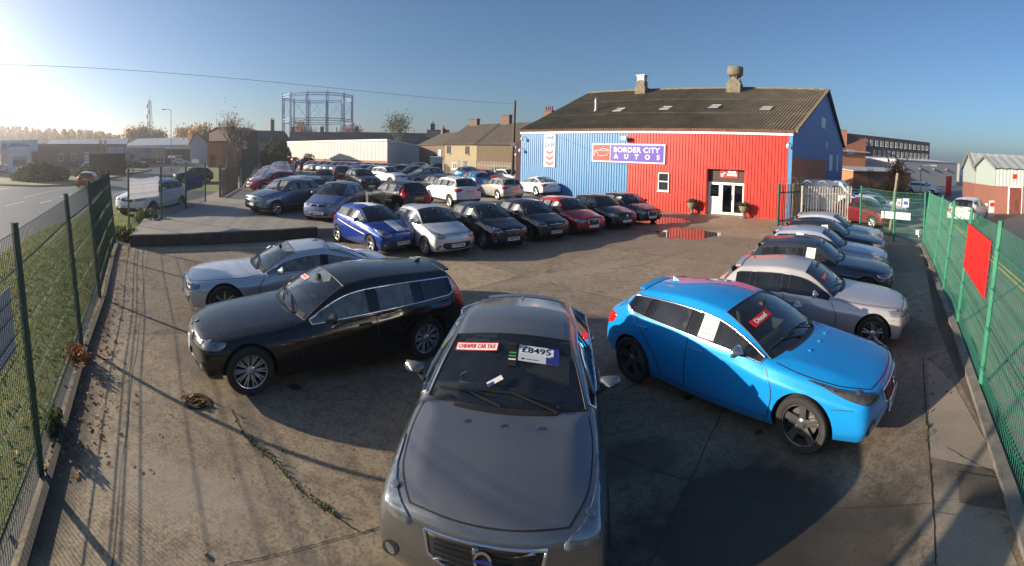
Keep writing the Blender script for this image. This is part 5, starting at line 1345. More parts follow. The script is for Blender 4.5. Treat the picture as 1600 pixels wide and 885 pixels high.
for zc in (.46, .29, .12):
    mb = MB(); pts = [(.16, .07), (.5, -.005), (.84, .07), (.84, -.0), (.5, -.085), (.16, -.0)]; mb.prism([(bw_ * a, bh_ * (zc + b)) for a, b in pts], 0, .004, M=Matrix.Translation((0, -.004, 0)) @ TX); mb.build('chevron', rp_, BN)
s0, z1 = wall_sz(1124, 266); s1, z0 = wall_sz(1152, 279)
SO = empty('office_sign', FM @ Vector((s0, .26, z0))); SO.rotation_euler = FM.to_euler(); tag(SO, 'small red SALES OFFICE sign with a white arrow above the entrance', 'sign')
w, h = s1 - s0, z1 - z0; mb = MB(); mb.box((0, 0, 0), (w, .03, h)); mb.build('board', M['red_print'], SO)
fit(text_obj('lettering', 'SALES\nOFFICE', h * .40, M['white_print'], SO, Matrix.Translation((w * .67, -.004, h * .60)) @ TX, .002, .010), w * .56)
mb = MB(); mb.prism([(w*.06, h*.14), (w*.20, h*.16), (w*.165, h*.32), (w*.33, h*.62), (w*.25, h*.76), (w*.10, h*.46), (w*.045, h*.58)], 0, .004, M=Matrix.Translation((0, -.004, 0)) @ TX); mb.build('arrow', M['white_print'], SO)
# ---- fittings on the front
def wall_thing(name, x, y, label, cat):
    s_, z_ = wall_sz(x, y); o = empty(name, FM @ Vector((s_, -.04, z_))); o.rotation_euler = FM.to_euler(); return tag(o, label, cat)
for x, y, lb in ((978, 216, 'grey floodlight at the colour change above the shop sign'),):
    o = wall_thing('floodlight', x, y, lb, 'light'); mb = MB(); mb.tube([(0, 0, 0), (0, -.25, .02)], .02, 6); mb.build('bracket', S['galv'], o); mb = MB(); mb.cbox((0, -.32, -.02), (.42, .16, .26)); mb.build('lamp_head', simple('lamp_grey', (.45, .45, .43), .4), o)
for x, y, lb in ((1232, 224, 'white dome security camera high on the red wall corner'), (820, 214, 'small white security camera at the blue wall end of the shed'), (817, 232, 'second white camera lower down at the blue wall end of the shed')):
    o = wall_thing('security_camera', x, y, lb, 'camera'); mb = MB(); mb.tube([(0, 0, 0), (-.02, -.3, 0), (-.02, -.3, -.1)], .025, 6); mb.build('bracket', S['white_trim'], o); mb = MB(); mb.lathe([(0, .08), (.09, .06), (.11, -.02), (.09, -.12), (0, -.17)], 12, c=(-.02, -.3, -.14)); mb.build('dome', S['white_trim'], o, smooth=True)
def urn(x, y, lb):
    s_, _ = wall_sz(x, y); c = G(x, y); o = empty('planter_urn', c); tag(o, lb, 'planter', 'stone urns beside the entrance')
    mb = MB(); mb.box((-.17, -.17, 0), (.17, .17, .07)); mb.lathe([(.13, .07), (.09, .13), (.07, .22), (.10, .28), (.20, .36), (.26, .48), (.27, .60), (.31, .66), (.31, .70), (.25, .70), (.24, .62), (0, .62)], 24); mb.build('urn', S['cement'], o, smooth=True, auto=40)
    r = np.random.default_rng(int(x)); C = np.column_stack([r.normal(0, .13, 260), r.normal(0, .13, 260), .72 + abs(r.normal(0, .08, 260))]); quads_obj('plant', C, .06, S['leaf_green'], seed=int(x), parent=o)
urn(1081, 334.5, 'weathered stone urn with a small plant left of the office doors'); urn(1162, 341, 'weathered stone urn standing right of the office doors against the red wall')
# pump box, barrels, bollard
PB = empty('pump_cabinet', G(874, 308)); PB.rotation_euler = FM.to_euler(); tag(PB, 'orange and black pump cabinet by the blue wall', 'cabinet')
mb = MB(); mb.box((-.5, -.35, 0), (-.05, .35, 1.75)); mb.build('orange_side', simple('orange_panel', (.42, .19, .06), .6, var=.25), PB); mb = MB(); mb.box((-.045, -.35, 0), (.5, .35, 1.85)); mb.box((-.52, -.37, 1.78), (-.045, .37, 1.86)); mb.build('cabinet', M['trim'], PB)
mb = MB(); mb.box((-.42, -.37, 1.1), (-.12, -.352, 1.55)); mb.build('notice', M['paper'], PB); mb = MB(); mb.lathe([(0, 0), (.12, 0), (.10, .12), (0, .2)], 12, c=(-.2, 0, 1.87)); mb.build('lamp', S['galv'], PB)
for x, y, lb, m_ in ((846, 303, 'blue plastic barrel left of the pump cabinet', 'barrel'), (856, 304, 'blue plastic barrel touching the pump cabinet', 'barrel')):
    mb = MB(); mb.lathe([(0, 0), (.28, 0), (.30, .05), (.30, .3), (.31, .33), (.30, .36), (.30, .6), (.31, .63), (.30, .66), (.29, .88), (0, .9)], 20); tag(mb.build('barrel', S['barrel'], loc=G(x, y), smooth=True, auto=40), lb, 'barrel', 'blue barrels by the shed wall')
for x, y, lb in ((880, 309, 'small yellow gas bottle at the foot of the pump cabinet'), (848, 300, 'yellow bottle standing behind the blue barrels')):
    mb = MB(); mb.lathe([(0, 0), (.13, 0), (.14, .04), (.14, .42), (.10, .5), (.04, .53), (.04, .6), (0, .6)], 14); tag(mb.build('gas_bottle', S['yellow'], loc=G(x, y) + Vector((0, 0, .0 if x > 860 else .5)), smooth=True, auto=40), lb, 'bottle')

# ------------------------------------------------------------------ generic buildings
def block(name, P0, P1, dep, h, wall, roof, label, rise=0.0, cat='building', ridge='along', over=.3, windows=(), chimneys=(), door=(), shift=0.0, h2=None, skip_roof=False, tall=True):
    """P0 to P1 is the front foot line seen from the yard, left to right"""
    P0, P1 = Vector(P0), Vector(P1); P0.z = P1.z = 0; d = (P1 - P0); L = d.length; d.normalize(); ang = math.atan2(d.y, d.x); o = empty(name, P0, ang); tag(o, label, cat)
    mb = MB(); h2 = h if h2 is None else h2
    if ridge == 'along': mb.add([(0,0,0),(L,0,0),(L,0,h),(0,0,h),(0,dep,0),(L,dep,0),(L,dep,h2),(0,dep,h2),(0,dep/2,h+rise),(L,dep/2,h+rise)] if rise else [(0,0,0),(L,0,0),(L,0,h),(0,0,h),(0,dep,0),(L,dep,0),(L,dep,h2),(0,dep,h2)],
                  [(0,1,2,3),(5,4,7,6),(4,0,3,8,7),(1,5,6,9,2)] if rise else [(0,1,2,3),(5,4,7,6),(4,0,3,7),(1,5,6,2)])
    else: mb.add([(0,0,0),(L,0,0),(L,0,h),(L/2+shift,0,h+rise),(0,0,h),(0,dep,0),(L,dep,0),(L,dep,h),(L/2+shift,dep,h+rise),(0,dep,h)], [(0,1,2,3,4),(6,5,9,8,7),(5,0,4,9),(1,6,7,2)])
    mb.build('wall', wall, o); rb = MB(); t = .14
    def slab4(a, b, c, e):
        vs = [Vector(v) for v in (a, b, c, e)]; rb.add(vs + [v + Vector((0, 0, t)) for v in vs], [(3,2,1,0),(4,5,6,7),(0,1,5,4),(1,2,6,5),(2,3,7,6),(3,0,4,7)])
    if ridge == 'along' and rise:
        slab4((-over,-over,h-.05),(L+over,-over,h-.05),(L+over,dep/2,h+rise+.003),(-over,dep/2,h+rise+.003)); slab4((-over,dep/2,h+rise+.003),(L+over,dep/2,h+rise+.003),(L+over,dep+over,h2-.05),(-over,dep+over,h2-.05))
    elif ridge == 'along': slab4((-over,-over,h+.003),(L+over,-over,h+.003),(L+over,dep+over,h2+.003),(-over,dep+over,h2+.003))
    else:
        slab4((-over,-over,h-.05),(L/2+shift,-over,h+rise+.003),(L/2+shift,dep+over,h+rise+.003),(-over,dep+over,h-.05)); slab4((L/2+shift,-over,h+rise+.003),(L+over,-over,h-.05),(L+over,dep+over,h-.05),(L/2+shift,dep+over,h+rise+.003))
    ro = rb.build('roof', roof, o)
    for w in windows:
        x0, x1, z0, z1 = w[:4]; kind = w[4] if len(w) > 4 else 'w'
        fr, pn = {'w': (S['white_trim'], 'pane'), 'b': (S['dark_void'], 'pane'), 'd': (S['white_trim'], 'pane'), 'r': (S['red_clad'], 'pane'), 's': (S['cold_clad'], 'pane')}[kind]
        wb = MB(); f = max(.05, (x1 - x0) * .09); frame_rect(wb, x0, x1, z0, z1, f, -.06, .02)
        if kind in 'wb' : wb.box(((x0 + x1) / 2 - f * .4, -.05, z0 + f), ((x0 + x1) / 2 + f * .4, .02, z1 - f))
        wo = wb.build('window' if kind in 'wb' else 'door' if kind in 'dr' else 'shutter', fr, o)
        pb_ = MB(); pb_.box((x0 + f, -.03, z0 + f), (x1 - f, -.02, z1 - f)); pb_.build('pane', {'w': WGL, 'b': S['dark_void'], 'd': S['white_trim'], 'r': S['rust'], 's': S['cold_clad']}[kind], wo)
        if kind in 'wb': sb_ = MB(); sb_.box((x0 - .1, -.16, z0 - .12), (x1 + .1, .02, z0 - .003)); sb_.build('sill', S['white_trim'] if kind == 'w' else S['render_grey'], wo)
    for (cx, cy, cw_, ch, pots) in chimneys:
        zt = h + rise * (1 - abs(cy - dep / 2) / (dep / 2)) if rise else h; cb = MB(); cb.box((cx - cw_, cy - .35, zt - .8), (cx + cw_, cy + .35, zt + ch)); cb.box((cx - cw_ - .06, cy - .41, zt + ch), (cx + cw_ + .06, cy + .41, zt + ch + .12)); co_ = cb.build('chimney', S['brick_brown'], ro)
        for k in range(pots):
            pb_ = MB(); px_ = cx - cw_ + (k + .5) * 2 * cw_ / pots; pb_.lathe([(.13, 0), (.11, .5), (.14, .55)], 10, c=(px_, cy, zt + ch + .12)); pb_.build('chimney_pot', S['rust'], co_)
    return o
WGL = simple('far_window_glass', (.06, .07, .085), .08, var=.5, scale=.8)
def pxw(P0, P1, lst, kind='w'):
    """pixel boxes on a front line -> windows in wall coordinates"""
    P0, P1 = Vector(P0), Vector(P1); d = (P1 - P0).normalized(); out = []
    for it in lst:
        x0, y0, x1, y1 = it[:4]; k = it[4] if len(it) > 4 else kind
        a, b = on_line(x0, P0, d), on_line(x1, P0, d); m_ = (a + b) / 2; out.append(((a - P0).dot(d), (b - P0).dot(d), zof(m_, (x0+x1)/2, y1), zof(m_, (x0+x1)/2, y0), k))
    return out
# white warehouse with brick base
W0, W1, W2 = at(449, 102), at(605, 76), at(690, 108)
hW = zof(W1, 605, 219)
wh = empty('white_warehouse', W1); tag(wh, 'long white metal clad warehouse on an orange brick base', 'building')
mb = MB(); a, b, c = W0 - W1, Vector((0, 0, 0)), W2 - W1; c2 = a + c
dv = (a).normalized(); L = a.length; M1 = Matrix(((-dv.x, dv.y, 0, a.x), (-dv.y, -dv.x, 0, a.y), (0, 0, 1, 0), (0, 0, 0, 1)))
mb2 = MB(); corr(mb2, 0, L, 1.5, hW, 0, 1.0, .02); o = mb2.build('white_wall', S['white_clad'], wh); o.matrix_local = M1
mb2 = MB(); mb2.box((0, -.01, 0), (L, .2, 1.5)); o = mb2.build('brick_base', S['brick_orange'], wh); o.matrix_local = M1
cv = c.normalized(); L2 = c.length; h3 = zof(W2, 690, 234)
mb2 = MB(); mb2.add([(0, 0, 0), (L2, 0, 0), (L2, 0, h3), (0, 0, hW)], [(0,1,2,3)]); o = mb2.build('side_wall', S['cold_clad'], wh); o.rotation_euler = (0, 0, math.atan2(cv.y, cv.x))
mb2 = MB(); mb2.add([a + Vector((0, 0, hW)), Vector((0, 0, hW)), c + Vector((0, 0, h3)), c2 + Vector((0, 0, h3 - .4))], [(0,1,2,3)]); mb2.build('roof', S['cold_clad'], wh)
mb2 = MB(); mb2.bar(a + Vector((0, 0, hW)), Vector((0, 0, hW)), .3, .35); mb2.bar(Vector((0, 0, hW)), c + Vector((0, 0, h3)), .3, .3); mb2.build('roof_trim', S['white_trim'], wh)
mb2 = MB(); mb2.tube([(.1, -.1, 0), (.1, -.1, hW)], .08, 6); mb2.build('downpipe', S['galv'], wh)
# portable cabin
pc = block('portable_cabin', at(672, 58), at(692, 58), 4, zof(at(682, 58), 682, 247), S['cold_clad'], S['cold_clad'], 'plain white portable cabin beside the end of the warehouse', over=.05)
mb = MB(); mb.box((.4, -.05, 2.7), (1.0, -.01, 3.0)); mb.build('notice', M['navy_print'], pc)
# terraced houses
HA, HB = at(695, 70), at(815, 58); HG = at(655, 84)
dH = (HB - HA).normalized(); h_e = zof(HA, 695, 226)
e1 = on_line(745, HA, dH)
z_ = lambda P_, x, y: zof(P_, x, y)
LH1 = (e1 - HA).length; LH2 = (HB - e1).length + 2
block('terraced_house', HG + dH * .0, HA, 9, h_e, S['render_brown'], S['roof_slate'], 'low brown terraced house with a white door at the left end of the row', rise=2.3, windows=pxw(HG, HA, [(685, 234, 689, 243, 'd')]), chimneys=[(1.2, 4.5, .5, .9, 2)])
block('terraced_house', HA, e1 - dH * .05, 10, h_e, S['render_cream'], S['roof_slate'], 'cream rendered terraced house with a stepped brown roof', rise=3.3, windows=pxw(HA, HB, [(698, 228, 704, 240, 'b'), (727, 229, 733, 241, 'b'), (707, 254, 714, 264), (724, 252, 730, 262, 'b')]), chimneys=[(1.6, 5, .9, 1.0, 0)])
block('terraced_house', e1, HB + dH * 4, 10, h_e, S['render_brown'], S['roof_slate'], 'brown rendered terraced house with skylights and white window sills', rise=3.3, windows=pxw(HA, HB, [(744.5, 229, 750, 240), (760, 229, 766, 240), (791, 229, 797, 241)]), chimneys=[(1.2, 5, .9, 1.3, 0), (9.5, 5, .75, 1.6, 4)])
o = bpy.data.objects['terraced_house.002']
mb = MB()
# dark low house behind
block('brick_house', at(668, 95), at(700, 95), 8, 6.2, S['brick_dark'], S['roof_dark'], 'dark roofed house with one chimney beyond the terrace', rise=2.0, chimneys=[(1.0, 4, .5, 1.4, 1)])
palisade('concrete_fence', at(692, 52), at(812, 44), 2.4, [S['render_grey']], 'grey pale fence in front of the terraced houses', step=.22)
bpy.data.objects['concrete_fence']['category'] = 'fence'
mb = MB(); mb.box((0, 0, 0), (1.1, .15, 4.3)); tag(mb.build('steel_shutter', simple('dark_red_door', (.07, .03, .03), .7), loc=at(806, 36), rz=-.4), 'dark brown steel screen between the timber pole and the blue wall', 'screen')
# long dark terraces behind
def terrace(x0, x1, dist, eave, rise, label, wall, ch, n=4):
    A, B = at(x0, dist), at(x1, dist * 1.02); L = (B - A).length
    o = block('terrace_row', A, B, 9, eave, wall, S['roof_dark'], label, rise=rise, chimneys=[(L * f, 4.5, .6, 1.6, 2) for f in ch]); return o
terrace(452, 700, 135, 6.0, 3.1, 'long dark slate roofed terrace behind the white warehouse', S['brick_brown'], (.01, .20, .42, .70))
TR = at(385, 112); TR1 = at(452, 116)
block('brick_house', TR, TR1, 9, 6.0, S['brick_brown'], S['roof_dark'], 'brown brick house with a tall corner chimney behind the round bush', rise=2.6, chimneys=[(8.8, 4.5, .5, 3.0, 2)], windows=[(1.5, 2.6, 3.6, 5.0), (4.0, 5.1, 3.6, 5.0), (1.5, 2.6, .9, 2.3), (5.0, 6.2, .9, 2.3)])
block('brick_house', at(356, 88), at(402, 92), 8, 7.4, S['brick_dark'], S['roof_dark'], 'dark tall brick house behind the bare tree', rise=.8, windows=[(3.6, 4.6, 3.8, 5.2)])
# left side of the road
o = block('pink_workshop', at(324, 84), at(347, 82), 7, 5.0, S['brick_orange'], S['roof_dark'], 'small pink brick workshop end wall with a red door', windows=[(.5, 2.0, 0, 2.6, 'r')])
o = block('gable_house', at(297, 104), at(328, 104), 14, 5.0, S['cold_clad'], S['roof_dark'], 'pale grey hall with a white edged gable and a dark roof', rise=2.6, ridge='across', shift=-.9, windows=[(1.0, 3.4, 0, 2.6, 's')])
block('long_shed', at(196, 150), at(298, 140), 20, 5.2, S['cold_clad'], simple('pale_sheet_roof', (.42, .45, .48), .5), 'long low grey roofed factory behind the billboard', rise=2.6)
block('long_shed', at(70, 165), at(196, 158), 18, 5.6, S['cold_clad'], simple('pale_sheet_roof', (.42, .45, .48), .5), 'pale roofed warehouse rising behind the brown brick unit', rise=2.6)
o = block('brick_unit', at(59, 88), at(198, 112), 12, zof(at(60, 88), 60, 226), S['brick_brown'], S['roof_dark'], 'long low brown brick unit with small white windows', windows=[(6, 7.6, 1.4, 3.1), (10.2, 11.6, 1.4, 3.1), (14.6, 16.2, 0.2, 3.3, 'd')])
block('brick_unit', at(198, 112), at(330, 108), 8, 3.6, S['brick_dark'], S['roof_dark'], 'dark low brick unit under the billboards', windows=[(8, 10, .5, 2.4), (13, 14.4, .4, 2.2), (22, 24.5, .5, 2.5)])
o = block('flat_canopy', at(139, 62), at(196, 62), 5, zof(at(150, 62), 150, 241), S['brick_dark'], S['kerb'], 'dark brick kiosk with a thin pale flat roof', over=.6)
shp = block('parts_shop', at(-70, 78), at(59, 78), 16, zof(at(30, 78), 30, 262 - 1) + 0, S['brick_brown'], S['roof_dark'], 'shop unit with a broad white and blue fascia board', over=.1)
hs = zof(at(30, 78), 30, 219.5); hb0 = zof(at(30, 78), 30, 237)
mb = MB(); Ls = (at(59, 78) - at(-70, 78)).length; mb.box((0, -.5, hb0), (Ls, 16, hs)); mb.build('fascia_board', simple('white_blue_fascia', (.62, .66, .72), .6, var=.04), shp)
mb = MB(); mb.box((Ls - 6.5, -.54, hb0 + .15), (Ls - 5.6, -.505, hs - .5)); mb.box((Ls - 5.4, -.54, (hb0 + hs) / 2 - .15), (Ls - 1.5, -.505, (hb0 + hs) / 2 + .2)); mb.box((Ls - 5.0, -.54, hs - .8), (Ls - 2.2, -.505, hs - .55)); mb.box((Ls - 11, -.54, hb0 + .4), (Ls - 8.4, -.505, hb0 + .6)); mb.box((Ls - 11, -.54, hb0 + .9), (Ls - 9.4, -.505, hb0 + 1.1)); mb.build('lettering', navy, shp)
mb = MB(); mb.box((Ls - 5.6, -.3, 0), (Ls - 1.2, -.05, hb0)); frame_rect(mb, Ls - 9.8, Ls - 6.0, .4, hb0 - .2, .2, -.3, -.05); mb.build('shop_front', S['white_trim'], shp)
mb = MB(); mb.box((Ls - 4.6, -.34, 1.0), (Ls - 2.0, -.305, 2.3)); mb.build('pane', WGL, shp); mb = MB(); mb.box((Ls - 4.6, -.34, 2.4), (Ls - 2.0, -.305, 2.8)); mb.build('poster', simple('faded_red_print', (.5, .22, .25), .6), shp)
# billboards
def board(name, x0, y0, x1, y1, dist, mats, label, cat='billboard', legs=True, base=None):
    A, B = at(x0, dist), at(x1, dist); o = empty(name, A, math.atan2((B-A).y, (B-A).x)); tag(o, label, cat); L = (B - A).length; zt, zb = zof(A, x0, y0), zof(A, x0, y1)
    mb = MB(); mb.box((0, 0, zb), (L, .12, zt)); mb.build('board', mats[0], o)
    if legs: 
        for f in (.12, .88): mb = MB(); mb.box((L*f - .08, .13, 0), (L*f + .08, .28, zt - .1)); mb.build('leg', S['galv'], o)
    return o, L, zb, zt
for (x0, x1, c, lb) in ((196, 212, (.30, .33, .50), 'billboard with a dull violet poster'), (213, 236, (.30, .28, .26), 'billboard with a dark wide picture between two others'), (237, 258, (.45, .36, .20), 'billboard with a sandy yellow poster')):
    o, L, zb, zt = board('billboard', x0, 232, x1, 247, 100, [simple('poster_%d' % x0, c, .7, var=.35, scale=.5)], lb)
    mb = MB(); frame_rect(mb, -.1, L + .1, zb - .1, zt + .1, .18, -.05, .10); mb.build('frame', S['galv'], o)
o, L, zb, zt = board('billboard', 165, 230, 194, 243, 104, [simple('poster_blue', (.32, .38, .48), .7, var=.5, scale=.6)], 'faded blue billboard on the brick unit roof edge')
for x in (156, 164): mb = MB(); mb.box((-.3, 0, 0), (.3, .3, 6.2)); tag(mb.build('red_pillar', simple('faded_red', (.45, .14, .11), .7), loc=at(x, 103)), 'thin faded red pylon %s the blue billboard' % ('far left of' if x == 156 else 'just left of'), 'pylon')
# signs by the road
for x, y0, y1, w, m_, lb in ((207, 241.5, 247, 1.1, simple('amber_sign', (.75, .35, .03), .6), 'small orange road sign on a post'), (305, 249, 255, 2.0, M['paper'], 'white wall notice near the pale gabled hall'), (268, 243, 247, 2.2, M['paper'], 'white name board over the low brick unit')):
    A = at(x, 62 if x == 207 else 90); mb = MB(); mb.cbox((0, 0, (zof(A, x, y0) + zof(A, x, y1)) / 2), (w, .06, zof(A, x, y0) - zof(A, x, y1))); mb.cbox((0, .1, zof(A, x, y1) / 2), (.08, .08, zof(A, x, y1))); tag(mb.build('road_sign', m_, loc=A), lb, 'sign')
# street lamps
def lamp(x, ytop, ybase, lb, arm=1.0, dist=None, sgn=-1):
    A = at(x, dist) if dist else G(x, ybase); h = zof(A, x, ytop); o = empty('street_lamp', A); tag(o, lb, 'street lamp')
    mb = MB(); mb.tube([(0, 0, 0), (0, 0, 1.2)], .09, 8); mb.tube([(0, 0, 1.2), (0, 0, h - .05)], .055, 8, r1=.04); mb.build('pole', S['grey_paint'], o)
    rt = Vector((A.y, -A.x, 0)).normalized() * sgn; mb = MB(); mb.tube([(0, 0, h - .1), rt * arm * .5 + Vector((0, 0, h)), rt * arm + Vector((0, 0, h + .02))], .03, 6); mb.cbox(rt * (arm + .25) + Vector((0, 0, h)), (.55, .22, .12), rz=math.atan2(rt.y, rt.x)); mb.build('lamp_head', S['grey_paint'], o)
lamp(268, 171, 268.5, 'tall grey street lamp at the edge of the sunlit lawn', .9)
lamp(207, 203, 262, 'grey street lamp beside the small orange road sign', .5)
lamp(160, 214, 263, 'thin street lamp by the white car in front of the kiosk', .3)
lamp(108, 209, 262, 'double headed street lamp by the brown brick unit', .3)
lamp(258, 214, 250, 'far slim street lamp left of the gabled hall', .3)
lamp(406, 219, 258, 'white globe lamp post beside the round bush', .1)
lamp(1437, 258, 318, 'grey street lamp in front of the pale curved warehouse', .9, sgn=1)
# telegraph pole and cables
A = at(801, 40.5); ht = zof(A, 803, 157); mb = MB(); mb.tube([(0, 0, 0), (.12, 0, ht)], .15, 10, r1=.10); tp = empty('telegraph_pole', A); tag(tp, 'tall brown timber telegraph pole by the blue wall end', 'pole'); mb.build('pole', simple('creosote_timber', (.09, .045, .03), .8, var=.3), tp, smooth=True)
mb = MB(); mb.cbox((0, -.2, zof(A, 803, 226)), (.35, .25, .3)); mb.build('junction_box', S['white_trim'], tp)
mb = MB(); B1 = at(0, 24, zof(at(0, 24), 0, 65)); T1 = A + Vector((.12, 0, ht - .3)); B0 = B1 + (B1 - T1) * .35
P_ = [T1.lerp(B0, k / 30) - Vector((0, 0, 1.3 * 4 * (k/30) * (1 - k/30) * 1.25)) for k in range(31)]; mb.tube(P_, .012, 4); tag(mb.build('overhead_cable', M['trim']), 'thin overhead cable sagging across the sky to the timber pole', 'cable')
A2 = at(526, 108); mb = MB(); mb.tube([(0, 0, 0), (0, 0, zof(A2, 526, 199))], .14, 6); tag(mb.build('telegraph_pole', S['bark'], loc=A2), 'distant telegraph pole above the white warehouse roof', 'pole')
# gasholder frame
gh = at(496, 172); gR = 172 * 55.5 / FL; gH = zof(gh, 496, 152); gz = zof(gh, 496, 190); go = empty('gasholder_frame', gh); tag(go, 'tall blue grey open gasholder frame of columns and ring girders', 'gasholder')
nC = 12; cp = [Vector((gR * math.cos(2*PI*k/nC + .18), gR * math.sin(2*PI*k/nC + .18), 0)) for k in range(nC)]
for c in cp:
    mb = MB(); u = c.normalized(); w = Vector((-u.y, u.x, 0)); 
    for s1 in (-.38, .38):
        mb.bar(c + w * s1, c + w * s1 * .8 + Vector((0, 0, gH)), .22)
    z = 0
    while z < gH - 1.6: mb.bar(c - w * .38 + Vector((0, 0, z)), c + w * .34 + Vector((0, 0, z + 1.5)), .1); z += 1.5
    mb.lathe([(.3, gH), (.12, gH + .3), (.18, gH + .7), (.02, gH + 1.6), (0, gH + 1.7)], 8, c=c); mb.build('column', S['steel_blue'], go)
for zz in (gH - .3, gz):
    for i in range(nC):
        a, b = cp[i], cp[(i+1) % nC]; mb = MB()
        for o_ in (-.45, .45): mb.bar(a + Vector((0, 0, zz + o_)), b + Vector((0, 0, zz + o_)), .22)
        for k in range(8): p0, p1 = a.lerp(b, k/8), a.lerp(b, (k+1)/8); mb.bar(p0 + Vector((0, 0, zz + (.4 if k % 2 else -.4))), p1 + Vector((0, 0, zz + (-.4 if k % 2 else .4))), .08)
        mb.build('ring_girder', S['steel_blue'], go)
for z0, z1 in ((0, gz - .5), (gz + .5, gH - .8)):
    for i in range(nC):
        a, b = cp[i], cp[(i+1) % nC]; mb = MB(); mb.bar(a + Vector((0, 0, z0)), b + Vector((0, 0, z1)), .07); mb.bar(b + Vector((0, 0, z0)), a + Vector((0, 0, z1)), .07); mb.build('cross_brace', S['steel_blue'], go)
# radio mast
S['trim_mast'] = simple('mast_steel', (.12, .11, .10), .7)
ms = at(235, 190); mh = zof(ms, 235, 157); mo = empty('radio_mast', ms); tag(mo, 'slender lattice radio mast with small dishes above the factory roofs', 'mast')
mb = MB(); w0, w1 = 1.15, .45
for k in range(22):
    z0, z1 = mh * k / 22, mh * (k+1) / 22; a0, a1 = w0 + (w1 - w0) * k / 22, w0 + (w1 - w0) * (k+1) / 22
    for sx, sy in ((1,1),(1,-1),(-1,-1),(-1,1)):
        mb.bar((sx*a0, sy*a0, z0), (sx*a1, sy*a1, z1), .13)
        nx_, ny_ = (-sy, sx); mb.bar((sx*a0, sy*a0, z0), (nx_*a1, ny_*a1, z1), .05) ; mb.bar((sx*a1, sy*a1, z1), (nx_*a1, ny_*a1, z1), .07)
mb.build('lattice', S['trim_mast'], mo)
for k, (x_, z_2) in enumerate(((.5, .80), (-.6, .72), (.7, .60), (-.5, .9), (.45, .95), (-.8, .52))):
    mb = MB(); mb.cbox((x_ * 1.1, -1.0, mh * z_2), (.6, .4, 1.8)); mb.build('antenna', S['galv'], mo)
mb = MB(); mb.tube([(0, 0, mh), (0, 0, mh + 3)], .06, 5); mb.build('whip_aerial', S['galv'], mo)

# ---- right hand side
h_ = lambda x, d, y: zof(at(x, d), x, y)
hot0, hot1 = at(1303, 118), at(1452, 150)
def win_row(P0, P1, n, x0f, x1f, z0, z1, fill=.5):
    L = (Vector(P1) - Vector(P0)).length; return [(L * (x0f + (x1f - x0f) * (k + .5 - fill/2) / n), L * (x0f + (x1f - x0f) * (k + .5 + fill/2) / n), z0, z1) for k in range(n)]
hz = h_(1303, 118, 207); hz2 = hz
block('brick_hotel', hot0, hot1, 14, hz, S['brick_dark'], S['roof_dark'], 'long dark brick four storey block with two rows of pale windows showing', windows=win_row(hot0, hot1, 15, .20, .99, hz - 2.7, hz - 1.1) + win_row(hot0, hot1, 13, .34, .99, hz - 5.6, hz - 4.0), over=.0)
block('plant_room', at(1300, 116), at(1322, 118), 10, hz + .6, S['brick_orange'], S['roof_dark'], 'orange brick stair tower end of the dark brick block', over=0)
ob0, ob1 = at(1300, 62), at(1352, 66)
o = block('orange_brick_block', ob0, ob1, 10, h_(1300, 62, 236), S['brick_orange'], simple('grey_metal_roof', (.40, .41, .42), .5), 'orange brick two storey block with a raised grey roof edge', windows=pxw(ob0, ob1, [(1323, 234, 1335, 241, 's'), (1320, 266, 1333, 274, 's'), (1301, 281, 1314, 288, 'b'), (1320, 285, 1331, 296, 's')]), h2=h_(1350, 66, 225), over=.5)
mb = MB(); L = (ob1 - ob0).length; zA, zB = h_(1300, 62, 236), h_(1350, 66, 225); mb.add([(0, -.012, zA - .01), (L, -.012, zA - .01), (L, -.012, zB + 1.0)], [(0,1,2)]); mb.build('raised_wall', S['brick_orange'], o)
block('orange_brick_wing', at(1334, 56), at(1424, 66), 9, h_(1334, 56, 268), S['brick_orange'], simple('grey_metal_roof', (.40, .41, .42), .5), 'low orange brick wing with a long sloping grey roof', h2=h_(1334, 56, 259), over=.4)
block('white_depot', at(1350, 98), at(1500, 112), 30, h_(1350, 98, 249), S['white_clad'], S['cold_clad'], 'broad white clad depot with a shallow roof', rise=.9, over=.1)
block('white_depot', at(1338, 84), at(1440, 95), 12, h_(1338, 84, 252), S['white_clad'], S['cold_clad'], 'lower white depot bay in front of the broad depot', over=.1)
gw0, gw1 = at(1400, 70), at(1496, 84)
o = block('pale_warehouse', gw0, gw1, 26, h_(1400, 70, 250), simple('curved_grey_cladding', (.36, .37, .38), .5, var=.06), S['cold_clad'], 'tall plain grey clad warehouse across the side road', over=.1)
for f in (.12, .36, .58, .8): mb = MB(); mb.cbox(((gw1 - gw0).length * f, -.15, h_(1400, 70, 262)), (.7, .3, .25)); mb.build('wall_light', S['galv'], o)
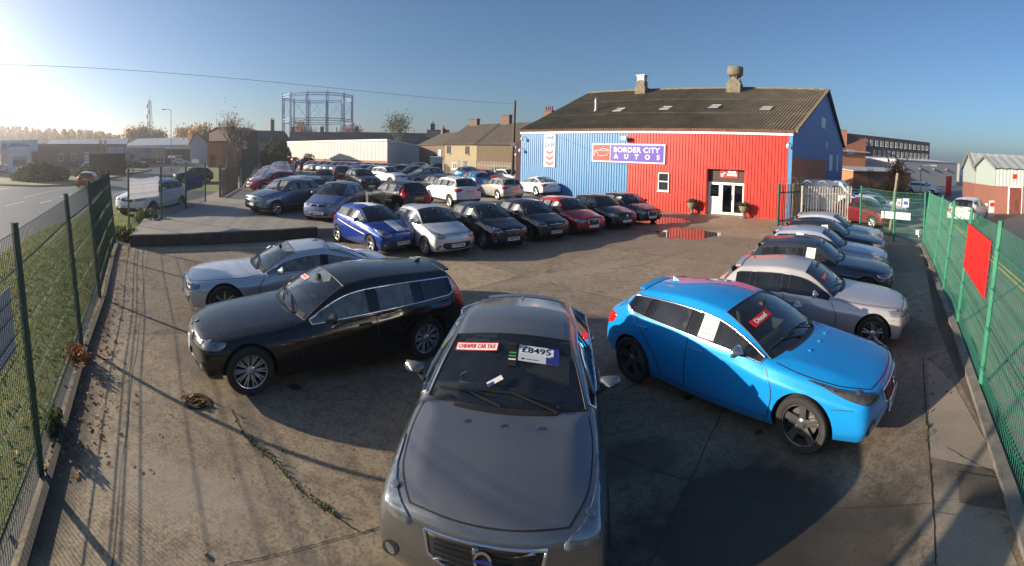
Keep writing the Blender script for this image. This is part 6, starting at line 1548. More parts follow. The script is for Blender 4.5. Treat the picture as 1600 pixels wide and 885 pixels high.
# pale green units with brick bases
tu0, tu1 = at(1527, 37), at(1557, 33)
def unit(name, P0, P1, dep, eave, rise, label, base_h, extra=()):
    P0, P1 = Vector(P0), Vector(P1); d = (P1 - P0); L = d.length; o = empty(name, P0, math.atan2(d.y, d.x)); tag(o, label, 'building')
    mb = MB(); mb.add([(0,0,0),(L,0,0),(L,0,base_h),(0,0,base_h),(0,dep,0),(L,dep,0),(L,dep,base_h),(0,dep,base_h)], [(0,1,2,3),(1,5,6,2),(4,0,3,7),(5,4,7,6)]); mb.build('brick_base', S['brick_red'], o)
    mb = MB(); y0 = -.02; mb.add([(-.02,y0,base_h),(L+.02,y0,base_h),(L+.02,y0,eave),(L/2,y0,eave+rise),(-.02,y0,eave)], [(0,1,2,3,4)]); mb.add([(-.02,dep,base_h),(L+.02,dep,base_h),(L+.02,dep,eave),(L/2,dep,eave+rise),(-.02,dep,eave)], [(4,3,2,1,0)])
    mb.build('gable_cladding', S['teal_clad'], o)
    for x_ in (-.02, L + .02):
        mb = MB(); c2 = MB(); corr(c2, 0, dep, base_h, eave, 0, .3, .04); ob_ = c2.build('side_cladding', S['teal_clad'], o); ob_.location = (x_, 0 if x_ > 0 else dep, 0); ob_.rotation_euler = (0, 0, PI/2 if x_ > 0 else -PI/2)
    mb = MB(); n = int(dep / .4)
    for s_, (xa, xb) in ((1, (L + .3, L/2)), (-1, (-.3, L/2))):
        vs = []
        for k in range(n + 1): yy = -.2 + (dep + .4) * k / n; dzz = .05 if k % 2 else 0; vs += [(xa, yy, eave - .05 + dzz), (xb, yy, eave + rise + .03 + dzz)]
        mb.add(vs, [(2*i, 2*i+2, 2*i+3, 2*i+1) for i in range(n)])
    mb.build('roof', S['teal_roof'], o)
    mb = MB(); mb.bar((-.3, -.22, eave + .02), (L/2, -.22, eave + rise + .08), .12, .2); mb.bar((L/2, -.22, eave + rise + .08), (L + .3, -.22, eave + .02), .12, .2); mb.build('verge_trim', S['grey_paint'], o)
    return o, L
eh = h_(1557, 33, 262); 
o, L = unit('industrial_unit', tu0, tu1, 30, eh, zof(tu0.lerp(tu1, .5), 1541, 245) - eh, 'pale green gabled industrial unit with a red brick base', h_(1557, 33, 291))
# its long side faces the forecourt: door, shutter, panels (local x = L)
for y0, y1, z0, z1, m_, nm in ((1.2, 2.2, 0, 2.05, S['rust'], 'door'), (3.2, 7.5, 0, 2.25, simple('roller_shutter', (.42, .40, .36), .6), 'roller_shutter'), (1.4, 1.75, 2.75, 3.1, M['red_print'], 'alarm_box'), (4.6, 5.4, 2.5, 3.3, M['paper'], 'notice')):
    mb = MB(); mb.box((L + .03, y0, z0), (L + .10, y1, z1)); p_ = mb.build(nm, m_, o)
    if nm == 'door': mb = MB(); mb.box((L + .02, y0 - .12, 0), (L + .06, y0 - .002, z1 + .12)); mb.box((L + .02, y1 + .002, 0), (L + .06, y1 + .12, z1 + .12)); mb.box((L + .02, y0 - .12, z1 + .003), (L + .06, y1 + .12, z1 + .13)); mb.build('frame', S['white_trim'], p_)
t2a = at(1506, 42)
unit('industrial_unit', t2a, tu0 + (t2a - tu0) * .06, 26, eh * .93, 1.5, 'smaller green gabled unit tucked behind the taller one', h_(1557, 33, 291))
mb = MB(); A = at(1484, 52); mb.cbox((0, 0, 1.2), (.5, .5, 2.4)); tag(mb.build('red_pillar', M['red_print'], loc=A), 'short red pillar sign at the warehouse corner', 'pylon')
for x, y, w, h, c, lb, d_ in ((1551, 334, .75, 1.0, 'red', 'white and red folding sign on the forecourt', 0), ):
    A = G(x, y); o = empty('pavement_sign', A, -.6); tag(o, lb, 'sign'); mb = MB(); mb.box((-.35, -.03, .05), (.35, .03, 1.0)); mb.build('board', M['paper'], o); mb = MB(); mb.box((-.28, -.04, .55), (.28, -.032, .85)); mb.build('print', M['red_print'], o); mb = MB(); mb.box((-.35, .1, 0), (-.3, .35, .9)); mb.box((.3, .1, 0), (.35, .35, .9)); mb.build('rear_leg', S['galv'], o)
mb = MB(); A = G(1519, 322); mb.tube([(0, 0, 0), (.1, 0, 2.6)], .05, 6); tag(mb.build('bollard_post', S['wood'], loc=A), 'thin timber post in front of the red brick wall', 'post')

# ------------------------------------------------------------------ trees
def branch(mb, p, d, L, r, depth, rg, tips, spread=.55, up=.15, nside=3):
    n = 3; P_ = [p]; q = p.copy(); dd_ = d.copy()
    for k in range(n):
        dd_ = (dd_ + Vector((rg.uniform(-1, 1), rg.uniform(-1, 1), rg.uniform(-.4, .8))) * .13 + Vector((0, 0, up * .2))).normalized(); q = q + dd_ * (L / n); P_.append(q.copy())
    mb.tube(P_, r, 6 if depth > 3 else nside, caps=False, r1=r * .62)
    if depth == 0: tips.append(q); return
    for k in range(rg.choice((2, 3, 3)) if depth > 1 else 4):
        a = rg.uniform(0, 2*PI); e = dd_.orthogonal().normalized(); f = dd_.cross(e); s = rg.uniform(.6, 1.25) * spread
        nd = (dd_ + (e * math.cos(a) + f * math.sin(a)) * s + Vector((0, 0, up))).normalized(); st_ = P_[rg.choice((2, 3, 3))]
        branch(mb, st_, nd, L * rg.uniform(.62, .82), r * rg.uniform(.5, .64), depth - 1, rg, tips, spread, up, nside)
def tree(name, loc, h, label, seed, leaves=None, nleaf=0, lsize=.18, depth=5, mat='bark', spread=.55, trunk=.22, cat='tree', group=None, lspread=.5, twig=None):
    rg = random.Random(seed); o = empty(name, loc); tag(o, label, cat, group); mb = MB(); tips = []
    branch(mb, Vector((0, 0, 0)), Vector((0, 0, 1)), h * trunk * 1.3, h * .022, depth, rg, tips, spread)
    zm = max(t.z for t in tips) or 1; k = h / zm; mb.v = [(x * k, y * k, z * k) for x, y, z in mb.v]; mb.build('trunk', S[mat], o)
    if nleaf:
        r = np.random.default_rng(seed); T = np.array([tuple(t * k) for t in tips]); C = T[r.integers(0, len(T), nleaf)] + r.normal(0, lspread, (nleaf, 3)); quads_obj('crown', C, lsize, S[leaves], seed=seed, parent=o)
    return o
tree('bare_tree', at(353, 52), zof(at(353, 52), 353, 170), 'large mostly bare tree with thin leaves beside the brick houses', 5, 'leaf_autumn', 160, .10, depth=6, mat='bark_pale', spread=.62, lspread=.7, trunk=.18)
tree('bare_tree', at(372, 56), zof(at(372, 56), 372, 178), 'wide bare tree just right of the leafier one', 9, 'leaf_rust', 90, .12, depth=6, mat='bark_pale', spread=.65, trunk=.18)
tree('leafy_tree', at(630, 112), zof(at(630, 112), 630, 181), 'loose half bare tree standing behind the white warehouse end', 12, 'leaf_green', 1300, .22, depth=6, mat='bark_pale', spread=.6, lspread=.9)
for k, (x, y, lf, lb) in enumerate(((470, 192, 'leaf_rust', 'rust coloured tree seen through the gasholder left side'), (489, 196, None, 'bare tree seen in the middle of the gasholder'), (545, 197, 'leaf_rust', 'small orange tree at the gasholder right side'), (567, 202, None, 'small bare tree right of the gasholder'), (595, 205, None, 'faint bare tree beyond the terrace roofs'))):
    A = at(x, 195); tree('far_tree', A, zof(A, x, y), lb, 30 + k, lf, 900 if lf else 0, .5, depth=5, spread=.5, lspread=1.1, cat='tree')
for k, (x, y, lf, lb) in enumerate(((205, 208, 'leaf_rust', 'autumn tree behind the billboards'), (223, 203, 'leaf_rust', 'taller narrow autumn tree left of the mast'), (246, 210, 'leaf_autumn', 'pale autumn tree right of the mast'), (284, 204, 'leaf_autumn', 'wide pale tree behind the long factory roof'), (306, 206, None, 'bare tree over the gabled hall'), (318, 207, 'leaf_autumn', 'thin tree right above the gabled hall'))):
    A = at(x, 175 if x < 300 else 125); tree('autumn_tree', A, zof(A, x, y), lb, 50 + k, lf, 1800 if lf else 0, .45, depth=5, spread=.5, lspread=1.4, cat='tree')
# wooded hillside: one far off mass
r = np.random.default_rng(77); Cs = []; Ss = []
def hill_top(x): return float(np.interp(x, [-120, 0, 30, 60, 100, 130, 165, 190, 235, 300], [197, 199, 201, 204, 206, 207, 210, 216, 220, 226]))
trunks = MB()
for k in range(330):
    x = r.uniform(-130, 250); d_ = r.uniform(215, 300); A = at(x, d_); yt = hill_top(x) + r.uniform(-5, 6); zt = zof(A, x, yt); 
    gz0 = zt - r.uniform(9, 12); wd = r.uniform(1.6, 2.8); n = 130
    u_ = r.uniform(0, 1, n) ** .8; rad = wd * np.sin(np.clip(u_ * .94 + .06, 0, 1) * PI) ** .7 * r.uniform(.35, 1, n); an = r.uniform(0, 2*PI, n)
    Cs.append(np.column_stack([A.x + rad * np.cos(an), A.y + rad * np.sin(an), gz0 + (zt - gz0) * u_])); 
    trunks.tube([(A.x, A.y, max(-2, gz0 - 7)), (A.x, A.y, zt - 2)], .22, 3, caps=False)
tag(quads_obj('woodland', np.vstack(Cs), .85, S['leaf_autumn'], seed=5, aspect=1.1), kind='stuff', label='orange autumn birch wood covering the far hillside', cat='woodland')
tag(trunks.build('woodland_trunks', S['bark_pale']), 'pale trunks of the far autumn wood', 'woodland', kind='stuff')
mb = MB(); vs = []; xs_ = list(range(-160, 340, 20))
for x in xs_: A = at(x, 205); B = at(x, 330); vs += [(A.x, A.y, -.5), (B.x, B.y, max(1, zof(B, x, hill_top(x) + 12)))]
mb.add(vs, [(2*i, 2*i+2, 2*i+3, 2*i+1) for i in range(len(xs_)-1)]); tag(mb.build('hillside', ground_mat('hill_scrub', (.09, .075, .04), (.16, .12, .06), .05)), kind='structure')
def bush(name, c, rx, ry, rz, mat, label, n=3500, ls=.16, seed=1, cat='bush', lumps=7, base=True):
    r = np.random.default_rng(seed); o = empty(name, c); tag(o, label, cat); L_ = []
    for k in range(lumps):
        cx, cy = r.uniform(-.62, .62, 2); s = r.uniform(.45, .8); d_ = r.normal(0, 1, (n // lumps, 3)); d_ /= np.linalg.norm(d_, axis=1)[:, None]; d_ *= r.uniform(.55, 1.0, (n // lumps, 1)) ** .5
        P_ = d_ * s * np.array([rx, ry, rz * 1.0]) + np.array([cx * rx, cy * ry, rz * s * .8]); L_.append(P_[P_[:, 2] > 0])
    quads_obj('foliage', np.vstack(L_), ls, S[mat], seed=seed, parent=o)
    mb = MB(); rg = random.Random(seed)
    for k in range(9): a_ = rg.uniform(0, 6.28); mb.tube([(0, 0, 0), (rx * .5 * math.cos(a_), ry * .5 * math.sin(a_), rz * .9)], .05, 4, r1=.02)
    mb.build('stem', S['bark'], o); return o
c1 = G(85, 284); bush('hedge_bush', c1, 4.6, 2.6, 1.9, 'hedge', 'big dark rounded shrub on the junction island', 9000, .17, 3)
bush('hedge_bush', G(45, 284), 2.6, 1.6, 1.0, 'hedge', 'lower dark shrub at the left of the island hedge', 3000, .15, 4)
bush('hedge_bush', G(137, 279), 4.0, 1.8, 1.15, 'hedge', 'dark hedge right of the big rounded shrub behind the red car', 5000, .16, 6)
bush('hedge_bush', G(175, 266), 4.2, 1.4, 1.6, 'hedge', 'dark overgrown hedge beneath the kiosk canopy', 5000, .17, 7)
bush('hedge_bush', G(208, 262), 5.5, 1.2, 1.1, 'hedge', 'low dark hedge along the bend of the road', 4500, .16, 8)
bush('round_bush', at(429, 80), 2.8, 2.6, 4.4, 'hedge', 'tall round dark evergreen at the left end of the warehouse', 9000, .2, 9)
bush('small_bush', at(481, 88), 1.5, 1.0, 2.0, 'leaf_green', 'small pale bush against the brick base of the warehouse', 1800, .16, 10)
bush('autumn_bush', at(1394, 50), 2.3, 1.6, 1.3, 'leaf_autumn', 'orange leaved bush in front of the low brick wing', 1300, .12, 13)
tree('autumn_tree', at(1398, 47), zof(at(1398, 47), 1398, 252), 'thin young tree with a tuft of rust leaves by the brick wing', 14, 'leaf_rust', 900, .14, depth=5, spread=.5, lspread=.4)
tree('bare_tree', at(1362, 49), zof(at(1362, 49), 1362, 262), 'small bare sapling against the low orange brick wing', 15, depth=5, spread=.5)
bush('weeds', G(236, 352), .9, .5, .55, 'leaf_green', 'clump of weeds at the foot of the mesh fence posts', 1500, .06, 16, cat='weeds')
bush('weeds', G(190, 372), .7, .5, .35, 'leaf_green', 'sunlit green weeds at the fence corner by the retaining kerb', 1600, .05, 17, cat='weeds')
bush('weeds', G(87, 672), .16, .14, .22, 'leaf_green', 'small green weed growing at the near fence foot', 260, .035, 18, cat='weeds')
bush('weeds', G(118, 560), .3, .16, .18, 'leaf_rust', 'reddish bramble at the foot of the second fence post', 320, .04, 19, cat='weeds')
wq = np.random.default_rng(91); WP = []
for (xa, ya, xb, yb, n_) in ((362, 640, 385, 685, 20), (385, 685, 430, 725, 90), (430, 725, 470, 768, 30), (470, 768, 530, 812, 50), (1446, 640, 1452, 700, 30)):
    A, B = G(xa, ya), G(xb, yb)
    for k in range(n_): f_ = min(1, max(0, wq.choice((.15, .5, .8)) + wq.normal(0, .09))); p_ = A.lerp(B, f_); WP.append((p_.x + wq.normal(0, .022), p_.y + wq.normal(0, .022), .012 + abs(wq.normal(0, .012))))
tag(quads_obj('weeds', WP, .018, S['leaf_green'], seed=92, tilt=.9), kind='stuff', label='tiny weeds and moss growing along the yard cracks', cat='weeds')
# ------------------------------------------------------------------ parked cars
PAINT = {
 'grey': paint('metallic_grey_paint', (.22, .22, .225), .75, .26, dew=.5), 'blue': paint('bright_blue_paint', (.008, .25, .64), .15, .28, dew=.05),
 'black_dew': paint('frosted_black_paint', (.008, .008, .009), .1, .25, dew=.45), 'silver': paint('silver_paint', (.58, .60, .63), .5, .33, dew=.25),
 'silver_warm': paint('warm_silver_paint', (.55, .54, .54), .5, .33, dew=.3), 'dark': paint('dark_blue_grey_paint', (.045, .055, .075), .6, .3, dew=.3),
 'ice': paint('ice_blue_paint', (.42, .48, .58), .5, .32, dew=.2), 'navy': paint('royal_blue_paint', (.012, .04, .26), .3, .28), 'black': paint('black_paint', (.010, .010, .012), .2, .25, dew=.15),
 'red': paint('red_paint', (.34, .012, .014), .2, .28), 'steel': paint('steel_blue_paint', (.17, .21, .28), .7, .32, dew=.1), 'haze': paint('lilac_blue_paint', (.16, .21, .36), .7, .32, dew=.1),
 'white': paint('white_paint', (.72, .73, .74), 0, .3), 'charcoal': paint('charcoal_paint', (.035, .036, .04), .6, .3, dew=.2), 'sky': paint('sky_blue_paint', (.01, .20, .52), .4, .28),
 'beige': paint('pale_beige_paint', (.50, .49, .45), .6, .33), 'wine': paint('wine_red_paint', (.16, .012, .018), .4, .3), 'purple': paint('dark_purple_paint', (.03, .022, .045), .5, .3), 'olive': paint('dark_olive_paint', (.05, .05, .045), .6, .35),
 'midgrey': paint('mid_grey_paint', (.20, .21, .22), .7, .32),
}
_protos = {}
def car(typ, face, col, pos, ang, label, group='parked cars on the forecourt', sx=1.0, cat='car', name='parked_car', **kw):
    key = (typ, face, tuple(sorted((k, str(v)) for k, v in kw.items())))
    if key not in _protos: root = make_car(typ, face, PAINT[col], name=name, **kw); _protos[key] = (root, col)
    else:
        p0, c0 = _protos[key]; root = copy_tree(p0); st_ = [root]
        while st_:
            o = st_.pop(); st_ += kids(o)
            if o.type == 'MESH':
                for i, s_ in enumerate(o.material_slots):
                    if o.data.materials[i] == PAINT[c0]: s_.link = 'OBJECT'; s_.material = PAINT[col]
    root.location = pos; root.rotation_euler = (0, 0, ang); root.scale = (sx, 1, 1); tag(root, label, cat, group); return root
def rel_dir(c, rel):
    to = Vector((-c.x, -c.y, 0)).normalized(); rt = Vector((c.y, -c.x, 0)).normalized(); r = math.radians(rel); return to * math.cos(r) + rt * math.sin(r)
def by_wheel(typ, px, py, hd, side, z=0.0, sx=1.0):
    """from the ground contact of a front wheel; side -1 is the car's right"""
    p = dict(BASE); p.update(TYPES[typ]); c = G(px, py, z); lat = Vector((-hd.y, hd.x, 0)) * side
    return c - hd * (p['wb'] / 2 * sx) - lat * (p['W'] / 2 - .06)
def ang(h): return math.atan2(h.y, h.x)
# the grey one under the camera
hh = (G(764, 868, .60) - G(822, 456, 1.45)); hh.z = 0; hd = hh.normalized()
hero_sx = .86; nose = G(754, 884, .55); nose.z = 0
HERO = car('volvo', 'volvo', 'grey', nose - hd * (2.245 * hero_sx), ang(hd), 'metallic grey hatchback seen from above with CHEAPER CAR TAX and £8495 cards', sx=hero_sx, chrome=True, wheel='big', lampmat='lamp', glass='glass_side')
f_, r_ = G(1250, 708), G(990, 597); hb_dir = (f_ - r_).normalized()
BLUE = car('volvo', 'volvo', 'blue', by_wheel('volvo', 1250, 708, hb_dir, -1), ang(hb_dir), 'bright blue hatchback with a red Diesel card in its windscreen', chrome=True, wheel='big', rim='alloy_dark', glass='glass_side', lampmat='lamp_dark', mirror=M['alloy'], plate='PN61 NXE')
f_, r_ = G(392, 618), G(668, 560); hm = (f_ - r_).normalized()
BMW = car('estate', 'bmw', 'black_dew', by_wheel('estate', 392, 618, hm, 1), ang(hm), 'black estate car with frost on its roof and chrome window line', chrome=True, wheel='multi', privacy=True, glass='glass_mist', interior='interior_beige')
ha = (hm + Vector((-.10, .05, 0))).normalized()
AUDI = car('coupe', 'audi', 'silver', by_wheel('coupe', 352, 500, ha, 1), ang(ha), 'silver coupe parked beyond the black estate car', chrome=True, wheel='seven', glass='glass_mist', plate=None)
# right hand row of hatchbacks
RR = [(1362, 551, 'silver_warm', 54, 'silver hatchback with dark windows next to the bright blue one', dict(privacy=2)), (1352, 478, 'dark', 54, 'dark grey hatchback with a sales sheet, second in the row by the green fence', {}),
      (1350, 442, 'ice', 54, 'pale blue hatchback in the middle of the row by the green fence', {}), (1351, 416, 'charcoal', 54, 'dark hatchback behind the pale blue one in the row by the green fence', {}), (1352, 397, 'silver', 54, 'silver hatchback at the far end of the row by the palisade fence', {})]
RCARS = []
for (x, y, col, rl, lb, kw) in RR:
    h_1 = rel_dir(G(x, y), rl); h_1 = Vector((math.cos(math.radians(-48)), math.sin(math.radians(-48)), 0))
    RCARS.append(car('hatch_long', 'bmw', col, by_wheel('hatch_long', x, y, h_1, -1, sx=.9), ang(h_1), lb, 'hatchbacks in the row by the green fence', sx=.9, wheel='double', fin=False, **kw))
# diagonal front row
FR = [('hatch_3dr', 'ford', 'navy', 579, 397, 'royal blue hatchback with white bonnet stripes', dict(stripes=True, plate='SW61 GWG', glass='glass_mist', wheel='five', fin=False), 34),
      ('hatch_3dr', 'ford', 'silver', 664, 400, 'silver hatchback between the striped blue one and a black one', dict(plate='YE12 FYM', glass='glass_mist', wheel='seven', fin=False), 30),
      ('hatch_3dr', 'ford', 'black', 754, 389, 'black hatchback with bright alloy wheels beside the silver one', dict(plate='FW60 WFJ', glass='glass_mist', wheel='five', fin=False), 33),
      ('hatch_3dr', 'ford', 'black', 826, 377, 'black hatchback with black wheels next to the red hatchback', dict(plate='SA60 NWX', glass='glass_mist', rim='alloy_dark', wheel='five', fin=False), 35),
      ('hatch', 'audi', 'red', 886, 367, 'red hatchback with a shield grille between black cars', dict(glass='glass_mist', rim='alloy_dark', wheel='five'), 38),
      ('hatch', 'plain', 'black', 941, 358, 'black hatchback right of the red one', dict(glass='glass_side', wheel='seven'), 40),
      ('hatch', 'audi', 'black', 984, 351, 'last black hatchback of the front row, nearest the red wall', dict(glass='glass_mist', wheel='seven'), 42)]
FCARS = []
for (t_, f_, col, x, y, lb, kw, rl) in FR:
    h_1 = rel_dir(G(x, y), rl); FCARS.append(car(t_, f_, col, by_wheel(t_, x, y, h_1, -1, sx=.88), ang(h_1), lb, 'front row of small hatchbacks', sx=.88, **kw))
def at_px(typ, face, col, x, y, rel, label, z=PZ, sx=1.0, group='cars parked in the rear yard', **kw):
    c = G(x, y, z); h_1 = rel_dir(c, rel); kw.setdefault('detail', 1); return car(typ, face, col, c, ang(h_1), label, group, sx=sx, **kw)
h_1 = rel_dir(G(432, 336, PZ), -52)
car('suv', 'suv', 'steel', by_wheel('suv', 432, 337, h_1, 1, PZ, .95), ang(h_1), 'steel blue off roader with roof rails at the front of the raised yard', 'cars parked in the rear yard', sx=.95, rails=True, wheel='five', glass='glass_mist', plate=None)
at_px('suv', 'suv', 'silver', 462, 322, -54, 'silver off roader half hidden behind the steel blue one', rails=True, wheel='five', sx=.95)
at_px('mpv', 'plain', 'haze', 527, 338, -24, 'lilac blue compact people carrier facing the kerb', detail=2, plate='ST60 GZN', tail='tall', wheel='seven', sx=.95, fin=False)
at_px('mpv', 'plain', 'black', 622, 330, -148, 'black people carrier seen from behind with a raised wiper', tail='tall', privacy=True, sx=.95, wheel='seven', glass='glass_mist')
at_px('suv', 'bmw', 'white', 706, 319, -150, 'white off roader seen from behind', glass='glass_mist', sx=.92)
at_px('hatch_long', 'bmw', 'beige', 780, 309, -150, 'pale beige hatchback seen from behind beside the white off roader', glass='glass_mist', sx=.9, fin=False)
at_px('coupe', 'audi', 'white', 838, 303, -146, 'white coupe seen from behind in front of the blue wall', glass='glass_mist', sx=.9)
at_px('hatch_long', 'bmw', 'charcoal', 680, 303, -148, 'grey hatchback seen from behind over the black people carrier', glass='glass_mist', sx=.9, fin=False)
at_px('hatch', 'plain', 'sky', 740, 295, -150, 'sky blue hatchback seen from behind', glass='glass_mist', sx=.9)
at_px('coupe', 'plain', 'red', 763, 287, 55, 'red coupe near the telegraph pole', glass='glass_mist', sx=.9)
at_px('hatch', 'audi', 'white', 795, 287, 35, 'white hatchback right by the telegraph pole')
at_px('hatch', 'plain', 'sky', 733, 280, 150, 'blue hatchback behind the red coupe', glass='glass_mist')
at_px('hatch', 'plain', 'midgrey', 783, 280, 160, 'grey hatchback in the far corner by the concrete fence')
at_px('suv', 'plain', 'black', 565, 296, 22, 'black crossover with a diamond badge facing the camera', rails=False, glass='glass_mist', sx=.92, wheel='five')
at_px('hatch', 'plain', 'purple', 507, 291, -8, 'very dark purple hatchback facing the camera', sx=.92)
at_px('mpv', 'plain', 'charcoal', 538, 283, 170, 'dark people carrier seen from behind beside the purple hatchback', tail='tall')
at_px('suv', 'suv', 'white', 606, 288, 42, 'white off roader facing right in the middle of the yard', glass='glass_mist', sx=.92)
at_px('mpv', 'plain', 'midgrey', 664, 288, -58, 'mid grey people carrier facing left', tail='tall', glass='glass_mist')
at_px('hatch', 'plain', 'wine', 643, 280, -60, 'wine red hatchback in the middle of the yard')
at_px('hatch', 'plain', 'charcoal', 618, 278, -60, 'charcoal hatchback left of the wine red one')
at_px('hatch', 'plain', 'black', 680, 272, -70, 'black hatchback in front of the warehouse side wall')
at_px('hatch', 'plain', 'silver', 585, 279, -65, 'silver hatchback behind the black crossover')
at_px('estate', 'plain', 'silver', 560, 276, -62, 'silver estate near the middle of the yard')
at_px('hatch', 'plain', 'steel', 650, 270, -62, 'steel blue hatchback near the corner of the warehouse')
# red row by the green palisade
cols = ['red', 'silver', 'red', 'steel', 'red', 'red', 'silver', 'red', 'charcoal', 'red', 'silver']
desc = ['red hatchback at the near end of the row along the palisade', 'silver hatchback second in the row along the palisade', 'red hatchback third in the row along the palisade', 'steel blue hatchback fourth in the row along the palisade', 'red hatchback fifth in the row along the palisade', 'red hatchback sixth in the row along the palisade', 'silver hatchback seventh in the row along the palisade', 'red hatchback eighth in the row along the palisade', 'charcoal hatchback ninth in the row along the palisade', 'red hatchback tenth in the row along the palisade', 'silver hatchback at the far end of the row along the palisade']
A, B = G(428, 297, PZ), G(437, 250, PZ)
B = A + (B - A).normalized() * 27
for k in range(11):
    c = A.lerp(B, k / 10); h_1 = rel_dir(A, -62); car('hatch', 'plain', cols[k], c, ang(h_1), desc[k], 'row of cars along the palisade', detail=1 if k < 4 else 0)
# row against the warehouse
cols = ['red', 'white', 'charcoal', 'silver', 'steel', 'midgrey', 'silver', 'charcoal', 'steel', 'midgrey', 'black', 'wine', 'silver', 'steel']
A, B = G(486, 266, PZ), G(640, 276, PZ)
nm = ['first', 'second', 'third', 'fourth', 'fifth', 'sixth', 'seventh', 'eighth', 'ninth', 'tenth', 'eleventh', 'twelfth', 'thirteenth', 'fourteenth']
cn = dict(red='red', white='white', charcoal='charcoal', silver='silver', steel='steel blue', midgrey='grey', black='black', wine='wine red')
for k in range(14):
    c = A.lerp(B, k / 13); car('hatch', 'plain', cols[k], c, ang(rel_dir(G(540, 266), -48)), '%s hatchback, %s from the far end of the row facing the warehouse' % (cn[cols[k]], nm[k]), 'row of cars in front of the warehouse', detail=0)
for (x, y, col, rl, t_, lb) in ((404, 252, 'white', -60, 'mpv', 'white people carrier at the far left corner of the yard'), (416, 250, 'silver', -60, 'hatch', 'silver hatchback at the far left corner of the yard'), (428, 253, 'midgrey', -70, 'hatch', 'grey hatchback near the round bush'), (447, 252, 'charcoal', -120, 'hatch', 'charcoal hatchback parked against the hedge'), (457, 256, 'red', -150, 'mpv', 'red people carrier by the left end of the warehouse'), (475, 257, 'silver', -90, 'hatch', 'silver hatchback near the two people')):
    at_px(t_, 'plain', col, x, y, rl, lb, detail=0)
# vehicles outside the yard
h_1 = rel_dir(G(239, 339), -34)
car('suv', 'suv', 'white', by_wheel('suv', 239, 339, h_1, 1), ang(h_1), 'white off roader parked on the grass behind the mesh fence', 'cars outside the fence', rails=True, wheel='seven', plate='MX13 KVD', glass='glass_side')
at_px('suv', 'plain', 'olive', 302, 285, -72, 'dark olive off roader standing on the lawn', z=0, group='cars outside the fence')
at_px('hatch_3dr', 'plain', 'red', 139, 291, 168, 'red hatchback driving away round the bend', z=0, group='cars outside the fence', tail='tall')
at_px('hatch', 'plain', 'white', 143, 266, 78, 'white hatchback parked before the kiosk', z=0, group='cars outside the fence')
at_px('hatch', 'plain', 'white', 2, 269, 68, 'white car cut by the photo edge in front of the parts shop', z=0, group='cars outside the fence')
at_px('hatch', 'plain', 'white', 283, 258, 84, 'small white hatchback crossing the junction', z=0, group='cars outside the fence', detail=0)
at_px('mpv', 'plain', 'red', 203, 261, 110, 'red people carrier behind the low road hedge', z=0, group='cars outside the fence', detail=0)
at_px('hatch', 'plain', 'silver', 216, 258, 80, 'silver hatchback behind the low road hedge', z=0, group='cars outside the fence', detail=0)
at_px('hatch', 'plain', 'black', 119, 262, 95, 'black hatchback beside the brown brick unit', z=0, group='cars outside the fence', detail=0)
at_px('suv', 'plain', 'white', 1513, 349, 166, 'white off roader driving away on the side road', z=0, group='cars outside the fence', tail='side')
at_px('suv', 'plain', 'white', 1443, 305, 70, 'white off roader at the far junction by the warehouse', z=0, group='cars outside the fence', detail=0)
at_px('hatch_3dr', 'plain', 'wine', 1350, 350, 50, 'dark red compact behind the mesh fence, nearest the far hatchback', z=0, group='cars behind the palisade', fin=False)
at_px('hatch', 'plain', 'ice', 1366, 340, 62, 'pale blue hatchback behind the dark red compact', z=0, group='cars behind the palisade')
at_px('hatch', 'plain', 'red', 1362, 332, 64, 'red hatchback behind the pale blue one, beyond the mesh fence', z=0, group='cars behind the palisade')
at_px('estate', 'plain', 'charcoal', 1352, 325, 66, 'charcoal estate farthest of the cars behind the palisade', z=0, group='cars behind the palisade')
def van(x, y, rel, label, z=0, scale=1.0):
    c = G(x, y, z); o = empty('panel_van', c, ang(rel_dir(c, rel))); tag(o, label, 'van', 'white vans'); w, L, H = 1.0, 5.2, 2.3
    side = [(-2.6, .35), (2.35, .35), (2.6, .55), (2.62, .95), (2.45, 1.15), (1.75, 1.32), (1.15, 2.12), (.9, 2.25), (-2.5, 2.3), (-2.6, 2.2)]
    mb = MB(); n = len(side); rows = [(-w, .0), (-w * .96, .0), (w * .96, 0), (w, 0)]
    vs = [(px_, -w * (.90 if pz_ > 1.9 else 1), pz_) for px_, pz_ in side] + [(px_, w * (.90 if pz_ > 1.9 else 1), pz_) for px_, pz_ in side]
    mb.add(vs, [tuple(range(n)), tuple(reversed(range(n, 2*n)))] + [(i, (i+1) % n, n + (i+1) % n, n + i) for i in range(n)]); b_ = mb.build('body', PAINT['white'], o); bv = b_.modifiers.new('b', 'BEVEL'); bv.width = .08; bv.segments = 3
    mb = MB(); mb.add([(1.72, -.84, 1.37), (1.72, .84, 1.37), (1.2, .78, 2.06), (1.2, -.78, 2.06)], [(0,1,2,3)]); q_ = mb.build('windscreen', WGL, o); q_.location = (.025, 0, .02)
    for sg in (1, -1): mb = MB(); mb.add([(1.55, sg*1.012, 1.35), (.55, sg*1.012, 1.35), (.55, sg*.945, 1.95), (1.1, sg*.945, 1.95)], [(0,1,2,3)]); mb.build('side_window', WGL, o); mb = MB(); mb.cbox((1.5, sg*1.14, 1.4), (.12, .22, .28)); mb.build('door_mirror', M['trim'], o); mb = MB(); mb.cbox((2.60, sg*.78, .92), (.08, .34, .22)); mb.build('headlight', M['lamp'], o)
    mb = MB(); mb.cbox((2.62, 0, .72), (.06, 1.2, .22)); mb.build('grille', M['trim'], o)
    for ax in (1.6, -1.5):
        for sg in (1, -1): w_ = wheel_proto(o, .34, 'seven', M['alloy'], True); w_.location = (ax, sg * .93, .34); w_.rotation_euler = (0, 0, 0 if sg == 1 else PI)
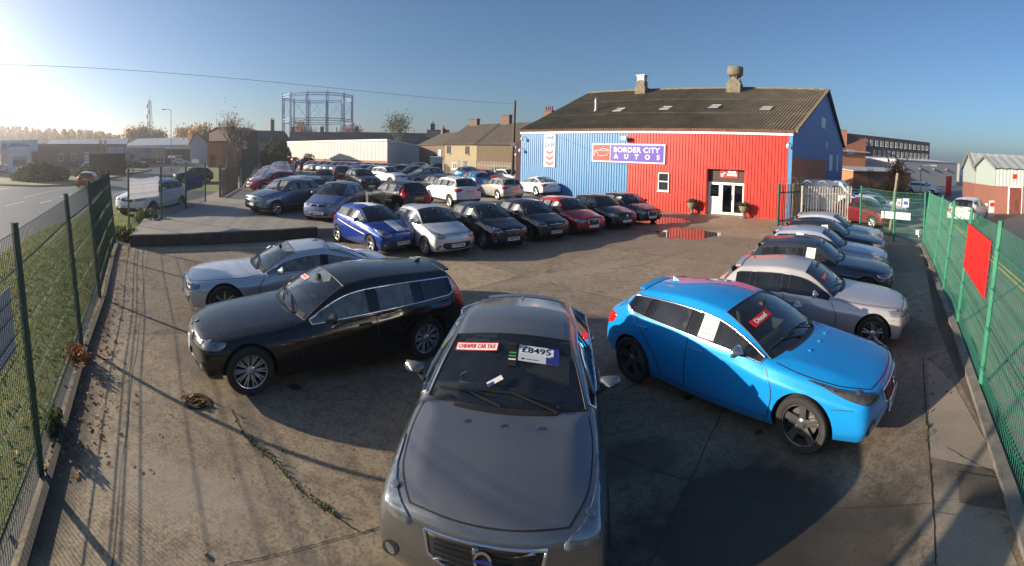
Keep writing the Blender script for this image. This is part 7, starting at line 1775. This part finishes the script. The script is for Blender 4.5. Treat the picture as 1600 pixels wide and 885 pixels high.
van(229, 254.5, 88, 'white van under the sandy billboard'); van(36, 262, 75, 'small white van before the parts shop front'); van(1290, 334, 80, 'white van behind the pale palisade fence')
HERO.scale = (hero_sx, 1.05, 1)
bpy.context.view_layer.update()
for o_ in [o for o in COL.objects if o.get('label', '') == 'white off roader parked on the grass behind the mesh fence']: o_.scale = (1.1, 1.08, 1.15)
# ------------------------------------------------------------------ cards and sheets in the car windows
def card(carob, typ, u, y, z, w, h, label, side='front', texts=(), base='paper', off=.006, tilt=0.0, sx=1.0, sub=()):
    s = shell(typ); q, nr = s.snap(s.P(u, y, z), off)
    ax = {'front': Vector((0, 1, 0)), 'right': Vector((1, 0, 0)), 'left': Vector((-1, 0, 0))}[side]
    upv = nr.cross(ax).normalized(); ax = upv.cross(nr).normalized(); L = Matrix(((ax.x, upv.x, nr.x, q.x), (ax.y, upv.y, nr.y, q.y), (ax.z, upv.z, nr.z, q.z), (0, 0, 0, 1))) @ Matrix.Rotation(tilt, 4, 'Z')
    Wm = Matrix.Translation(carob.location) @ Matrix.Rotation(carob.rotation_euler.z, 4, 'Z') @ Matrix.Diagonal((carob.scale.x, 1, 1, 1)) @ L
    loc, rot, sc = Wm.decompose(); o = empty('price_card', loc); o.rotation_mode = 'QUATERNION'; o.rotation_quaternion = rot; tag(o, label, 'card')
    mb = MB(); mb.box((-w/2, -h/2, -.002), (w/2, h/2, .001)); mb.build('sheet', M[base], o)
    for (x0, y0, x1, y1, m_) in sub: mb = MB(); mb.box((x0*w, y0*h, .0012), (x1*w, y1*h, .0020 if m_ != 'white_print' or h < .2 else .0024)); mb.build('print', M[m_], o)
    for (tx, size, mat_, dx, dy, tw) in texts:
        t_ = text_obj('lettering', tx, size, M[mat_], o, Matrix.Translation((dx, dy, .0032)), .0006, .0015); fit(t_, tw)
        t_.location = (dx, dy, .0032)
    return o
bd_ = [(-.5, -.5, .5, -.42, 'red_print'), (-.5, .42, .5, .5, 'red_print'), (-.5, -.42, -.485, .42, 'red_print'), (.485, -.42, .5, .42, 'red_print')]
card(HERO, 'volvo', 1.90, -.40, 1.27, .46, .105, 'white and red CHEAPER CAR TAX card in the grey hatchback windscreen', texts=[('CHEAPER CAR TAX', .075, 'red_print', 0, 0, .41)], sub=bd_, tilt=-.04)
card(HERO, 'volvo', 1.85, .31, 1.22, .42, .20, 'pale card with £8495 and a dark blue curve in the grey hatchback windscreen', base='paper', texts=[('£8495', .10, 'plate_text', -.03, .04, .30)], sub=[(-.46, -.02, .36, .42, 'white_print'), (.18, -.5, .5, -.1, 'navy_print'), (.30, -.1, .5, .25, 'navy_print'), (.22, .25, .5, .5, 'navy_print'), (-.42, -.40, -.34, -.30, 'navy_print'), (-.30, -.37, .0, -.33, 'navy_print')])
card(HERO, 'volvo', 1.80, .02, 1.18, .09, .20, 'small dark green notice in the middle of the grey hatchback windscreen', base='trim', sub=[(-.4, .25, .4, .32, 'green_print'), (-.4, .05, .4, .12, 'green_print'), (-.4, -.15, .4, -.08, 'white_print')])
card(HERO, 'volvo', 1.50, -.12, 1.06, .16, .05, 'folded white paper tucked under the wiper of the grey hatchback', off=.05, tilt=.6, sub=[(-.5, -.5, -.1, .1, 'navy_print')])
card(BLUE, 'volvo', 1.78, -.34, 1.18, .44, .12, 'red card reading Diesel in the bright blue hatchback windscreen', base='red_print', texts=[('Diesel', .105, 'white_print', 0, 0, .27)], tilt=.0)
card(BLUE, 'volvo', 2.28, -.9, 1.18, .24, .30, 'white sales sheet in the front side window of the bright blue hatchback', side='right', sub=[(-.4, .12, .4, .36, 'pale_print'), (-.4, -.3, .4, -.27, 'plate_text'), (-.4, -.1, .2, -.07, 'plate_text')], off=.006)
card(BMW, 'estate', 1.95, -.35, 1.2, .34, .10, 'small red and white card in the black estate windscreen', texts=[('DIESEL', .07, 'red_print', 0, 0, .28)], sub=bd_)
card(RCARS[0], 'hatch_long', 1.82, -.36, 1.18, .32, .10, 'small red card in the silver hatchback windscreen', base='red_print', texts=[('Diesel', .08, 'white_print', 0, 0, .22)])
for c_, t_, u, lb in ((RCARS[1], 'hatch_long', 2.28, 'white sales sheet in the dark grey hatchback side window'), (RCARS[2], 'hatch_long', 2.9, 'white sales sheet in the pale blue hatchback rear side window'), (RCARS[3], 'hatch_long', 2.3, 'white sales sheet in the side window of the dark hatchback behind the pale blue one'),
                    (FCARS[0], 'hatch_3dr', 2.0, 'white sales sheet in the striped blue hatchback door window'), (FCARS[1], 'hatch_3dr', 2.0, 'white sales sheet in the silver hatchback door window by the striped one'), (FCARS[2], 'hatch_3dr', 2.0, 'white sales sheet in the black hatchback beside the silver one'), (FCARS[3], 'hatch_3dr', 2.0, 'white sales sheet in the black hatchback with black wheels'), (FCARS[4], 'hatch', 2.0, 'white sales sheet in the red hatchback door window'), (FCARS[6], 'hatch', 2.0, 'white sales sheet in the last black hatchback by the red wall')):
    card(c_, t_, u, -.9, 1.2, .22, .30, lb, side='right', off=.006, sub=[(-.38, .12, .38, .36, 'pale_print'), (-.38, -.25, .38, -.22, 'plate_text'), (-.38, -.1, .1, -.07, 'plate_text')], tilt=rnd.uniform(-.15, .15))
# ------------------------------------------------------------------ boards on the fences
def leaf_cloth(name, c):
    t = NT(name); t.set(color=c, rough=.8); tl = t.n('ShaderNodeBsdfTranslucent'); tl.inputs[0].default_value = (*c, 1); mx = t.n('ShaderNodeMixShader'); mx.inputs[0].default_value = .5
    t.l(t.b.outputs[0], mx.inputs[1]); t.l(tl.outputs[0], mx.inputs[2]); t.l(mx.outputs[0], t.out.inputs[0]); return t.m
def fence_board(name, a, b, fa, fb, z0, z1, mat, label, lean=Vector((0, 0, 0)), offy=.05, cat='board', prints=(), sag=0.0):
    a, b = Vector(a), Vector(b); d = b - a; p0, p1 = a + d * fa, a + d * fb; L = (p1 - p0).length; u = (p1 - p0) / L; n = Vector((-u.y, u.x, 0)) * offy; o = empty(name, p0); tag(o, label, cat)
    mb = MB(); nx = 10; nz = 5; vs = []
    for sgn in (-.008, .008):
        for i in range(nx + 1):
            for j in range(nz + 1):
                z = z0 + (z1 - z0) * j / nz - sag * math.sin(PI * i / nx) * (j / nz); w_ = sag * .25 * math.sin(i * 2.1) * (1 - j / nz)
                vs.append(u * (L * i / nx) + lean * z + n * (1 + sgn / abs(offy) + w_ / abs(offy)) + Vector((0, 0, z)))
    k = (nx + 1) * (nz + 1)
    fs = [(q_ + i*(nz+1)+j, q_ + (i+1)*(nz+1)+j, q_ + (i+1)*(nz+1)+j+1, q_ + i*(nz+1)+j+1) for q_ in (0, k) for i in range(nx) for j in range(nz)]
    bnd = [(i*(nz+1)) for i in range(nx+1)] + [nx*(nz+1)+j for j in range(1, nz+1)] + [i*(nz+1)+nz for i in range(nx-1, -1, -1)] + [j for j in range(nz-1, 0, -1)]
    fs += [(bnd[i], bnd[(i+1) % len(bnd)], bnd[(i+1) % len(bnd)] + k, bnd[i] + k) for i in range(len(bnd))]
    mb.add(vs, fs); mb.build('sheet', mat, o)
    for (x0, zz0, x1, zz1, m_) in prints:
        for sd in (1.25, .75):
            mb = MB(); c_ = [u * (L * x) + lean * (z0 + (z1-z0)*z) + n * sd + Vector((0, 0, z0 + (z1 - z0) * z)) for x, z in ((x0, zz0), (x1, zz0), (x1, zz1), (x0, zz1))]; mb.add(c_, [(0,1,2,3)]); mb.build('print', m_, o)
    return o
fence_board('banner', LFp[0], LFp[1], .78, .955, 1.42, 2.05, M['paper'], 'white board tied to the near end of the dark green fence', ll)
fence_board('banner', LFp[3], LFp[4], .05, .55, .95, 1.95, simple('blue_banner', (.02, .10, .38), .5, var=.3), 'blue and white banner on the dark green fence', ll, prints=[(.3, .1, .7, .45, M['paper']), (.2, .6, .8, .8, M['paper'])])
CLOTH = leaf_cloth('white_cloth', (.74, .75, .80))
fence_board('banner', LB[1], LB[2], .05, .95, 1.35, 2.25, CLOTH, 'large plain white sheet in front of the white off roader windscreen', sag=.06, cat='banner')
fence_board('banner', LB[3], LB[4], .05, .9, 1.25, 2.0, simple('violet_blue_banner', (.05, .07, .26), .5, var=.3), 'violet blue banner in front of the dark olive off roader', sag=.08, cat='banner')
za, zb_ = zof(RFp[1] + lr * 2, 1522, 345), zof(RFp[1] + lr * 1.3, 1522, 402)
fence_board('banner', RFp[1], RFp[0], .06, .90, 1.30, 2.22, M['red_print'], 'plain red board fixed to the bright green fence', lr, offy=-.06)
for x0, x1, y0, y1, m_, lb in ((1378, 1405, 315, 323, 'paper', 'green striped white board beyond the mesh fence'), (1404, 1411, 311, 324, 'paper', 'narrow grey board left of the blue notice'), (1413, 1423, 310.5, 324, 'paper', 'upright notice with a blue symbol')):
    A, B = at(x0, 27), at(x1, 27); o = empty('road_notice', A, math.atan2((B-A).y, (B-A).x)); tag(o, lb, 'notice'); zt, zb2 = zof(A, x0, y0), zof(A, x0, y1); L = (B-A).length; mb = MB(); mb.box((0, 0, zb2), (L, .04, zt)); mb.build('board', M[m_], o)
    mb = MB(); mb.box((L*.15, -.012, zb2 + (zt-zb2)*.3), (L*.85, -.004, zb2 + (zt-zb2)*.7)); mb.build('print', M['green_print' if x0 == 1378 else 'plate_blue'] if x0 != 1404 else S['galv'], o)
    mb = MB(); mb.box((L*.45, .045, 0), (L*.55, .09, zb2 + .2)); mb.build('leg', S['galv'], o)
A = G(1390, 367); B = A + Vector((.12, 0, 0)); dd_ = Vector((RB[1] - RB[2]).normalized()); o = empty('white_board', A + dd_ * -.75 + Vector((.1, -.25, 0)), ang(dd_)); tag(o, 'plain white board wired across the leaning timber post', 'board'); mb = MB(); zt, zb2 = zof(A, 1390, 331), zof(A, 1390, 342); mb.box((0, 0, zb2), (1.5, .03, zt)); mb.build('board', M['paper'], o)
A = G(1436, 371); mb = MB(); mb.cbox((0, 0, .25), (.34, .2, .24)); mb.cbox((0, 0, .07), (.06, .06, .14)); tag(mb.build('meter_box', M['paper'], loc=A), 'small white box near the end of the bright green fence', 'box')
bag = bmesh.new(); bmesh.ops.create_icosphere(bag, subdivisions=3, radius=.26)
for v in bag.verts: v.co *= 1 + .18 * math.sin(v.co.x * 23) * math.cos(v.co.z * 19 + v.co.y * 13); v.co.z *= .8
me = bpy.data.meshes.new('rubbish_bag'); bag.to_mesh(me); bag.free(); me.materials.append(M['paper']); o = bpy.data.objects.new('rubbish_bag', me); COL.objects.link(o); o.location = G(244, 355) + Vector((0, 0, .18)); tag(o, 'crumpled white bag lying among the weeds by the fence', 'bag')
# green skip and bins before the brick unit
def skip(x, y, w, d, h, mat, label, cat):
    c = G(x, y); rz = ang(Vector((c.y, -c.x, 0))); mb = MB(); b_, t_ = .82, 1.0
    vs = [(-w/2*b_, -d/2*b_, .12), (w/2*b_, -d/2*b_, .12), (w/2*b_, d/2*b_, .12), (-w/2*b_, d/2*b_, .12), (-w/2, -d/2, h), (w/2, -d/2, h), (w/2, d/2, h), (-w/2, d/2, h), (-w/2+.06, -d/2+.06, h), (w/2-.06, -d/2+.06, h), (w/2-.06, d/2-.06, h), (-w/2+.06, d/2-.06, h), (-w/2*b_, -d/2*b_, .3), (w/2*b_, -d/2*b_, .3), (w/2*b_, d/2*b_, .3), (-w/2*b_, d/2*b_, .3)]
    mb.add(vs, [(0,3,2,1),(0,1,5,4),(1,2,6,5),(2,3,7,6),(3,0,4,7),(4,5,9,8),(5,6,10,9),(6,7,11,10),(7,4,8,11),(8,9,13,12),(9,10,14,13),(10,11,15,14),(11,8,12,15),(12,13,14,15)])
    for k in (-.3, 0, .3): mb.box((w*k-.05, -d/2-.02, .2), (w*k+.05, -d/2+.04, h))
    tag(mb.build('skip', mat, loc=c, rz=rz), label, cat)
skip(52, 266, 3.2, 1.8, 1.5, simple('lime_green_paint', (.22, .42, .03), .6), 'lime green skip in front of the parts shop', 'skip')
skip(73, 266, 2.6, 1.6, 1.9, M['trim'], 'black recycling container with a flat lid beside the lime green skip', 'bin'); skip(103, 265, 2.2, 1.5, 1.6, M['trim'], 'second black container near the street lamp', 'bin')
# ------------------------------------------------------------------ people
SK = simple('skin', (.45, .27, .2), .6); JK = simple('dark_jacket', (.015, .016, .02), .85); TR_ = simple('dark_trousers', (.025, .027, .035), .85); HR = simple('dark_hair', (.02, .015, .012), .8)
def person(c, face_ang, label, legs=.12, arm=.1, h=1.76):
    J = {}; k = h / 1.76
    pts = [(0,0,.96,.155,.11), (0,0,1.15,.15,.105), (.01,0,1.38,.185,.12), (.01,0,1.50,.06,.055), (.03,0,1.60,.075,.095), (.03,0,1.70,.07,.085)]
    edges = [(i, i+1) for i in range(5)]
    for sg in (1, -1):
        b = len(pts); pts += [(.0, sg*.10, .90, .095, .095), (legs*sg*.6, sg*.11, .50, .065, .068), (legs*sg - .02, sg*.115, .10, .042, .045), (legs*sg + .12, sg*.125, .04, .045, .035)]; edges += [(0, b), (b, b+1), (b+1, b+2), (b+2, b+3)]
        b = len(pts); pts += [(0, sg*.19, 1.42, .06, .06), (-.02, sg*.24, 1.14, .045, .045), (arm, sg*.23, .90, .034, .034), (arm + .05, sg*.22, .80, .036, .022)]; edges += [(2, b), (b, b+1), (b+1, b+2), (b+2, b+3)]
    me = bpy.data.meshes.new('p'); me.from_pydata([(x*k, y*k, z*k) for x, y, z, _, _ in pts], edges, []); o = bpy.data.objects.new('p', me); COL.objects.link(o)
    md = o.modifiers.new('s', 'SKIN'); 
    for i, p in enumerate(pts): me.skin_vertices[0].data[i].radius = (p[3], p[4]); me.skin_vertices[0].data[i].use_root = (i == 0)
    sd = o.modifiers.new('u', 'SUBSURF'); sd.levels = 2
    dg = bpy.context.evaluated_depsgraph_get(); dg.update(); m2 = bpy.data.meshes.new_from_object(o.evaluated_get(dg)); bpy.data.objects.remove(o)
    m2.name = 'person'; m2.materials.clear()
    for m_ in (JK, TR_, SK, M['trim']): m2.materials.append(m_)
    for f in m2.polygons:
        z = f.center.z / k; y = abs(f.center.y); f.material_index = 3 if z < .09 else 2 if z > 1.5 or (z < .86 and y > .19 and f.center.x > .02) else 1 if z < .93 and not (y > .185) else 0
    m2.shade_smooth(); r = bpy.data.objects.new('person', m2); COL.objects.link(r); r.location = c; r.rotation_euler = (0, 0, face_ang); tag(r, label, 'person')
    mb = MB(); mb.lathe([(0, .115), (.06, .10), (.088, .05), (.092, -.01), (.085, -.05), (0, -.05)], 14, c=(.005*k, 0, 1.70*k)); hr_o = mb.build('hair', HR, r, smooth=True)
    return r
person(G(461, 273, PZ), 1.2, 'person in dark jacket and trousers standing left in the far yard'); person(G(470.5, 273, PZ), 2.6, 'person in long dark coat standing right in the far yard', legs=.04)
pd = FM @ Vector((md_ - .55, 1.0, 0)); person(Vector((pd.x, pd.y, 0.012)), -2.2, 'person in dark clothes standing inside the glass office door')
# pole out of sight behind the camera that throws the long shadow over the lower right
mb = MB(); mb.tube([(0, 0, 0), (0, 0, 5.2)], .05, 8)
tag(mb.build('unseen_pole', S['galv'], loc=(-1.7, .55, 0)), 'thin unseen steel pole standing behind the camera by the fence corner', 'pole')

# ------------------------------------------------------------------ morning haze
hz_m = bpy.data.materials.new('morning_haze'); hz_m.use_nodes = True; nt = hz_m.node_tree; nt.nodes.remove(nt.nodes['Principled BSDF'])
pv = nt.nodes.new('ShaderNodeVolumePrincipled'); pv.inputs['Color'].default_value = (.93, .95, 1.0, 1); pv.inputs['Density'].default_value = HAZE; pv.inputs['Anisotropy'].default_value = .7
nt.links.new(pv.outputs[0], nt.nodes['Material Output'].inputs['Volume'])
mb = MB(); mb.box((-940, -560, -3), (940, 1360, 34)); tag(mb.build('haze', hz_m), kind='stuff', label='thin sunlit morning haze over the whole place', cat='haze')
